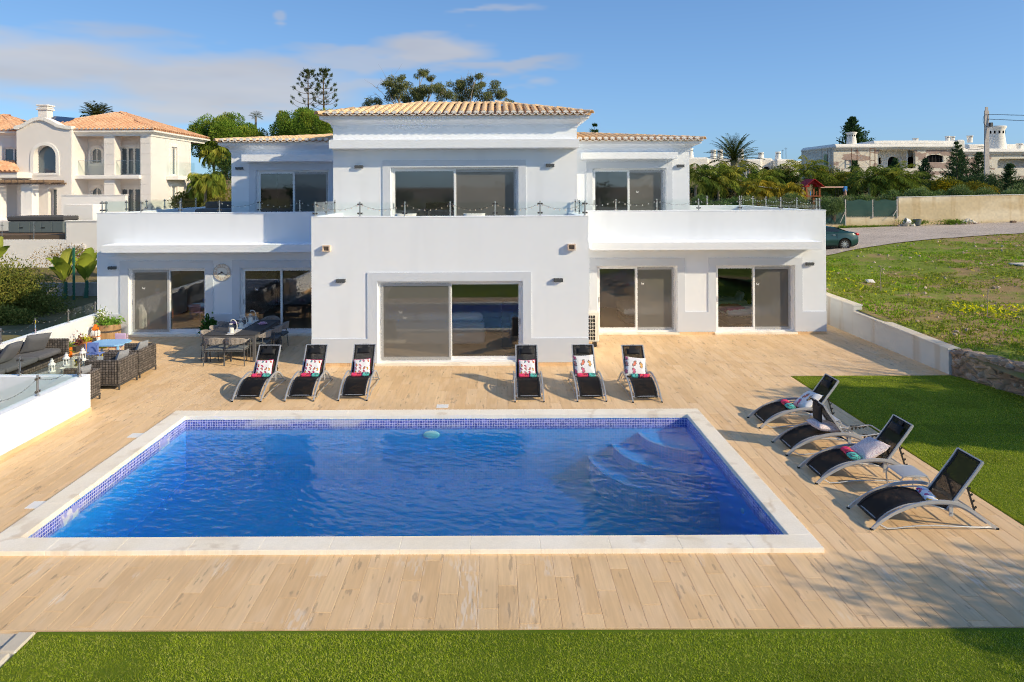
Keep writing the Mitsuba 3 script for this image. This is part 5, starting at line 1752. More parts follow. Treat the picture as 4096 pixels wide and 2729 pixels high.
for z in (5.9, 3.1):
    rec = rec.difference(arch(-28.3, .40, z + .7, z + 1.45))
part(nv, 'wall', wall_x(rec, NY + 1.3, NY + 1.5), 'villa_paint')
for z in (5.9, 3.1):
    a = arch(-28.3, .40, z + .7, z + 1.45)
    w = part(nv, 'window', wall_x(a, NY + 1.40, NY + 1.44), 'villa_glass')
    part(w, 'frame', wall_x(a.difference(arch(-28.3, .31, z + .78, z + 1.45)).union(sbox(-28.33, z + .7, -28.27, z + 1.8)), NY + 1.36, NY + 1.396), 'villa_white')
    part(nv, 'arch_trim', wall_x(arch(-28.3, .56, z + .55, z + 1.45).difference(a), NY + 1.25, NY + 1.298), 'villa_white')
for (x0, x1, z0, z1) in holes:
    w = part(nv, 'window', wall_x(sbox(x0, z0, x1, z1), NY + 1.42, NY + 1.46), 'villa_glass')
    g = sbox(x0, z0, x1, z1)
    for k in range(3):
        s = (x1 - x0) / 3
        g = g.difference(sbox(x0 + k * s + .07, z0 + .08, x0 + (k + 1) * s - .05, z1 - .08))
    part(w, 'frame', wall_x(g, NY + 1.36, NY + 1.416), 'villa_white')
    part(w, 'curtain', bx(x0 + .1, x0 + .5, NY + 1.47, NY + 1.5, z0, z1), 'curtain')
    part(nv, 'window_trim', wall_x(sbox(x0 - .22, z0, x1 + .05, z1 + .2).difference(sbox(x0, z0, x1, z1)), NY + 1.25, NY + 1.298), 'villa_white')
for x0, x1, z0 in ((-27.02, -26.3, 2.6), (-24.5, -23.8, 2.6)):
    c = part(nv, 'pillar', bx(x0, x1, NY - .0, NY + .75, z0, 8.62), 'villa_paint')
    for k in range(8):
        z = 3.0 + k * .7
        part(nv, 'pillar_block', bx(x0 - .012, x1 + .012, NY - .03, NY + .76, z + .012, z + .688, .012), 'villa_paint')
part(nv, 'balcony_slab', bx(-29.2, -24.45, NY - .3, NY + 1.5, 5.5, 5.76, .03), 'villa_white')
for x0, x1 in ((-28.9, -27.06), (-26.26, -24.54)):
    part(nv, 'balcony_glass', quad_xz(x0, x1, 5.82, 6.75, NY + .12), 'rail_glass')
    part(nv, 'glass_rail', bx(x0, x1, NY + .10, NY + .14, 6.75, 6.78), 'steel')
part(nv, 'side_wall', wall_y(sbox(NY + .76, 2.6, 54.3, 8.62).difference(sbox(51.0, 5.8, 51.9, 7.9)).difference(sbox(51.0, 2.9, 51.9, 5.0)), -24.1, -23.8), 'villa_paint')
for z0, z1 in ((5.8, 7.9), (2.9, 5.0)):
    w = part(nv, 'window', bx(-24.0, -23.95, 51.0, 51.9, z0, z1), 'villa_glass')
    part(w, 'frame', wall_y(sbox(51.0, z0, 51.9, z1).difference(sbox(51.1, z0 + .1, 51.42, z1 - .1)).difference(sbox(51.48, z0 + .1, 51.8, z1 - .1)), -23.94, -23.9), 'villa_white')
    part(nv, 'window_trim', wall_y(sbox(50.8, z0, 52.1, z1 + .2).difference(sbox(51.0, z0, 51.9, z1)), -23.799, -23.75), 'villa_white')
part(nv, 'balcony_slab', bx(-23.8, -22.9, 50.2, 53.0, 5.45, 5.72, .02), 'villa_white')
part(nv, 'balcony_glass', cat(trimesh.Trimesh([(-22.93, 50.25, 5.75), (-22.93, 52.95, 5.75), (-22.93, 52.95, 6.75), (-22.93, 50.25, 6.75)], [(0, 1, 2), (0, 2, 3)], process=False), quad_xz(-23.78, -22.95, 5.75, 6.75, 50.25)), 'rail_glass')
part(nv, 'wall', wall_x(sbox(-40, 2.6, -32.62, 8.6).difference(sbox(-34.15, 6.4, -32.75, 7.7)), NY + .2, NY + .5), 'villa_paint')
w = part(nv, 'window', wall_x(sbox(-34.15, 6.4, -32.75, 7.7), NY + .36, NY + .4), 'villa_glass')
part(w, 'frame', wall_x(sbox(-34.15, 6.4, -32.75, 7.7).difference(sbox(-34.05, 6.5, -33.5, 7.6)).difference(sbox(-33.4, 6.5, -32.85, 7.6)), NY + .30, NY + .356), 'villa_white')
part(nv, 'side_wall', cat(bx(-40, -39.7, NY + .5, 54.3, 2.6, 8.6), bx(-39.7, -24.1, 54.0, 54.3, 2.6, 8.6), bx(-39.6, -24.2, NY + 1.6, 53.9, 8.3, 8.5)), 'villa_paint')
part(nv, 'cornice', cornice(-28.9, -23.8, NY, 56.6, [(0, 8.45), (.08, 8.45), (.08, 8.55), (.2, 8.65), (.34, 8.72), (.40, 8.72), (.40, 8.84), (.2, 8.86)]), 'villa_white')
part(nv, 'cornice', cornice(-40, -32.64, NY + .2, 54.2, [(0, 8.42), (.08, 8.42), (.08, 8.52), (.2, 8.62), (.34, 8.69), (.40, 8.69), (.40, 8.81), (.2, 8.83)]), 'villa_white')


def ribbed_roof(parent, x0, x1, y0, y1, ze, zr, d):
    ym, rise = (y0 + y1) / 2, zr - ze
    rf = part(parent, 'roof', trimesh.Trimesh([(x0, y0, ze), (x1, y0, ze), (x1, y1, ze), (x0, y1, ze), (x0 + d, ym, zr), (x1 - d, ym, zr)], [(0, 1, 5), (0, 5, 4), (1, 2, 5), (2, 3, 4), (2, 4, 5), (3, 0, 4), (0, 2, 1), (0, 3, 2)], process=False), 'clay_tile')
    global PITCH, ROW
    keep = PITCH, ROW
    PITCH, ROW = .30, .36
    big = half_barrel(.115, .098, .44, .10, 5)
    Ms = slope_frames((x0, y0, ze), (1, 0, 0), (0, ym - y0, rise), x1 - x0, ym - y0)[0] + slope_frames((x1, y0, ze), (0, 1, 0), (-d, 0, rise), y1 - y0, d)[0]
    PITCH, ROW = keep
    part(rf, 'tiles', stamp(big, Ms), 'clay_tile', 50, kind='stuff')
    part(rf, 'ridge_caps', stamp(half_barrel(.15, .13, .46, .12), cap_run((x0, y0, ze), (x0 + d, ym, zr)) + cap_run((x1, y0, ze), (x1 - d, ym, zr)) + cap_run((x0 + d, ym, zr), (x1 - d, ym, zr))), 'clay_tile', 50, kind='stuff')
    ends = [place(wall_x(Polygon([(.11 * math.cos(t), .10 * math.sin(t)) for t in np.linspace(0, PI, 7)]), -.05, -.03), tr(M[0, 3], y0, ze + .05)) for M in Ms if abs(M[1, 3] - y0) < .1 and M[1, 1] > .5]
    if ends:
        part(parent, 'eave_mortar', cat(*ends), 'mortar', kind='stuff')
    return rf


ribbed_roof(nv, -33.2, -23.36, 47.56, 57.0, 8.84, 10.45, 4.6)
ribbed_roof(nv, -40.4, -32.75, 47.76, 54.64, 8.81, 10.2, 3.4)
part(nv, 'chimney', cat(bx(-33.15, -32.5, 50.4, 51.1, 9.6, 10.55, .01), bx(-33.25, -32.4, 50.3, 51.2, 10.55, 10.65, .02), bx(-33.2, -32.45, 50.37, 51.13, 10.70, 10.79, .02), bx(-33.25, -32.4, 50.3, 51.2, 10.84, 10.94, .02), bx(-33.05, -32.6, 50.5, 51.0, 10.65, 10.84)), 'villa_white')
single('solar_panel', 'tilted blue solar panel on the cream villa roof', 'solar panel', place(bx(-.85, .85, -.02, .02, 0, 1.4, .01), tr(-31.3, 48.9, 9.35) @ rot((1, 0, 0), -62) @ rot((0, 1, 0), 12)), 'solar')
part(nv, 'porch_roof', trimesh.Trimesh([(-41, 45.8, 5.95), (-31.4, 45.8, 5.95), (-33.6, 48.3, 6.75), (-41, 48.3, 6.75)], [(0, 1, 2), (0, 2, 3)], process=False), 'clay_tile')
ptiles = []
for i in range(32):
    for k in range(7):
        x = -41 + i * .30
        if x > -31.6 - k * .31:
            continue
        M = np.eye(4)
        M[:3, 1], M[:3, 2] = unit(np.array([0, 2.5, .8])), unit(np.array([0, -.8, 2.5]))
        M[:3, 3] = [x, 45.78 + k * .343, 5.99 + k * .11]
        ptiles.append(M)
part(nv, 'porch_tiles', stamp(half_barrel(.115, .098, .44, .10, 5), ptiles), 'clay_tile', 50, kind='stuff')
part(nv, 'porch_cornice', bx(-41, -31.6, 45.95, 47.6, 5.55, 5.93, .03), 'villa_white')
for x0 in (-33.5, -31.34, -36.2):
    part(nv, 'porch_pillar', bx(x0, x0 + .72, 45.9, 46.6, 2.6, 5.2), 'villa_white')
for k in range(26):
    x = -40 + k * .42
    part(nv, 'pergola_slat', bx(x, x + .09, 45.3, 47.64, 5.26, 5.42), 'wood_log')
part(nv, 'pergola_beam', cat(bx(-40, -29.2, 45.5, 45.62, 5.14, 5.255), bx(-40, -29.2, 47.2, 47.32, 5.14, 5.255)), 'wood_log')
struct('neighbour_terrace', cat(bx(-44, -23.4, 44.0, 54, -.5, 2.84), ), 'villa_paint', False, 'raised terrace of the cream villa')
struct('tub_deck', bx(-44, -24.3, 39.6, 43.98, -.4, 2.2), 'deck_brown', False, 'brown deck under the hot tub')
tub = thing('hot_tub', 'grey hot tub with a dark folded cover on the neighbouring deck', 'hot tub')
part(tub, 'tub', bx(-28.9, -25.6, 41.2, 43.3, 2.21, 2.92, .05), 'tub_grey')
part(tub, 'cover', bx(-28.95, -25.55, 41.15, 43.35, 2.93, 3.2, .06), 'cover_grey')
for k in range(5):
    part(tub, 'side_panel', bx(-28.86 + k * .65, -28.86 + k * .65 + .61, 41.18, 41.199, 2.26, 2.88, .006), 'tub_grey')
for x in (-28.2, -26.9):
    part(tub, 'grip', bx(x, x + .2, 41.16, 41.179, 2.5, 2.56), 'dark_hole')
nw = thing('garden_wall', 'stepped white garden walls below the cream villa', 'wall')
part(nw, 'wall_section', bx(-44, -24.3, 39.3, 39.58, -.5, 1.95), 'villa_white')
part(nw, 'wall_section', bx(-24.28, -22.2, 39.3, 39.6, -.5, 2.98), 'villa_white')
part(nw, 'wall_section', bx(-24.28, -22.2, 39.6, 43.9, -.5, 2.94), 'villa_white')
part(nw, 'wall_section', bx(-26.5, -24.7, 42.6, 43.9, 2.2, 3.86), 'villa_white')
part(nw, 'wall_section', bx(-28.6, -24.4, 45.8, 46.1, 2.84, 4.38), 'villa_white')
part(nw, 'coping', cat(bx(-24.34, -22.14, 39.24, 39.66, 2.985, 3.04), bx(-28.66, -24.34, 45.74, 46.16, 4.385, 4.44)), 'villa_white')
for k in range(6):
    part(nw, 'louvre_slat', place(bx(-.45, .45, -.05, .05, -.006, .006), tr(-23.6, 39.24, 1.15 + k * .1) @ rot((1, 0, 0), 35)), 'villa_white')
rail('glass_balustrade', 'glass rail in front of the hot tub', [(-33, 39.44), (-30.5, 39.44), (-28, 39.44), (-26.2, 39.44), (-24.4, 39.44)], 1.96, 1.0)
struct('side_lawn', grid_sheet(-34, -13.0, 30, 8, 33.29, 40, lambda X, Y: -1.6 + 1.08 * ss(26.5, 33, Y) + .06 * (nz(X, Y, .8, 5) - .5)), 'turf', True, 'shaded side lawn left of the white villa')
cw = thing('block_wall', 'grey concrete block wall between the two gardens', 'wall')
for r in range(6):
    for k in range(22):
        x = -23.2 + k * .5 + (r % 2) * .25
        if r >= 3 and x < -18.2 or (r >= 5 and x < -17.4):
            continue
        part(cw, 'block', bx(x + .006, x + .494, 33.3, 33.5, -.52 + r * .28 + .006, -.52 + r * .28 + .274, .01), 'concrete')
part(cw, 'core', cat(bx(-23.2, -12.4, 33.312, 33.49, -.6, .31), bx(-18.0, -12.4, 33.312, 33.49, .31, 1.15)), 'concrete')
part(cw, 'capping', cat(bx(-18.25, -12.2, 33.26, 33.54, 1.165, 1.22, .01)), 'old_white')


# ---------------------------------------------------------------- trees and plants
def bush(name, label, cat_, c, r, n, tones, L, W, seed, group=None, clumps=9, up=.3, jitter=.7, stems=True, droop=.1):
    q = np.random.default_rng(seed)
    t = thing(name, label, cat_, group)
    parts = []
    c, r = np.array(c, float), np.array(r, float)
    for k in range(clumps):
        d = unit(q.normal(0, 1, 3))
        d[2] = abs(d[2]) * .9 - .25
        cc = c + d * r * q.uniform(.35, .72)
        rr = r * q.uniform(.34, .55)
        P, N = blob_points(cc, rr, n // clumps, q, .5)
        tone = np.array(tones)[q.integers(0, len(tones), 2)] * q.uniform(.85, 1.15)
        parts.append(leaf_quads(P, N, L, W, q, tone, jitter, droop, up))
    if stems:
        part(t, 'stem', cat(*[limb(c - [0, 0, r[2] * 1.1], c + q.normal(0, .35, 3) * r, .035, .012, q, .1) for _ in range(5)]), 'bark')
    m, col = join_leaves(parts)
    part(t, 'foliage', m, 'leaf', color=col, kind='stuff')
    return t


bush('hedge', 'big dense hedge bush left of the terrace, half in shade', 'hedge', (-20.7, 28.8, -.1), (2.9, 1.7, 2.5), 36000, HEDGE, .13, .055, 61, clumps=44, stems=False)
bush('hedge', 'lower dark hedge bush behind the glass rail of the terrace', 'hedge', (-19.0, 26.7, -.8), (1.9, .8, 1.4), 15000, HEDGE, .12, .05, 62, clumps=14, stems=False)
bush('flowering_shrub', 'yellow flowering airy shrub by the block wall corner', 'shrub', (-16.6, 34.6, 1.8), (1.0, .7, 1.2), 1500, YELLOWISH + [(.4, .28, .02)], .12, .05, 63, clumps=8)
bush('flowering_shrub', 'airy shrub with thin twigs against the white garden wall', 'shrub', (-22.6, 36.6, 1.1), (2.2, .6, 1.0), 1700, [(.16, .14, .03), (.20, .13, .04)], .10, .05, 64, clumps=12)


def banana(x, y, z, leaves, label, seed):
    q = np.random.default_rng(seed)
    t = thing('banana_plant', label, 'banana plant', 'banana plants on the left')
    part(t, 'stem', limb((x, y, z), (x + .05, y, z + .9), .11, .07, q, .02), 'green_post')
    for az, el, L, W in leaves:
        a, e = math.radians(az), math.radians(el)
        n = 12
        s = np.linspace(0, 1, n)
        ee = e - s ** 2 * .9
        d = np.stack([np.cos(a) * np.cos(ee), np.sin(a) * np.cos(ee), np.sin(ee)], 1)
        P = np.array([x, y, z + .75]) + np.r_[[[0, 0, 0]], np.cumsum(d[:-1] * L / n, 0)]
        side = np.array([-math.sin(a), math.cos(a), 0])
        w = W * np.clip(np.sin(PI * np.clip((s - .18) / .82, 0, 1)) ** .7, .06, 1)
        V = np.stack([P - side * w[:, None] + [0, 0, 1] * (w * .35)[:, None], P, P + side * w[:, None] + [0, 0, 1] * (w * .35)[:, None]], 1).reshape(-1, 3)
        V += q.normal(0, .012, V.shape)
        F = []
        for i in range(n - 1):
            for j in range(2):
                p = i * 3 + j
                F += [(p, p + 1, p + 4), (p, p + 4, p + 3)]
        col = np.tile(np.array(BANANA[q.integers(0, 3)]) * q.uniform(.85, 1.2), (len(V), 1))
        col[1::3] *= 1.3
        part(t, 'leaf', trimesh.Trimesh(V, F, process=False), 'leaf', True, color=col)
    return t


banana(-24.6, 34.2, .3, [(100, 85, 1.7, .26), (200, 70, 1.7, .26), (-60, 72, 1.5, .24), (-20, 60, 1.6, .25), (260, 62, 1.7, .26), (150, 80, 1.6, .22)], 'tall banana plant at the far left above the hedge', 3)
banana(-20.1, 32.4, -.4, [(90, 86, 1.9, .30), (190, 72, 1.7, .30), (262, 80, 1.7, .34), (320, 84, 2.1, .30), (10, 66, 1.9, .28), (285, 78, 1.4, .32), (30, 80, 2.0, .28), (170, 60, 1.3, .26), (240, 62, 1.2, .3)], 'banana plant with broad yellow green leaves by the block wall', 4)
banana(-19.35, 32.8, -.4, [(100, 84, 2.0, .30), (200, 76, 1.8, .30), (300, 82, 1.8, .32), (350, 70, 1.6, .3), (250, 70, 1.3, .3), (60, 78, 1.9, .28)], 'second banana plant by the block wall, nearer the villa', 14)
banana(-18.0, 36, 1.0, [(100, 84, 1.8, .26), (10, 68, 1.6, .24), (190, 72, 1.8, .26), (150, 80, 1.6, .24)], 'banana plant seen through the left roof terrace glass', 5)
banana(-15.8, 36, 1.2, [(100, 84, 1.7, .24), (20, 72, 1.6, .22), (160, 70, 1.5, .24)], 'small banana plant nearest the left roof terrace', 6)
single('green_post', 'green metal fence post beside the banana plant', 'post', bx(-19.62, -19.54, 32.2, 32.28, -.6, 2.1), 'green_post')


def frond(base, az, el, L, curl, q, tones, leaf=.5, pairs=22, hang=.5, wid=.03):
    n = pairs + 4
    s = np.linspace(0, 1, n)
    ee = el - curl * s ** 1.5
    d = np.stack([math.cos(az) * np.cos(ee), math.sin(az) * np.cos(ee), np.sin(ee)], 1)
    P = np.asarray(base) + np.r_[[[0, 0, 0]], np.cumsum(d[:-1] * L / n, 0)]
    side = np.array([-math.sin(az), math.cos(az), 0])
    V, C, F = [], [], []
    tone = np.array(tones[q.integers(0, len(tones))]) * q.uniform(.8, 1.2) * 1.75
    for i in range(3, n - 1):
        l = leaf * (.35 + .65 * math.sin(PI * min(1, (s[i] - .08) / .95)))
        for sg in (-1, 1):
            dd = unit(side * sg * 1.0 + d[i] * .75 + q.normal(0, .12, 3) - np.array([0, 0, hang * q.uniform(.6, 1.3)]))
            w = np.cross(dd, [0, 0, 1])
            w = unit(w) * wid
            k = len(V)
            p = P[i]
            V += [p - w * .6, p + dd * l * .5 + w * .6, p + dd * l - np.array([0, 0, hang * l * .35]), p + dd * l * .45 - w * .6]
            C += [tone * q.uniform(.8, 1.25)] * 4
            F += [(k, k + 1, k + 2), (k, k + 2, k + 3)]
    r = sweep(P[:: 3], .018, sides=4, radii=np.linspace(1, .3, len(P[::3])))
    V2, C2 = np.vstack([np.array(V), r.vertices]), np.vstack([np.array(C), np.tile(tone * [1.5, 1.3, 1.3], (len(r.vertices), 1))])
    return trimesh.Trimesh(V2, np.vstack([np.array(F), r.faces + len(V)]), process=False), C2


def palm(name, label, x, y, z, h, nf, L, tones, seed, curl=1.5, leaf=.5, hang=.6, elo=0.0, ehi=1.4, trunk=.12, wid=.03, group='feathery palms beyond the road', pairs=22):
    q = np.random.default_rng(seed)
    t = thing(name, label, 'palm', group)
    part(t, 'trunk', limb((x, y, z), (x + q.normal(0, .1), y, z + h), trunk * 1.25, trunk, q, .02, 8, 8), 'pale_bark', 40)
    for k in range(nf):
        az = k * 2.39996 + q.normal(0, .15)
        el = elo + (ehi - elo) * ((k + .5) / nf) ** .8
        m, c = frond((x, y, z + h), az, el, L * q.uniform(.82, 1.1), curl * q.uniform(.8, 1.2), q, tones, leaf, pairs, hang, wid)
        part(t, 'frond', m, 'leaf', color=c)
    return t


def gz(x, y):
    return float(ground_h(x, y))


palm('date_palm', 'big dark green date palm with stiff spreading fronds', 23.9, 70, gz(23.9, 70), 7.45 - gz(23.9, 70), 64, 3.0, [(.05, .075, .02), (.065, .09, .028), (.08, .10, .03)], 71, curl=.7, leaf=.5, hang=.12, elo=-.25, ehi=1.5, trunk=.35, wid=.075, pairs=34, group='palms beyond the road')
PY = [(.12, .155, .025), (.155, .18, .03), (.09, .125, .022), (.20, .20, .035)]
PD = [(.07, .11, .022), (.09, .125, .024), (.115, .14, .03)]
GOLD = [(.22, .19, .025), (.28, .225, .03), (.17, .17, .028)]
for i, (x, y, hz, L, tn, nm) in enumerate(((15.7, 55.0, 6.0, 2.1, PD, 'dark green bushy palm right beside the villa corner'), (17.7, 55.5, 5.7, 2.2, PY, 'feathery palm second to the right of the villa corner'), (19.3, 56.5, 6.0, 2.3, PY, 'feathery palm below the big date palm'), (20.4, 54.5, 4.95, 1.7, GOLD, 'golden yellow palm below the date palm'),
                                            (21.7, 57, 5.4, 1.9, PY, 'yellow green palm left of the golden one'), (22.6, 54, 4.75, 1.5, GOLD, 'low golden palm near the hammock'), (22.6, 59, 5.8, 1.9, PD, 'dark palm left of the red playhouse'), (26.6, 60, 6.3, 2.4, PY, 'feathery palm behind the red playhouse'),
                                            (30.3, 56.5, 5.55, 2.5, PD, 'large drooping palm in front of the scaffolding'), (31.9, 56, 5.65, 2.4, PY, 'bright drooping palm before the arched recess'), (33.2, 56.5, 5.3, 2.3, PD, 'drooping palm right of the bright one'), (28.6, 59, 5.5, 2.0, PY, 'feathery palm right of the swing beam'))):
    palm('feather_palm', nm, x, y, gz(x, y) - .1, hz - gz(x, y) - .55, 30, L * 1.15, tn, 80 + i, curl=1.9, leaf=.58, hang=.6, elo=-.2, ehi=1.5, trunk=.09, wid=.05, pairs=20)
for x, y, z, nm, s in ((-23.3, 57.5, 7.6, 'yellow green palm right beside the cream villa', 95), (-21.9, 53.5, 5.3, 'drooping palm between the cream villa and the stone pine', 96), (-19.4, 46.5, 5.2, 'low palm at the left end of the white villa', 97)):
    palm('feather_palm', nm, x, y, 2.0, z - 2.0, 30, 1.5, PY, s, curl=2.2, leaf=.6, hang=.9, elo=-.3, group='feathery palms beside the cream villa', trunk=.09, pairs=22, wid=.045)
palm('fan_palm', 'palm top rising behind the ridge of the cream villa', -34.4, 60, 3, 8.0, 40, 1.55, [(.10, .10, .04), (.07, .085, .03)], 98, curl=.7, leaf=.62, hang=.2, elo=-.3, trunk=.2, wid=.10, group='palms beside the cream villa', pairs=16)
palm('fan_palm', 'tiny distant palm right of the cream villa roof', -27.6, 80, 3, 10.0, 12, 1.0, [(.06, .08, .03)], 99, curl=1.0, leaf=.4, hang=.3, group='palms beside the cream villa', pairs=10)


def stone_pine(label, x, y, z0, c, r, seed, puffs=60, n=26000):
    q = np.random.default_rng(seed)
    t = thing('stone_pine', label, 'pine tree', 'stone pines behind the villa')
    c, r = np.array(c, float), np.array(r, float)
    part(t, 'trunk', limb((x, y, z0), c - [0, 0, r[2] * .6], .35, .22, q, .03, 8, 8), 'bark', 40)
    part(t, 'branch', cat(*[limb(c - [0, 0, r[2] * .8], c + unit(q.normal(0, 1, 3) * [1, 1, .2]) * r * .7, .12, .04, q, .06) for _ in range(9)]), 'bark')
    parts = []
    for k in range(puffs):
        d = unit(q.normal(0, 1, 3))
        d[2] = d[2] * .8 + .1
        cc = c + d * r * q.uniform(.62, .95)
        rr = np.array([.25, .25, .26]) * r.mean() * q.uniform(.7, 1.4)
        P, N = blob_points(cc, rr, n // puffs, q, .62)
        N = N + [0, 0, .5]
        tone = np.array(GREEN_PINE)[q.integers(0, 4, 2)] * q.uniform(.75, 1.3) * [1.12, 1, .8]
        parts.append(leaf_quads(P, N, .17, .065, q, tone, .4))
    m, col = join_leaves(parts)
    part(t, 'crown', m, 'leaf', color=col, kind='stuff')


stone_pine('round stone pine between the cream villa and the left roof', -23.4, 60, 2.8, (-23.3, 60, 8.6), (3.1, 2.5, 2.5), 101, 70, 60000)
stone_pine('stone pine just left of the upper middle roof', -16.2, 60, 2.8, (-16.1, 60, 9.7), (3.2, 2.6, 1.95), 102, 60, 52000)


def norfolk(label, x, y, z0, ztop, wid, seed, base_vis):
    q = np.random.default_rng(seed)
    t = thing('norfolk_pine', label, 'pine tree', 'bare tiered pines behind the villa')
    part(t, 'trunk', limb((x, y, z0), (x + q.normal(0, .1), y, ztop - .1), .17, .05, q, .004, 12, 7), 'bark', 40)
    zs = np.linspace(ztop - .35, base_vis, 8)
    leaves = []
    for i, z in enumerate(zs):
        reach = wid * (.25 + .75 * (i / 7) ** .8)
        for k in range(5):
            if q.uniform() < .10 * i / 3:
                continue
            a = k * PI / 2.5 + i * .5 + q.normal(0, .12)
            L = reach * q.uniform(.7, 1.1)
            end = np.array([x + math.cos(a) * L, y + math.sin(a) * L, z + L * .42])
            B = spline([(x, y, z), (x + math.cos(a) * L * .5, y + math.sin(a) * L * .5, z + L * .10), tuple(end)], 7)
            part(t, 'branch', sweep(B, .035, sides=5, radii=np.linspace(1, .35, 7)), 'bark')
            m = 70 - 4 * i
            s = q.uniform(.80, 1.0, m) if q.uniform() < .8 else q.choice([.55, .6, .95, 1.0], m)
            idx = np.clip((s * 6).astype(int), 0, 5)
            P = B[idx] + (B[idx + 1] - B[idx]) * (s * 6 - idx)[:, None] + q.normal(0, .07, (m, 3))
            leaves.append(leaf_quads(P, np.tile(unit(end - B[3]), (m, 1)) * .7 + [0, 0, .8], .26, .05, q, [(.045, .065, .022), (.035, .055, .02), (.07, .085, .03)], .4))
    m = 200
    P = np.array([x, y, ztop - .5]) + q.normal(0, 1, (m, 3)) * [.10, .10, .22]
    leaves.append(leaf_quads(P, np.tile([0, 0, 1.], (m, 1)), .25, .05, q, [(.05, .07, .025)], .6))
    mm, c = join_leaves(leaves)
    part(t, 'needles', mm, 'leaf', color=c, kind='stuff')


norfolk('left of the two tall bare tiered pines', -20.2, 75, 3.5, 17.55, 2.1, 111, 13.3)
norfolk('right of the two tall bare tiered pines', -18.45, 75, 3.5, 17.6, 1.75, 112, 13.2)


def eucalyptus(label, trunk_xy, y, z0, clusters, seed, dead=()):
    q = np.random.default_rng(seed)
    t = thing('eucalyptus', label, 'eucalyptus', 'ragged trees behind the middle roof')
    fork = np.array([trunk_xy, y, 12.2])
    part(t, 'trunk', limb((trunk_xy, y, z0), fork, .28, .18, q, .02, 8, 7), 'pale_bark', 40)
    leaves, limbs = [], []
    for (x, z, r) in clusters:
        c = np.array([x, y + q.normal(0, .8), z])
        mid = (fork + c) / 2 + q.normal(0, .25, 3) + [0, 0, -.15]
        limbs.append(sweep(spline([tuple(fork), tuple(mid), tuple(c)], 8), .075, sides=5, radii=np.linspace(1, .3, 8)))
        for k in range(3):
            limbs.append(limb(c, c + q.normal(0, .55, 3) * r, .025, .008, q, .1, 4, 4))
        for k in range(4):
            P, N = blob_points(c + q.normal(0, .45, 3) * r, np.array([.55, .55, .42]) * r, int(190 * r * r + 60), q, .3)
            leaves.append(leaf_quads(P, N * .5 + [0, 0, -.5], .24, .055, q, np.array(GREEN_EUC) * q.uniform(.8, 1.2), .6, .25))
    for (x, z) in dead:
        c = np.array([x, y, z])
        limbs.append(limb(fork, c, .05, .012, q, .08, 7, 5))
        for k in range(9):
            s = q.uniform(.4, 1)
            p = fork + (c - fork) * s
            limbs.append(limb(p, p + q.normal(0, .5, 3) + [0, 0, .45], .014, .005, q, .1, 4, 4))
    part(t, 'branches', cat(*limbs), 'pale_bark', kind='stuff')
    m, c = join_leaves(leaves)
    part(t, 'crown', m, 'leaf', color=c, kind='stuff')


eucalyptus('left ragged eucalyptus with bare grey twigs', -9.3, 70, 3.4, [(-10.15, 15.45, .65), (-9.7, 15.75, .6), (-10.75, 15.15, .55), (-10.1, 14.7, .8), (-9.3, 14.9, .8), (-10.4, 14.0, .8), (-9.3, 13.9, .9), (-12.75, 13.6, .8), (-11.9, 13.4, .6)], 121, [(-11.6, 15.9), (-12.4, 15.2), (-11.1, 16.1), (-12.3, 14.4), (-10.5, 15.9)])
eucalyptus('middle eucalyptus with a small high tuft', -7.4, 70, 3.4, [(-7.5, 16.25, .5), (-7.15, 16.4, .45), (-6.5, 16.0, .45), (-6.1, 15.35, .5), (-8.2, 14.7, .9), (-7.2, 14.55, .9), (-6.4, 14.5, 1.0), (-5.5, 14.3, .95), (-4.9, 14.1, .8), (-7.6, 13.8, 1.0)], 122)
eucalyptus('right eucalyptus with spreading twiggy top', -2.6, 70, 3.4, [(-4.2, 15.05, .8), (-3.6, 15.2, .7), (-2.5, 15.6, .65), (-1.8, 15.95, .5), (-3.3, 14.6, .9), (-2.2, 14.6, .9), (-1.2, 14.3, .9), (-.4, 14.45, .9), (.4, 14.15, .85), (1.2, 13.7, .7), (-3.8, 14.0, 1.0), (-1.4, 15.2, .4)], 123, [(-2.0, 16.2), (-1.4, 15.8), (-2.8, 16.3), (-3.2, 16.0)])


def conifer(name, label, x, y, z0, ztop, r, seed, tones=GREEN_DARK, group='young conifers beyond the road', levels=16, L=.22, W=.06, per=34, up=.35):
    q = np.random.default_rng(seed)
    t = thing(name, label, 'conifer', group)
    part(t, 'trunk', limb((x, y, z0), (x, y, ztop - .15), .09, .02, q, .01, 8, 6), 'bark')
    leaves = []
    for i, z in enumerate(np.linspace(z0 + .25, ztop - .12, levels)):
        f = 1 - (z - z0) / (ztop - z0)
        R = r * (f ** .8) + .06
        nb = 5 + int(9 * f)
        for k in range(nb):
            a = q.uniform(0, 2 * PI)
            l = R * q.uniform(.6, 1.12)
            s = q.uniform(.1, 1, per)
            P = np.stack([x + math.cos(a) * l * s, y + math.sin(a) * l * s, z + l * up * s ** 1.4 + q.normal(0, .03, per)], 1) + q.normal(0, .03 + .05 * R, (per, 3))
            leaves.append(leaf_quads(P, np.tile([math.cos(a) * .8, math.sin(a) * .8, .7], (per, 1)), L, W, q, tones, .45))
    m, c = join_leaves(leaves)
    part(t, 'foliage', m, 'leaf', color=c, kind='stuff')


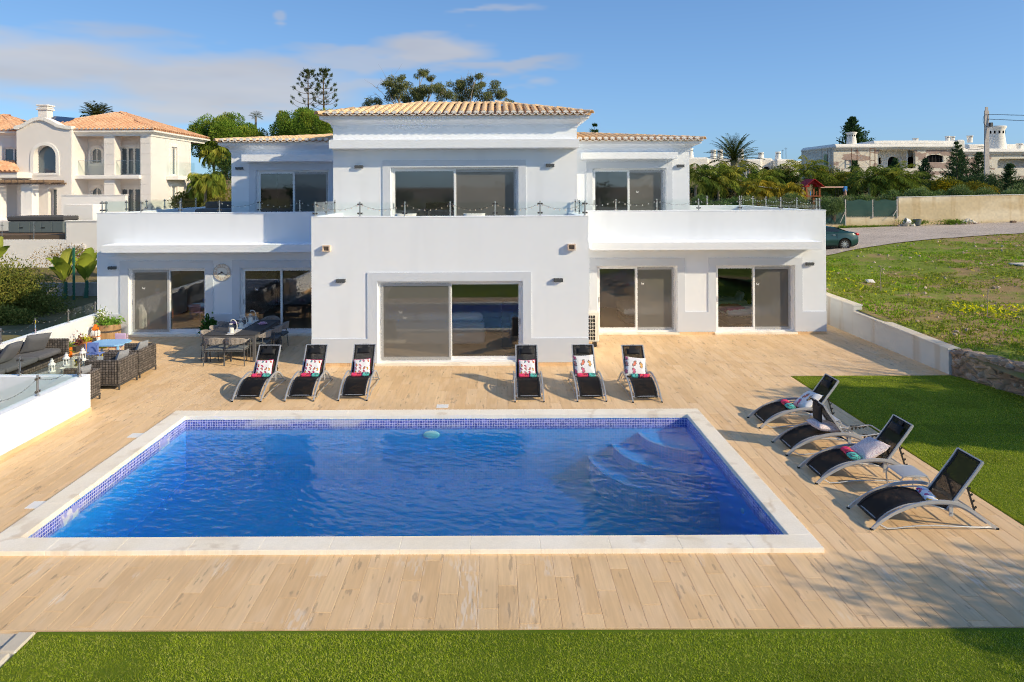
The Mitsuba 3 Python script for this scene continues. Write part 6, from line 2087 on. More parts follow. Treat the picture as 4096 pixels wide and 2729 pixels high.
for i, (x, y, zt, r, nm) in enumerate(((39.7, 60, 8.5, 1.7, 'tallest young conifer left of the utility pole'), (40.6, 61, 7.8, 1.6, 'young conifer just left of the utility pole'), (41.6, 60, 7.6, 1.7, 'young conifer right of the utility pole base'), (30.9, 60, 6.95, .9, 'slim conifer left of the drooping palms'), (37.6, 61, 7.15, 1.2, 'slim conifer below the oblong window'),
                                       (44.3, 60, 6.6, 1.4, 'young conifer at the far right before the arch'), (35.6, 62, 7.2, 1.1, 'slim conifer before the second arched door'), (46.0, 60, 5.7, 1.6, 'low conifer at the far right'), (22.2, 60, 6.0, .7, 'tiny conifer under the white chimneys'))):
    conifer('conifer', nm, x, y, gz(x, y) - .1, zt, r, 130 + i, tones=[(.03, .06, .025), (.04, .075, .03), (.05, .085, .035)])
conifer('cypress_tree', 'large dark cypress behind the house with the flaking wall', 49.2, 96, 7, 14.1, 3.2, 141, group='dark trees on the skyline', levels=22, L=.4, W=.14, per=44, up=.55)
conifer('cypress_tree', 'small dark tree top above the right roof', 8.5, 60, 3, 10.2, 1.6, 142, group='dark trees on the skyline', levels=14, L=.22, up=.25)
for i in range(17):
    x = 15.2 + i * 1.75 + float(rs.normal(0, .2))
    bush('oleander', ('first', 'second', 'third', 'fourth', 'fifth', 'sixth', 'seventh', 'eighth', 'ninth', 'tenth', 'eleventh', 'twelfth', 'thirteenth', 'fourteenth', 'fifteenth', 'sixteenth', 'seventeenth')[i] + ' oleander bush from the left in the row behind the fence and ochre wall', 'bush', (x, 51.6 + float(rs.normal(0, .25)), 3.35 + float(rs.normal(0, .1)) + (.35 if x > 29 else 0)), (1.15, .8, 1.05), 2600, GREEN_OLEANDER, .20, .045, 150 + i, 'oleanders behind the fence and wall', clumps=9, up=.55, jitter=.55)
bush('oleander', 'oleander spilling over the lower end of the green fence', 'bush', (24.2, 49.8, 3.2), (1.0, .55, .85), 2800, GREEN_OLEANDER, .20, .045, 175, clumps=8, up=.3)
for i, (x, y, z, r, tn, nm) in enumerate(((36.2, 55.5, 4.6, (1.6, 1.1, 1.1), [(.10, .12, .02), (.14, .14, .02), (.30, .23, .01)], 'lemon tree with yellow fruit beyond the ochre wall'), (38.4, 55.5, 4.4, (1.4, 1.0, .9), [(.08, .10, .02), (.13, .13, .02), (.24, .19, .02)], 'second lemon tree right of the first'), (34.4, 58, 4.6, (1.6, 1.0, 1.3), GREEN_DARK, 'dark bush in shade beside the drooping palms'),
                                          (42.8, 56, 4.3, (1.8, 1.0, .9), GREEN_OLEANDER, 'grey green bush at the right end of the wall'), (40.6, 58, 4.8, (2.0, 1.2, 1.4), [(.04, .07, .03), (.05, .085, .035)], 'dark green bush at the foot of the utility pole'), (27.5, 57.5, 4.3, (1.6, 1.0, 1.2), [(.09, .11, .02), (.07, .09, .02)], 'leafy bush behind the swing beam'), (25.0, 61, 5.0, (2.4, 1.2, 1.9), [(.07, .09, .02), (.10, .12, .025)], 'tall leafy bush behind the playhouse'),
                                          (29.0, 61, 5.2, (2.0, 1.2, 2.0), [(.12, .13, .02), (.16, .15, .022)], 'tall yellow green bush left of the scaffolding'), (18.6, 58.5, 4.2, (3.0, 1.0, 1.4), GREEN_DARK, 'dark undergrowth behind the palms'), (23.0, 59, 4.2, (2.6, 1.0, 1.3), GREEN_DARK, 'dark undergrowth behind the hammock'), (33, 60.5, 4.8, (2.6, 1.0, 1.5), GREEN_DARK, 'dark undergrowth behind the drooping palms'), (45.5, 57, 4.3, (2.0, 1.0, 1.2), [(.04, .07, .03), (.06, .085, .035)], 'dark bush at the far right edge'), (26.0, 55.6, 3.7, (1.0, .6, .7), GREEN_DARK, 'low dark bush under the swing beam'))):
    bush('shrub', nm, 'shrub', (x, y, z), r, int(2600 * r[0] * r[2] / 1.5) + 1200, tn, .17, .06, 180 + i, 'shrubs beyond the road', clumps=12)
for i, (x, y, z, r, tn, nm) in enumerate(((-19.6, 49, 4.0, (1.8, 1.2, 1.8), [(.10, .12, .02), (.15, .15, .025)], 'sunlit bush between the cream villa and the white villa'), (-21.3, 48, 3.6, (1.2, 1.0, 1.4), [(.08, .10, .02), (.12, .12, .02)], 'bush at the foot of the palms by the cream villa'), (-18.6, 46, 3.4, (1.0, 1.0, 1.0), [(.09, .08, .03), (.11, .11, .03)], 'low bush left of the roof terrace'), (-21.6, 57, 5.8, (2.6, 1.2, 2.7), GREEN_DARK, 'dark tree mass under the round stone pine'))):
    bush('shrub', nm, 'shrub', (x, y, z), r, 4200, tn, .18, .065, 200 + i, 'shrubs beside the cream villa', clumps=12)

# ---------------------------------------------------------------- beyond the road: wall, fence, buildings
ow = thing('ochre_wall', 'long stained ochre rendered wall along the road', 'wall')
part(ow, 'wall_body', wall_x(Polygon([(28.9, .5), (70, .5), (70, 4.35), (37.9, 4.13), (28.9, 3.97)]), 50.0, 50.25), 'tan_wall_paint')
part(ow, 'coping', wall_x(Polygon([(28.88, 3.975), (37.9, 4.135), (70, 4.355), (70, 4.40), (37.9, 4.18), (28.88, 4.02)]), 49.97, 50.28), 'old_white')
gf = thing('net_fence', 'dark green shade net fence on a low rendered wall', 'fence')
part(gf, 'base_wall', wall_x(Polygon([(8, .3), (28.88, .3), (28.88, 2.64), (25.0, 2.64), (25.0, 2.2), (8, 2.2)]), 50.0, 50.2), 'tan_wall_paint')
for x, z0, z1 in ((25.05, 1.9, 3.85), (27.0, 2.5, 3.82), (28.75, 2.5, 3.85), (23.0, 1.9, 3.3), (21.0, 1.9, 3.3), (19, 1.9, 3.3)):
    part(gf, 'post', bx(x - .035, x + .035, 49.93, 50.0, z0, z1), 'pole_concrete')


def net(x0, x1, z0, z1, seed):
    m = grid_sheet(x0, x1, 16, z0, z1, 8, lambda X, Z: 49.92 + .06 * (nz(X, Z, 1.6, seed) - .5))
    v = m.vertices
    return trimesh.Trimesh(np.stack([v[:, 0], v[:, 2], v[:, 1] - .05 * np.sin((v[:, 0] - x0) / (x1 - x0) * PI * 3) * (v[:, 1] > z1 - .05)], 1), m.faces, process=False)


part(gf, 'net', net(25.1, 26.96, 2.62, 3.80, 1), 'shade_mask', True)
part(gf, 'net', net(27.04, 28.7, 2.62, 3.80, 2), 'shade_mask', True)
part(gf, 'net', net(23.05, 25.0, 2.1, 3.2, 3), 'shade_mask', True)
part(gf, 'net', net(19.0, 22.98, 2.1, 3.2, 4), 'shade_mask', True)
for (xa, za), (xb, zb) in (((24.55, 2.2), (25.03, 3.0)), ((28.3, 2.64), (28.72, 3.1))):
    part(gf, 'brace', sweep([(xa, 49.7, za), (xb, 49.93, zb)], .025, sides=5), 'pole_concrete')
m_, c_ = leaf_quads(np.stack([rs.uniform(24.5, 29.5, 2600), 49.75 + rs.normal(0, .22, 2600) * .6, 1.72 + rs.uniform(0, .12, 2600)], 1), np.tile([0, -.2, 1.], (2600, 1)), .22, .05, rs, [(.10, .17, .02), (.14, .20, .03)], .6)
single('verge_grass', 'strip of bright grass along the foot of the fence', 'grass', m_, 'leaf', color=c_, kind='stuff')


def rubble(name, label, cx, cy, z, sx, sy, h, n, seed):
    q = np.random.default_rng(seed)
    ico = trimesh.creation.icosphere(1)
    out = []
    for k in range(n):
        s = q.uniform(.05, .13)
        a = q.normal(0, .45, 2)
        zz = z + h * math.exp(-(a @ a) * 2.2) * q.uniform(.6, 1)
        v = ico.vertices * s * q.uniform(.6, 1.3, 3) * (1 + .2 * q.normal(0, 1, (len(ico.vertices), 1)) * .6)
        out.append(trimesh.Trimesh(v + [cx + a[0] * sx, cy + a[1] * sy, zz], ico.faces, process=False))
    single(name, label, 'rubble', cat(*out), 'old_plaster', kind='stuff', group='rubble along the ochre wall')


rubble('rubble', 'pale rubble heap at the corner of fence and wall', 29.3, 49.4, 1.95, .7, .35, .28, 60, 1)
rubble('rubble', 'heap of white stones in weeds along the ochre wall', 33.4, 49.4, 2.0, 1.0, .35, .42, 90, 2)
m_, c_ = leaf_quads(np.stack([np.r_[rs.normal(32.5, .5, 700), rs.normal(29.6, .5, 500)], 49.35 + rs.normal(0, .2, 1200), np.full(1200, 2.0) + rs.uniform(0, .3, 1200)], 1), np.tile([0, 0, 1.], (1200, 1)), .2, .05, rs, [(.09, .15, .02), (.13, .18, .03)], .7)
single('roadside_weeds', 'green weeds growing over the rubble by the wall', 'weeds', m_, 'leaf', color=c_, kind='stuff')
single('dark_bucket', 'dark grey bucket standing at the foot of the ochre wall', 'bucket', lathe([(0, 0), (.20, 0), (.27, .45), (.25, .45), (.19, .03), (0, .03)], 18, (29.75, 49.2, 2.0)), 'tub_grey', 30, 'buckets by the ochre wall')
single('white_bucket', 'white bucket lying in the rubble by the wall', 'bucket', place(lathe([(0, 0), (.16, 0), (.21, .36), (.19, .36), (.15, .03), (0, .03)], 18), tr(29.2, 49.15, 2.25) @ rot((0, 1, 0), -75)), 'white_plastic', 30, 'buckets by the ochre wall')
for i, (x0, x1, z0, z1, y, nm) in enumerate(((35.9, 36.75, 2.05, 2.12, 49.1, 'dark plank lying flat by the ochre wall'), (36.3, 36.62, 2.13, 2.32, 49.0, 'brown block of wood resting on the plank by the wall'))):
    single('wood_scrap', nm, 'wood', bx(x0, x1, y, y + .25, z0, z1, .01), 'wood_log')

fh = thing('flaking_house', 'long rounded cream house with flaking plaster, arched doors and big chimneys', 'house')
GY = 85.0
rr = lambda x0, x1, z0, z1, r: sbox(x0 + r, z0 - 2, x1 - r, z1 - r).buffer(r).intersection(sbox(x0 - 1, z0, x1 + 1, z1 + 1))
recess = rr(46.6, 51.2, 6.2, 9.22, .55)
wnd = Polygon([(52.57, 7.7), (54.62, 7.7), (54.62, 8.35)] + [(53.6 + 1.02 * math.cos(t), 8.35 + .25 * math.sin(t)) for t in np.linspace(0, PI, 10)] + [(52.57, 8.35)])
part(fh, 'wall', wall_x(sbox(41.2, 4.5, 56.4, 9.5).difference(recess).difference(wnd), GY, GY + .5), 'old_plaster', label='flaking front wall with a deep arched recess')
back = sbox(46.4, 4.5, 52.6, 9.4)
doors = [arch(49.35, .62, 5.5, 7.84), arch(51.62, .58, 5.5, 7.86), arch(47.75, .16, 7.5, 8.2)]
part(fh, 'recess_wall', wall_x(back.difference(shapely.union_all(doors)), GY + 1.6, GY + 1.8), 'far_white')
part(fh, 'recess_pier', bx(50.45, 50.6, GY + .6, GY + 1.6, 4.5, 9.3), 'far_white')
for g in doors[:2]:
    part(fh, 'door', wall_x(g, GY + 2.0, GY + 2.05), 'dark_hole')
part(fh, 'window', wall_x(wnd, GY + .3, GY + .35), 'dark_hole')
for k in range(4):
    x = 52.95 + k * .42
    part(fh, 'window_bar', bx(x - .02, x + .02, GY + .2, GY + .24, 7.7, 8.55), 'black_tube')


def soft_roof(x0, x1, y0, y1, z0, z1, seed, r=.3):
    m = bx(x0, x1, y0, y1, z0, z1, min(r, (z1 - z0) * .45))
    for _ in range(3):
        m = m.subdivide_to_size(1.2) if _ == 0 else m
    v = m.vertices
    v += np.stack([np.zeros(len(v)), .12 * (nz(v[:, 0], v[:, 2] * 2, .6, seed) - .5), .14 * (nz(v[:, 0], v[:, 1], .45, seed + 1) - .5)], 1)
    return m


part(fh, 'roof_edge', place(soft_roof(41.0, 56.6, GY - .45, GY + 9, 9.22, 9.95, 1), tr(0, 0, 0)), 'far_white', 50)
part(fh, 'roof_edge', soft_roof(46.0, 56.5, GY + .1, GY + 9, 9.7, 10.35, 2), 'far_white', 50)
part(fh, 'side_wall', cat(bx(41.2, 41.7, GY + .5, GY + 9, 4.5, 9.4), bx(55.9, 56.4, GY + .5, GY + 9, 4.5, 10.2), bx(41.7, 55.9, GY + 8.6, GY + 9, 4.5, 9.4)), 'old_plaster')
part(fh, 'upper_block', cat(bx(56.42, 57.4, GY + .2, GY + 7, 8.8, 10.42, .12), bx(57.4, 74, GY + 4.5, GY + 10, 8.8, 10.12, .12)), 'far_white')
rec3 = rr(61.5, 66.5, 5.2, 8.1, .5)
part(fh, 'wall', wall_x(sbox(56.42, 4.5, 74, 8.9).difference(rec3), GY + .4, GY + .9), 'old_plaster')
part(fh, 'roof_edge', soft_roof(56.5, 74, GY - .1, GY + 7, 8.6, 9.33, 4), 'far_white', 50)
d3 = arch(64.3, .74, 5.2, 6.8)
part(fh, 'recess_wall', wall_x(sbox(61, 4.5, 68.5, 8.6).difference(d3), GY + 2.0, GY + 2.2), 'far_white')
part(fh, 'door', wall_x(d3, GY + 2.4, GY + 2.45), 'dark_hole')
part(fh, 'garden_parapet', bx(41, 74, GY - 2.0, GY - 1.7, 4.0, 6.9), 'old_plaster')


def chimney(parent, x, y, z0, z1, rb, rt, rl, m='far_white', holes=6):
    h = z1 - z0
    c = part(parent, 'chimney', lathe([(rb, z0), (rb * .93, z0 + h * .3), (rt, z0 + h * .72), (rt * 1.02, z0 + h * .86), (rl, z1 - h * .03), (rl * .96, z1), (rl * .7, z1 + h * .01), (0, z1)], 22, (x, y, 0)), m, 40)
    for k in range(holes):
        a = -PI / 2 + (k - (holes - 1) / 2) * .55
        g = arch(0, rt * .11, 0, h * .07)
        part(c, 'opening', place(wall_x(g, -.03, .02), tr(x + math.cos(a) * rt * 1.005, y + math.sin(a) * rt * 1.005, z0 + h * .74) @ rot((0, 0, 1), math.degrees(a) + 90)), 'dark_hole')
    return c


chimney(fh, 43.9, GY + 1, 9.4, 11.45, .62, .50, .66)
chimney(fh, 62.9, GY + 2.5, 8.6, 12.25, 1.12, .86, 1.10)
for x, z0, z1, r in ((52.4, 10.2, 10.75, .40), (56.4, 10.2, 11.0, .32), (57.05, 10.2, 10.98, .30), (59.2, 10.2, 11.05, .40), (65.4, 9.2, 10.05, .40)):
    chimney(fh, x, GY + 2, z0, z1, r * .8, r * .8, r, holes=3)
sc = thing('scaffold', 'rusty scaffolding standing before the flaking wall', 'scaffolding')
for x in (42.8, 43.45, 45.0, 45.6):
    part(sc, 'standard', sweep([(x, GY - 1.2, 4.6), (x, GY - 1.2, 9.35)], .045, sides=5), 'rust')
for z in (6.2, 7.0, 7.9, 8.8, 9.3):
    part(sc, 'rung', sweep([(45.0, GY - 1.2, z), (45.6, GY - 1.2, z)], .035, sides=5), 'rust')
part(sc, 'ledger', sweep([(42.8, GY - 1.2, 7.1), (45.6, GY - 1.2, 7.1)], .035, sides=5), 'pole_concrete')
part(sc, 'diagonal', cat(sweep([(43.45, GY - 1.2, 8.6), (45.2, GY - 1.2, 7.1)], .03, sides=5), sweep([(42.8, GY - 1.2, 7.1), (45.0, GY - 1.2, 9.2)], .03, sides=5)), 'pole_concrete')
sc2 = thing('scaffold', 'dark scaffold tower with netting left of the flaking house', 'scaffolding')
for x in (39.8, 40.5, 40.9):
    part(sc2, 'standard', sweep([(x, GY, 4.6), (x, GY, 9.4)], .04, sides=5), 'lamp_grey')
part(sc2, 'ledger', sweep([(39.8, GY, 9.1), (40.9, GY, 9.1)], .035, sides=5), 'lamp_grey')
part(sc2, 'netting', net(40.0, 40.55, 7.4, 8.7, 7), 'shade_mask', True, at=T().translate([0, GY - 49.9, 0]))

wh = thing('white_house', 'distant white house with a row of round chimneys', 'house')
WHY = 110.0
sw = []
segs = [(28, 33.6, 9.45), (33.6, 39.2, 9.3), (39.2, 42.0, 9.15), (42.0, 44.2, 9.35), (44.2, 47.2, 9.1), (47.2, 52, 8.9)]
for i, (a, b, z) in enumerate(segs):
    part(wh, 'wall', soft_roof(a, b + .05, WHY + (i % 2) * 1.2, WHY + 9, 4, z, 20 + i, .25), 'far_white', 50)
    g = arch((a + b) / 2, min(1.0, (b - a) * .26), 5.5, 7.4)
    part(wh, 'archway', wall_x(g, WHY + (i % 2) * 1.2 - .14, WHY + (i % 2) * 1.2 - .10), 'dark_hole' if i % 2 else 'old_plaster')
for x, z0, z1 in ((31.4, 9.3, 11.0), (35.1, 9.2, 10.75), (36.2, 9.2, 10.8), (39.55, 9.2, 10.85), (42.8, 9.1, 10.3), (45.55, 9.0, 10.4)):
    chimney(wh, x, WHY + 2.5, z0, z1, .50, .40, .46, holes=5)
single('roof_dome', 'small white rounded roof beyond the trees left of the scaffolding', 'dome', lathe([(1.1, 7), (1.05, 8.9), (.7, 9.4), (0, 9.55)], 16, (50.2, WHY + 2, 0)), 'far_white', 40)
for x, z, nm in ((46.55, 10.75, 'left'), (47.05, 11.1, 'right')):
    single('roof_aerial', f'{nm} of the two thin aerials on the white house', 'aerial', cat(sweep([(x, WHY + 3, 9), (x, WHY + 3, z)], .03, sides=4), sweep([(x - .25, WHY + 3, z - .15), (x + .2, WHY + 3, z - .15)], .02, sides=4)), 'lamp_grey', group='aerials on the white house')

up = thing('utility_pole', 'concrete utility pole with a small box near its top', 'utility pole')
x, y = 40.87, 58.0
part(up, 'pole', cat(bx(x - .22, x + .22, y - .12, y + .12, 2.8, 2.9), sweep([(x - .12, y, 2.8), (x - .07, y, 11.05)], .05, .10, square=True), sweep([(x + .12, y, 2.8), (x + .07, y, 11.05)], .05, .10, square=True)), 'pole_concrete')
part(up, 'web', cat(*[bx(x - .11, x + .11, y - .03, y + .03, z, z + .55) for z in np.arange(3.2, 10.9, .95)]), 'pole_concrete')
part(up, 'box', bx(x + .2, x + .45, y - .15, y + .1, 9.7, 10.05, .02), 'lamp_grey')
part(up, 'loop', sweep(spline([(x - .05, y - .1, 10.75), (x - .35, y - .1, 10.4), (x - .25, y - .1, 9.9), (x, y - .1, 9.7)], 12), .02, sides=4), 'wire_black')
part(up, 'bracket', bx(x - .75, x - .15, y - .02, y + .02, 8.0, 8.06), 'lamp_grey')
for (za, zb, nm) in ((10.75, 11.4, 'upper'), (10.35, 10.7, 'lower')):
    s = np.linspace(0, 1, 16)
    P = np.stack([x + (62 - x) * s, y + (46 - y) * s, za + (zb - za) * s - .8 * 4 * s * (1 - s)], 1)
    single('overhead_wire', f'{nm} overhead wire leaving the utility pole to the right', 'wire', sweep(P, .022, sides=4), 'wire_black', group='overhead wires')
s = np.linspace(0, 1, 12)
single('overhead_wire', 'wire from the utility pole down to the flaking house roof', 'wire', sweep(np.stack([x - (x - 57.5) * s, y + 29 * s, 8.0 + 2.2 * s - .5 * 4 * s * (1 - s)], 1), .022, sides=4), 'wire_black', group='overhead wires')

ph = thing('playhouse', 'red roofed wooden playhouse among the bushes', 'playhouse')
hx0, hx1, hy = 23.7, 24.95, 53.4
for x in (hx0 + .12, hx1 - .12):
    for y in (hy + .1, hy + 1.1):
        part(ph, 'post', bx(x - .06, x + .06, y - .06, y + .06, 2.6, 4.85), 'playhouse_wood')
part(ph, 'platform', bx(hx0, hx1, hy, hy + 1.2, 4.0, 4.08), 'playhouse_wood')
part(ph, 'gable', wall_x(Polygon([(hx0 + .1, 4.75), (hx1 - .1, 4.75), (24.32, 5.3)]).difference(Point(24.32, 4.72).buffer(.3)), hy + .02, hy + .06), 'playhouse_red')
for k in range(5):
    part(ph, 'baluster', bx(hx0 + .15 + k * .24, hx0 + .21 + k * .24, hy + .05, hy + .09, 4.08, 4.42), ('playhouse_wood', 'swing_blue', 'playhouse_wood', 'playhouse_wood', 'playhouse_wood')[k])
for sg in (-1, 1):
    part(ph, 'roof_panel', place(bx(-.02, .02, -.25, 1.35, -.98, 0, .005), tr(24.32, hy, 5.36) @ rot((0, 1, 0), -sg * 52)), 'playhouse_red')
sb = thing('swing_frame', 'pale swing beam with a blue end bracket beside the playhouse', 'swing')
part(sb, 'beam', bx(24.95, 27.0, hy + .35, hy + .5, 4.66, 4.79, .01), 'pale_wood')
part(sb, 'end_bracket', bx(26.85, 27.08, hy + .3, hy + .55, 4.4, 4.81, .02), 'swing_blue')
for s in (-1, 1):
    part(sb, 'leg', sweep([(26.95, hy + .42, 4.7), (27.2 if s > 0 else 26.9, hy + .42 + s * .8, 2.8)], .06, sides=6), 'pale_wood')
for x in (26.2, 26.42):
    part(sb, 'swing_rope', sweep([(x, hy + .42, 4.63), (x, hy + .42, 3.3)], .015, sides=4), 'wire_black')
part(sb, 'swing_seat', bx(26.15, 26.47, hy + .3, hy + .55, 3.27, 3.3), 'playhouse_red')
hm = thing('hammock', 'white edged hammock slung low between the palms', 'hammock')
P = spline([(22.3, 54.6, 4.55), (22.8, 54.6, 4.60), (23.4, 54.6, 4.75), (23.75, 54.6, 5.0)], 10)
part(hm, 'cloth', trimesh.Trimesh(np.vstack([P + [0, -.2, 0], P + [0, .35, -.22]]), [(i, i + 1, i + 11) for i in range(9)] + [(i, i + 11, i + 10) for i in range(9)], process=False), 'pale_cushion')
part(hm, 'edge', sweep(P + [0, -.21, 0], .03, sides=5), 'white_plastic')
single('white_pipe', 'white pipe crossing the shrubs below the golden palm', 'pipe', sweep(spline([(19.9, 54.0, 4.95), (21.0, 54.0, 4.72), (22.0, 54.0, 4.62)], 8), .035, sides=6), 'white_plastic')


# ---------------------------------------------------------------- the parked car
car = thing('parked_car', 'dark green coupe parked behind the villa, only its rear in view', 'car')
CXR, CY, CZ = 19.27, 36.85, 1.40                      # rear end, near side, ground
CL, CW = 4.1, 1.76


def car_body():
    """Cross sections from the front (0) to the rear (CL)."""
    xs = [0, .08, .35, .9, 1.35, 1.7, 2.1, 2.6, 3.0, 3.35, 3.7, 3.95, 4.06, 4.1]
    belt = [.55, .62, .72, .84, .90, .92, .94, .96, .98, .99, .97, .92, .80, .62]
    low = [.35, .24, .18, .17, .17, .17, .17, .17, .17, .17, .18, .26, .33, .42]
    half = [.55, .70, .80, .86, .87, .87, .87, .87, .88, .88, .86, .80, .74, .62]
    V, n = [], 0
    for x, b, l, h in zip(xs, belt, low, half):
        prof = [(-h * .92, l), (-h, l + .14), (-h * 1.005, (l + b) / 2), (-h * .97, b - .10), (-h * .86, b - .015), (-h * .5, b + .02), (0, b + .03), (h * .5, b + .02), (h * .86, b - .015), (h * .97, b - .10), (h * 1.005, (l + b) / 2), (h, l + .14), (h * .92, l)]
        n = len(prof)
        V += [(x, y, z) for y, z in prof]
    F = []
    for i in range(len(xs) - 1):
        for j in range(n):
            a, b = i * n + j, i * n + (j + 1) % n
            F += [(a, b, b + n), (a, b + n, a + n)]
    for j in range(1, n - 1):
        F += [(0, j + 1, j), ((len(xs) - 1) * n, (len(xs) - 1) * n + j, (len(xs) - 1) * n + j + 1)]
    m = trimesh.Trimesh(V, F, process=True)
    m.fix_normals()
    import manifold3d as m3
    mm = m3.Manifold(m3.Mesh(np.asarray(m.vertices, np.float32), np.asarray(m.faces, np.uint32)))
    for wx in (.78, 3.28):
        for sg in (-1, 1):
            c = m3.Manifold.cylinder(.5, .355, .355, 40).rotate([90, 0, 0]).translate([wx, sg * .88 + .25, .315])
            mm = mm - c
    return mm


M = T().translate([CXR - CL, CY + CW / 2, CZ])
part(car, 'body', car_body(), 'car_paint', 35, at=M)


def cabin(o=0.0):
    xs = [1.35, 1.75, 2.15, 2.55, 2.95, 3.3, 3.62]
    top = [.90, 1.14, 1.25, 1.27, 1.21, 1.08, .955]
    hw = [.74, .66, .62, .61, .61, .64, .72]
    V = []
    for x, t, h in zip(xs, top, hw):
        V += [(x, -.80 - o, .90), (x, -h - .05 - o, (.90 + t) / 2), (x, -h + .02 - o, t - .04 + o), (x, -h * .5, t + o), (x, h * .5, t + o), (x, h - .02 + o, t - .04 + o), (x, h + .05 + o, (.90 + t) / 2), (x, .80 + o, .90)]
    F = []
    for i in range(len(xs) - 1):
        for j in range(7):
            a = i * 8 + j
            F += [(a, a + 1, a + 9), (a, a + 9, a + 8)]
    return trimesh.Trimesh(V, F, process=False)


part(car, 'cabin', cabin(), 'car_paint', 35, at=M)
for sg in (-1, 1):
    side = Polygon([(1.75, .97), (2.05, 1.17), (2.55, 1.205), (2.9, 1.16), (3.12, 1.06), (3.0, .97)])
    part(car, 'side_window', place(wall_x(side, -.004, .004), tr(0, sg * .705, 0) @ rot((1, 0, 0), sg * 17, (0, 0, 1.07))), 'car_glass', at=M)
part(car, 'rear_window', trimesh.Trimesh([(2.98, -.54, 1.21), (2.98, .54, 1.21), (3.58, .62, .985), (3.58, -.62, .985)], [(0, 1, 2), (0, 2, 3)], process=False), 'car_glass', at=M)
for wx in (.78, 3.28):
    for sg in (-1, 1):
        w = part(car, 'wheel', place(lathe([(.20, -.10), (.29, -.105), (.315, -.07), (.315, .07), (.29, .105), (.20, .10)], 32), tr(wx, sg * .76, .315) @ rot((1, 0, 0), 90)), 'tyre', 40, at=M)
        part(w, 'rim', place(cat(lathe([(.225, .09), (.215, .102), (.20, .085), (.20, -.05)], 32), *[place(bx(-.018, .018, .03, .21, .075, .095, .004), rot((0, 0, 1), 36 * k)) for k in range(10)], lathe([(.055, .07), (.05, .10), (0, .105)], 16)), tr(wx, sg * .76, .315) @ rot((1, 0, 0), 90 if sg < 0 else -90)), 'alloy', 40, at=M)
        part(w, 'brake_disc', place(lathe([(0, .04), (.16, .04), (.16, .02)], 24), tr(wx, sg * .76, .315) @ rot((1, 0, 0), 90 if sg < 0 else -90)), 'lamp_grey', at=M)
for sg in (-1, 1):
    part(car, 'tail_light', place(soft_box(3.80, 4.02, -.10, .10, .76, .90, .04), tr(0, sg * .72, 0) @ rot((0, 0, 1), -sg * 18, (3.9, 0, 0))), 'tail_red', 40, at=M)
    part(car, 'door_handle', bx(2.62, 2.78, sg * .885 - .015, sg * .885 + .015, .80, .83, .006), 'alloy', at=M)
part(car, 'door_seam', cat(*[bx(2.86, 2.868, s * .876 - .006, s * .876 + .006, .3, .88) for s in (-1, 1)]), 'dark_hole', at=M)
part(car, 'sill', cat(*[bx(1.15, 2.9, s * .84 - .03, s * .84 + .03, .14, .20, .01) for s in (-1, 1)]), 'tyre', at=M)
part(car, 'number_plate', bx(4.08, 4.10, -.26, .26, .55, .66, .004), 'white_plastic', at=M)

# ---------------------------------------------------------------- walls on the right
rw = thing('retaining_wall', 'stained white retaining wall stepping down along the terrace', 'wall')
part(rw, 'wall_body', wall_y(Polygon([(17.72, -.3), (30, -.3), (30, 1.05), (22.45, .93), (22.45, .73), (17.72, .62)]), 11.5, 11.78), 'old_white')
part(rw, 'capping', wall_y(Polygon([(17.70, .625), (22.42, .735), (22.42, .775), (17.70, .665)]), 11.47, 11.80), 'old_white', label='worn top edge of the white retaining wall')
part(rw, 'capping', wall_y(Polygon([(22.44, .935), (30, 1.055), (30, 1.095), (22.44, .975)]), 11.47, 11.80), 'old_white')
sw_ = thing('stone_wall', 'rubble stone wall curving beside the shaded lawn', 'wall')
spine = spline([(11.62, 17.72), (11.78, 16.9), (12.1, 15.6), (12.6, 13.8), (13.4, 12.0), (14.6, 10.2)], 60)
top_h = lambda s: .66 + .22 * s
q = np.random.default_rng(77)
L_ = np.r_[0, np.cumsum(np.linalg.norm(np.diff(spine, axis=0), axis=1))]


def at_s(s):
    return np.array([np.interp(s, L_, spine[:, 0]), np.interp(s, L_, spine[:, 1])])


corev, coref = [], []
for i, s in enumerate(np.linspace(0, L_[-1], 40)):
    p, p2 = at_s(s), at_s(min(s + .05, L_[-1]))
    d = unit(p2 - p) if s < L_[-1] - .06 else d
    nrm = np.array([-d[1], d[0]]) * -1
    h = top_h(s / L_[-1]) - .03
    for o, z in ((-.05, -.3), (-.05, h), (.30, h), (.30, -.3)):
        corev.append((*(p + np.array([1, .15]) * o), z))
    if i:
        for j in range(3):
            a, b = (i - 1) * 4 + j, i * 4 + j
            coref += [(a, a + 1, b + 1), (a, b + 1, b)]
part(sw_, 'mortar_core', trimesh.Trimesh(corev, coref, process=False), 'stone')
nst = 0
for row in range(5):
    s = q.uniform(0, .1)
    while s < L_[-1] - .1:
        w = q.uniform(.18, .40)
        p, p2 = at_s(s + w / 2), at_s(min(s + w / 2 + .1, L_[-1]))
        d = unit(p2 - p + 1e-9)
        h0 = top_h(s / L_[-1])
        rh = h0 / 4.6
        z = row * rh + rh * .5 + q.normal(0, .02)
        pts = q.normal(0, 1, (16, 3))
        pts = unit(pts) * [w * .62, .13, rh * .66] * (1 + .15 * q.normal(0, 1, (16, 1)))
        m = trimesh.convex.convex_hull(pts)
        ang = math.degrees(math.atan2(d[1], d[0]))
        m.apply_transform(tr(p[0] - .02, p[1], min(z, h0 - .05)) @ rot((0, 0, 1), ang))
        if nst < 290:
            part(sw_, 'stone', m, 'stone')
        nst += 1
        s += w + .01
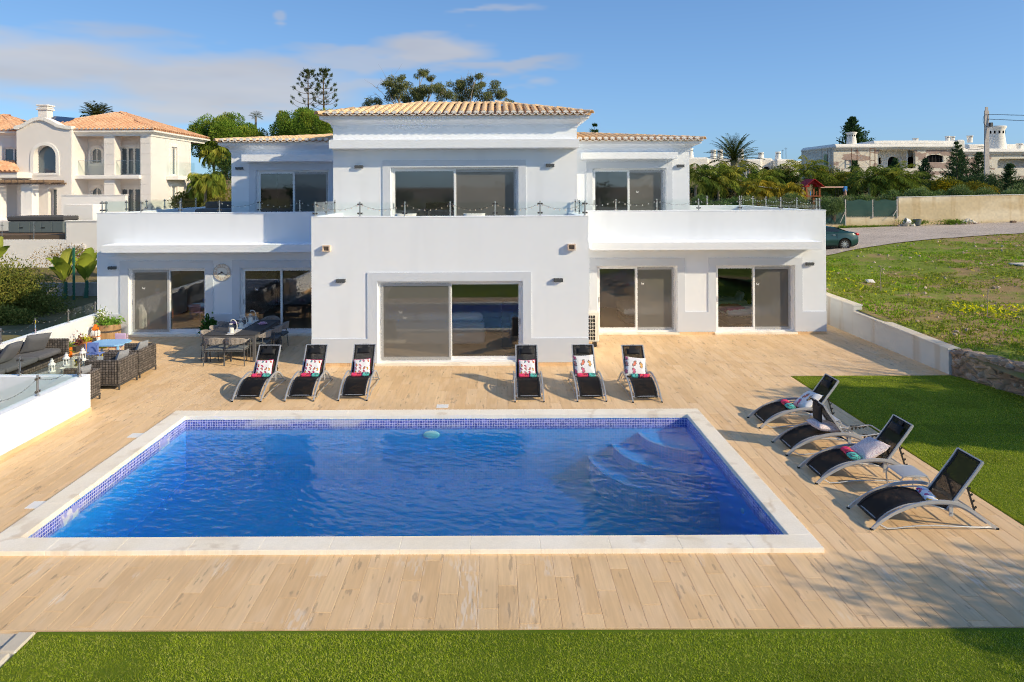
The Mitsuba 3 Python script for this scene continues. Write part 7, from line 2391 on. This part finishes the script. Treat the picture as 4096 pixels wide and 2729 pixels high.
for k in range(int(L_[-1] / .42)):
    s = k * .42
    p = at_s(s + .2)
    d = unit(at_s(min(s + .3, L_[-1])) - p + 1e-9)
    pts = unit(q.normal(0, 1, (18, 3))) * [.25, .22, .055] * (1 + .12 * q.normal(0, 1, (18, 1)))
    m = trimesh.convex.convex_hull(pts)
    m.apply_transform(tr(p[0] + .13, p[1] + .02, top_h(s / L_[-1]) - .01) @ rot((0, 0, 1), math.degrees(math.atan2(d[1], d[0]))))
    part(sw_, 'capstone', m, 'stone')

# small things in the field
for x, y, h, nm in ((14.0, 25.4, .95, 'thin bare sapling stake near the villa corner'), (15.0, 21.3, .85, 'thin bare sapling in the middle of the field edge'), (17.3, 19.3, .75, 'bare stalk beside the colourful windmill')):
    q2 = np.random.default_rng(int(x * 10))
    z = float(field_h(x, y))
    single('sapling', nm, 'sapling', cat(limb((x, y, z - .1), (x + .03, y, z + h), .016, .007, q2, .02, 6, 5), *[limb((x, y, z + h * u), (x + q2.normal(0, .14), y + q2.normal(0, .1), z + h * u + .2), .007, .003, q2, .05, 4, 4) for u in (.6, .7, .8, .9)]), 'pale_bark', group='bare saplings in the field')
wx_, wy_ = 16.9, 20.2
wz = float(field_h(wx_, wy_))
pw = thing('garden_windmill', 'small orange and blue toy windmill on a stalk in the field', 'windmill')
part(pw, 'stalk', sweep([(wx_ - .12, wy_, wz - .1), (wx_, wy_, wz + .62)], .009, sides=5), 'pale_bark')
for k, c in enumerate(('litter_orange', 'swing_blue', 'litter_orange', 'iron_strap')):
    part(pw, 'sail', place(bx(0, .13, -.008, .008, 0, .11, .006), tr(wx_, wy_ - .02, wz + .62) @ rot((0, 1, 0), 90 * k + 20)), c)
single('paving_lid', 'flat pale concrete lid lying in the field grass', 'lid', place(bx(-.45, .45, -.35, .35, 0, .06, .01), tr(22.9, 30.2, float(field_h(22.9, 30.2)) - .0) @ rot((0, 0, 1), 10)), 'old_white')
for x, y, nm in ((14.6, 27.2, 'crumpled white and orange litter near the villa corner'), (26.6, 28.5, 'small scrap of white paper in the middle of the field')):
    single('litter', nm, 'litter', place(pillow_mesh(.32, .22, .10, 8, seed=3)[0], tr(x, y, float(field_h(x, y)) + .08) @ rot((1, 0, 0), 25)), 'linen', True, 'litter in the field')


# ---------------------------------------------------------------- trees that stand outside the picture, on the right and behind, and shade or are mirrored
def shade_tree(name, label, x, y, z0, c, r, n, tones, seed, clumps=26, L=.16, W=.075, group='trees beyond the lawn'):
    q = np.random.default_rng(seed)
    t = thing(name, label, 'tree', group)
    c, r = np.array(c, float), np.array(r, float)
    part(t, 'trunk', limb((x, y, z0), c - [0, 0, r[2] * .5], .22, .14, q, .03, 8, 7), 'bark', 40)
    limbs, leaves = [], []
    for k in range(clumps):
        d = unit(q.normal(0, 1, 3))
        cc = c + d * r * q.uniform(.2, .8)
        limbs.append(limb(c - [0, 0, r[2] * .5], cc, .06, .015, q, .08, 6, 5))
        P, N = blob_points(cc, r * q.uniform(.28, .45), n // clumps, q, .3)
        leaves.append(leaf_quads(P, N, L, W, q, tones, .8, .2))
    part(t, 'branches', cat(*limbs), 'bark', kind='stuff')
    m, col = join_leaves(leaves)
    part(t, 'crown', m, 'leaf', color=col, kind='stuff')


OLIVE = [(.07, .09, .035), (.09, .10, .045), (.05, .07, .03)]
shade_tree('olive_tree', 'dense tree beyond the stone wall shading the lawn', 18.2, 10.2, .3, (18.35, 10.05, 4.8), (3.0, 1.75, 1.7), 34000, OLIVE, 301, 60, .27, .15)
shade_tree('olive_tree', 'open tree at the right end of the front lawn', 15.4, 3.4, -.1, (15.2, 3.4, 4.7), (2.6, 1.7, 1.2), 4200, OLIVE, 303, 20, .17, .08)
qb = np.random.default_rng(305)
bare = thing('bare_tree', 'bare twiggy tree beyond the stone wall', 'tree')
bl = []
fork = np.array([18.4, 13.6, 3.0])
part(bare, 'trunk', limb((18.5, 13.6, .4), fork, .14, .10, qb, .03), 'pale_bark', 40)
for k in range(16):
    e = fork + unit(qb.normal(0, 1, 3) * [1.3, .7, .5] + [0, 0, .7]) * qb.uniform(1.6, 2.9)
    bl.append(limb(fork, e, .05, .014, qb, .07, 7, 5))
    for j in range(9):
        p = fork + (e - fork) * qb.uniform(.35, 1)
        e2 = p + qb.normal(0, .5, 3) + [0, 0, .2]
        bl.append(limb(p, e2, .018, .006, qb, .1, 4, 4))
        for jj in range(2):
            bl.append(limb((p + e2) / 2, e2 + qb.normal(0, .35, 3), .008, .004, qb, .1, 4, 3))
part(bare, 'branches', cat(*bl), 'pale_bark', kind='stuff')
for i in range(12):
    x = -52 + i * 9.4 + float(rs.normal(0, 1))
    y = -70 + float(rs.normal(0, 5))
    shade_tree('garden_tree', 'dark garden tree across the front lawn, mirrored in the doors', x, y, -.3, (x, y, 2.9), (4.6, 2.5, 2.2 + float(rs.uniform(-.6, 1.6))), 1500, GREEN_DARK + OLIVE, 320 + i, 14, .55, .30, 'garden trees across the front lawn')
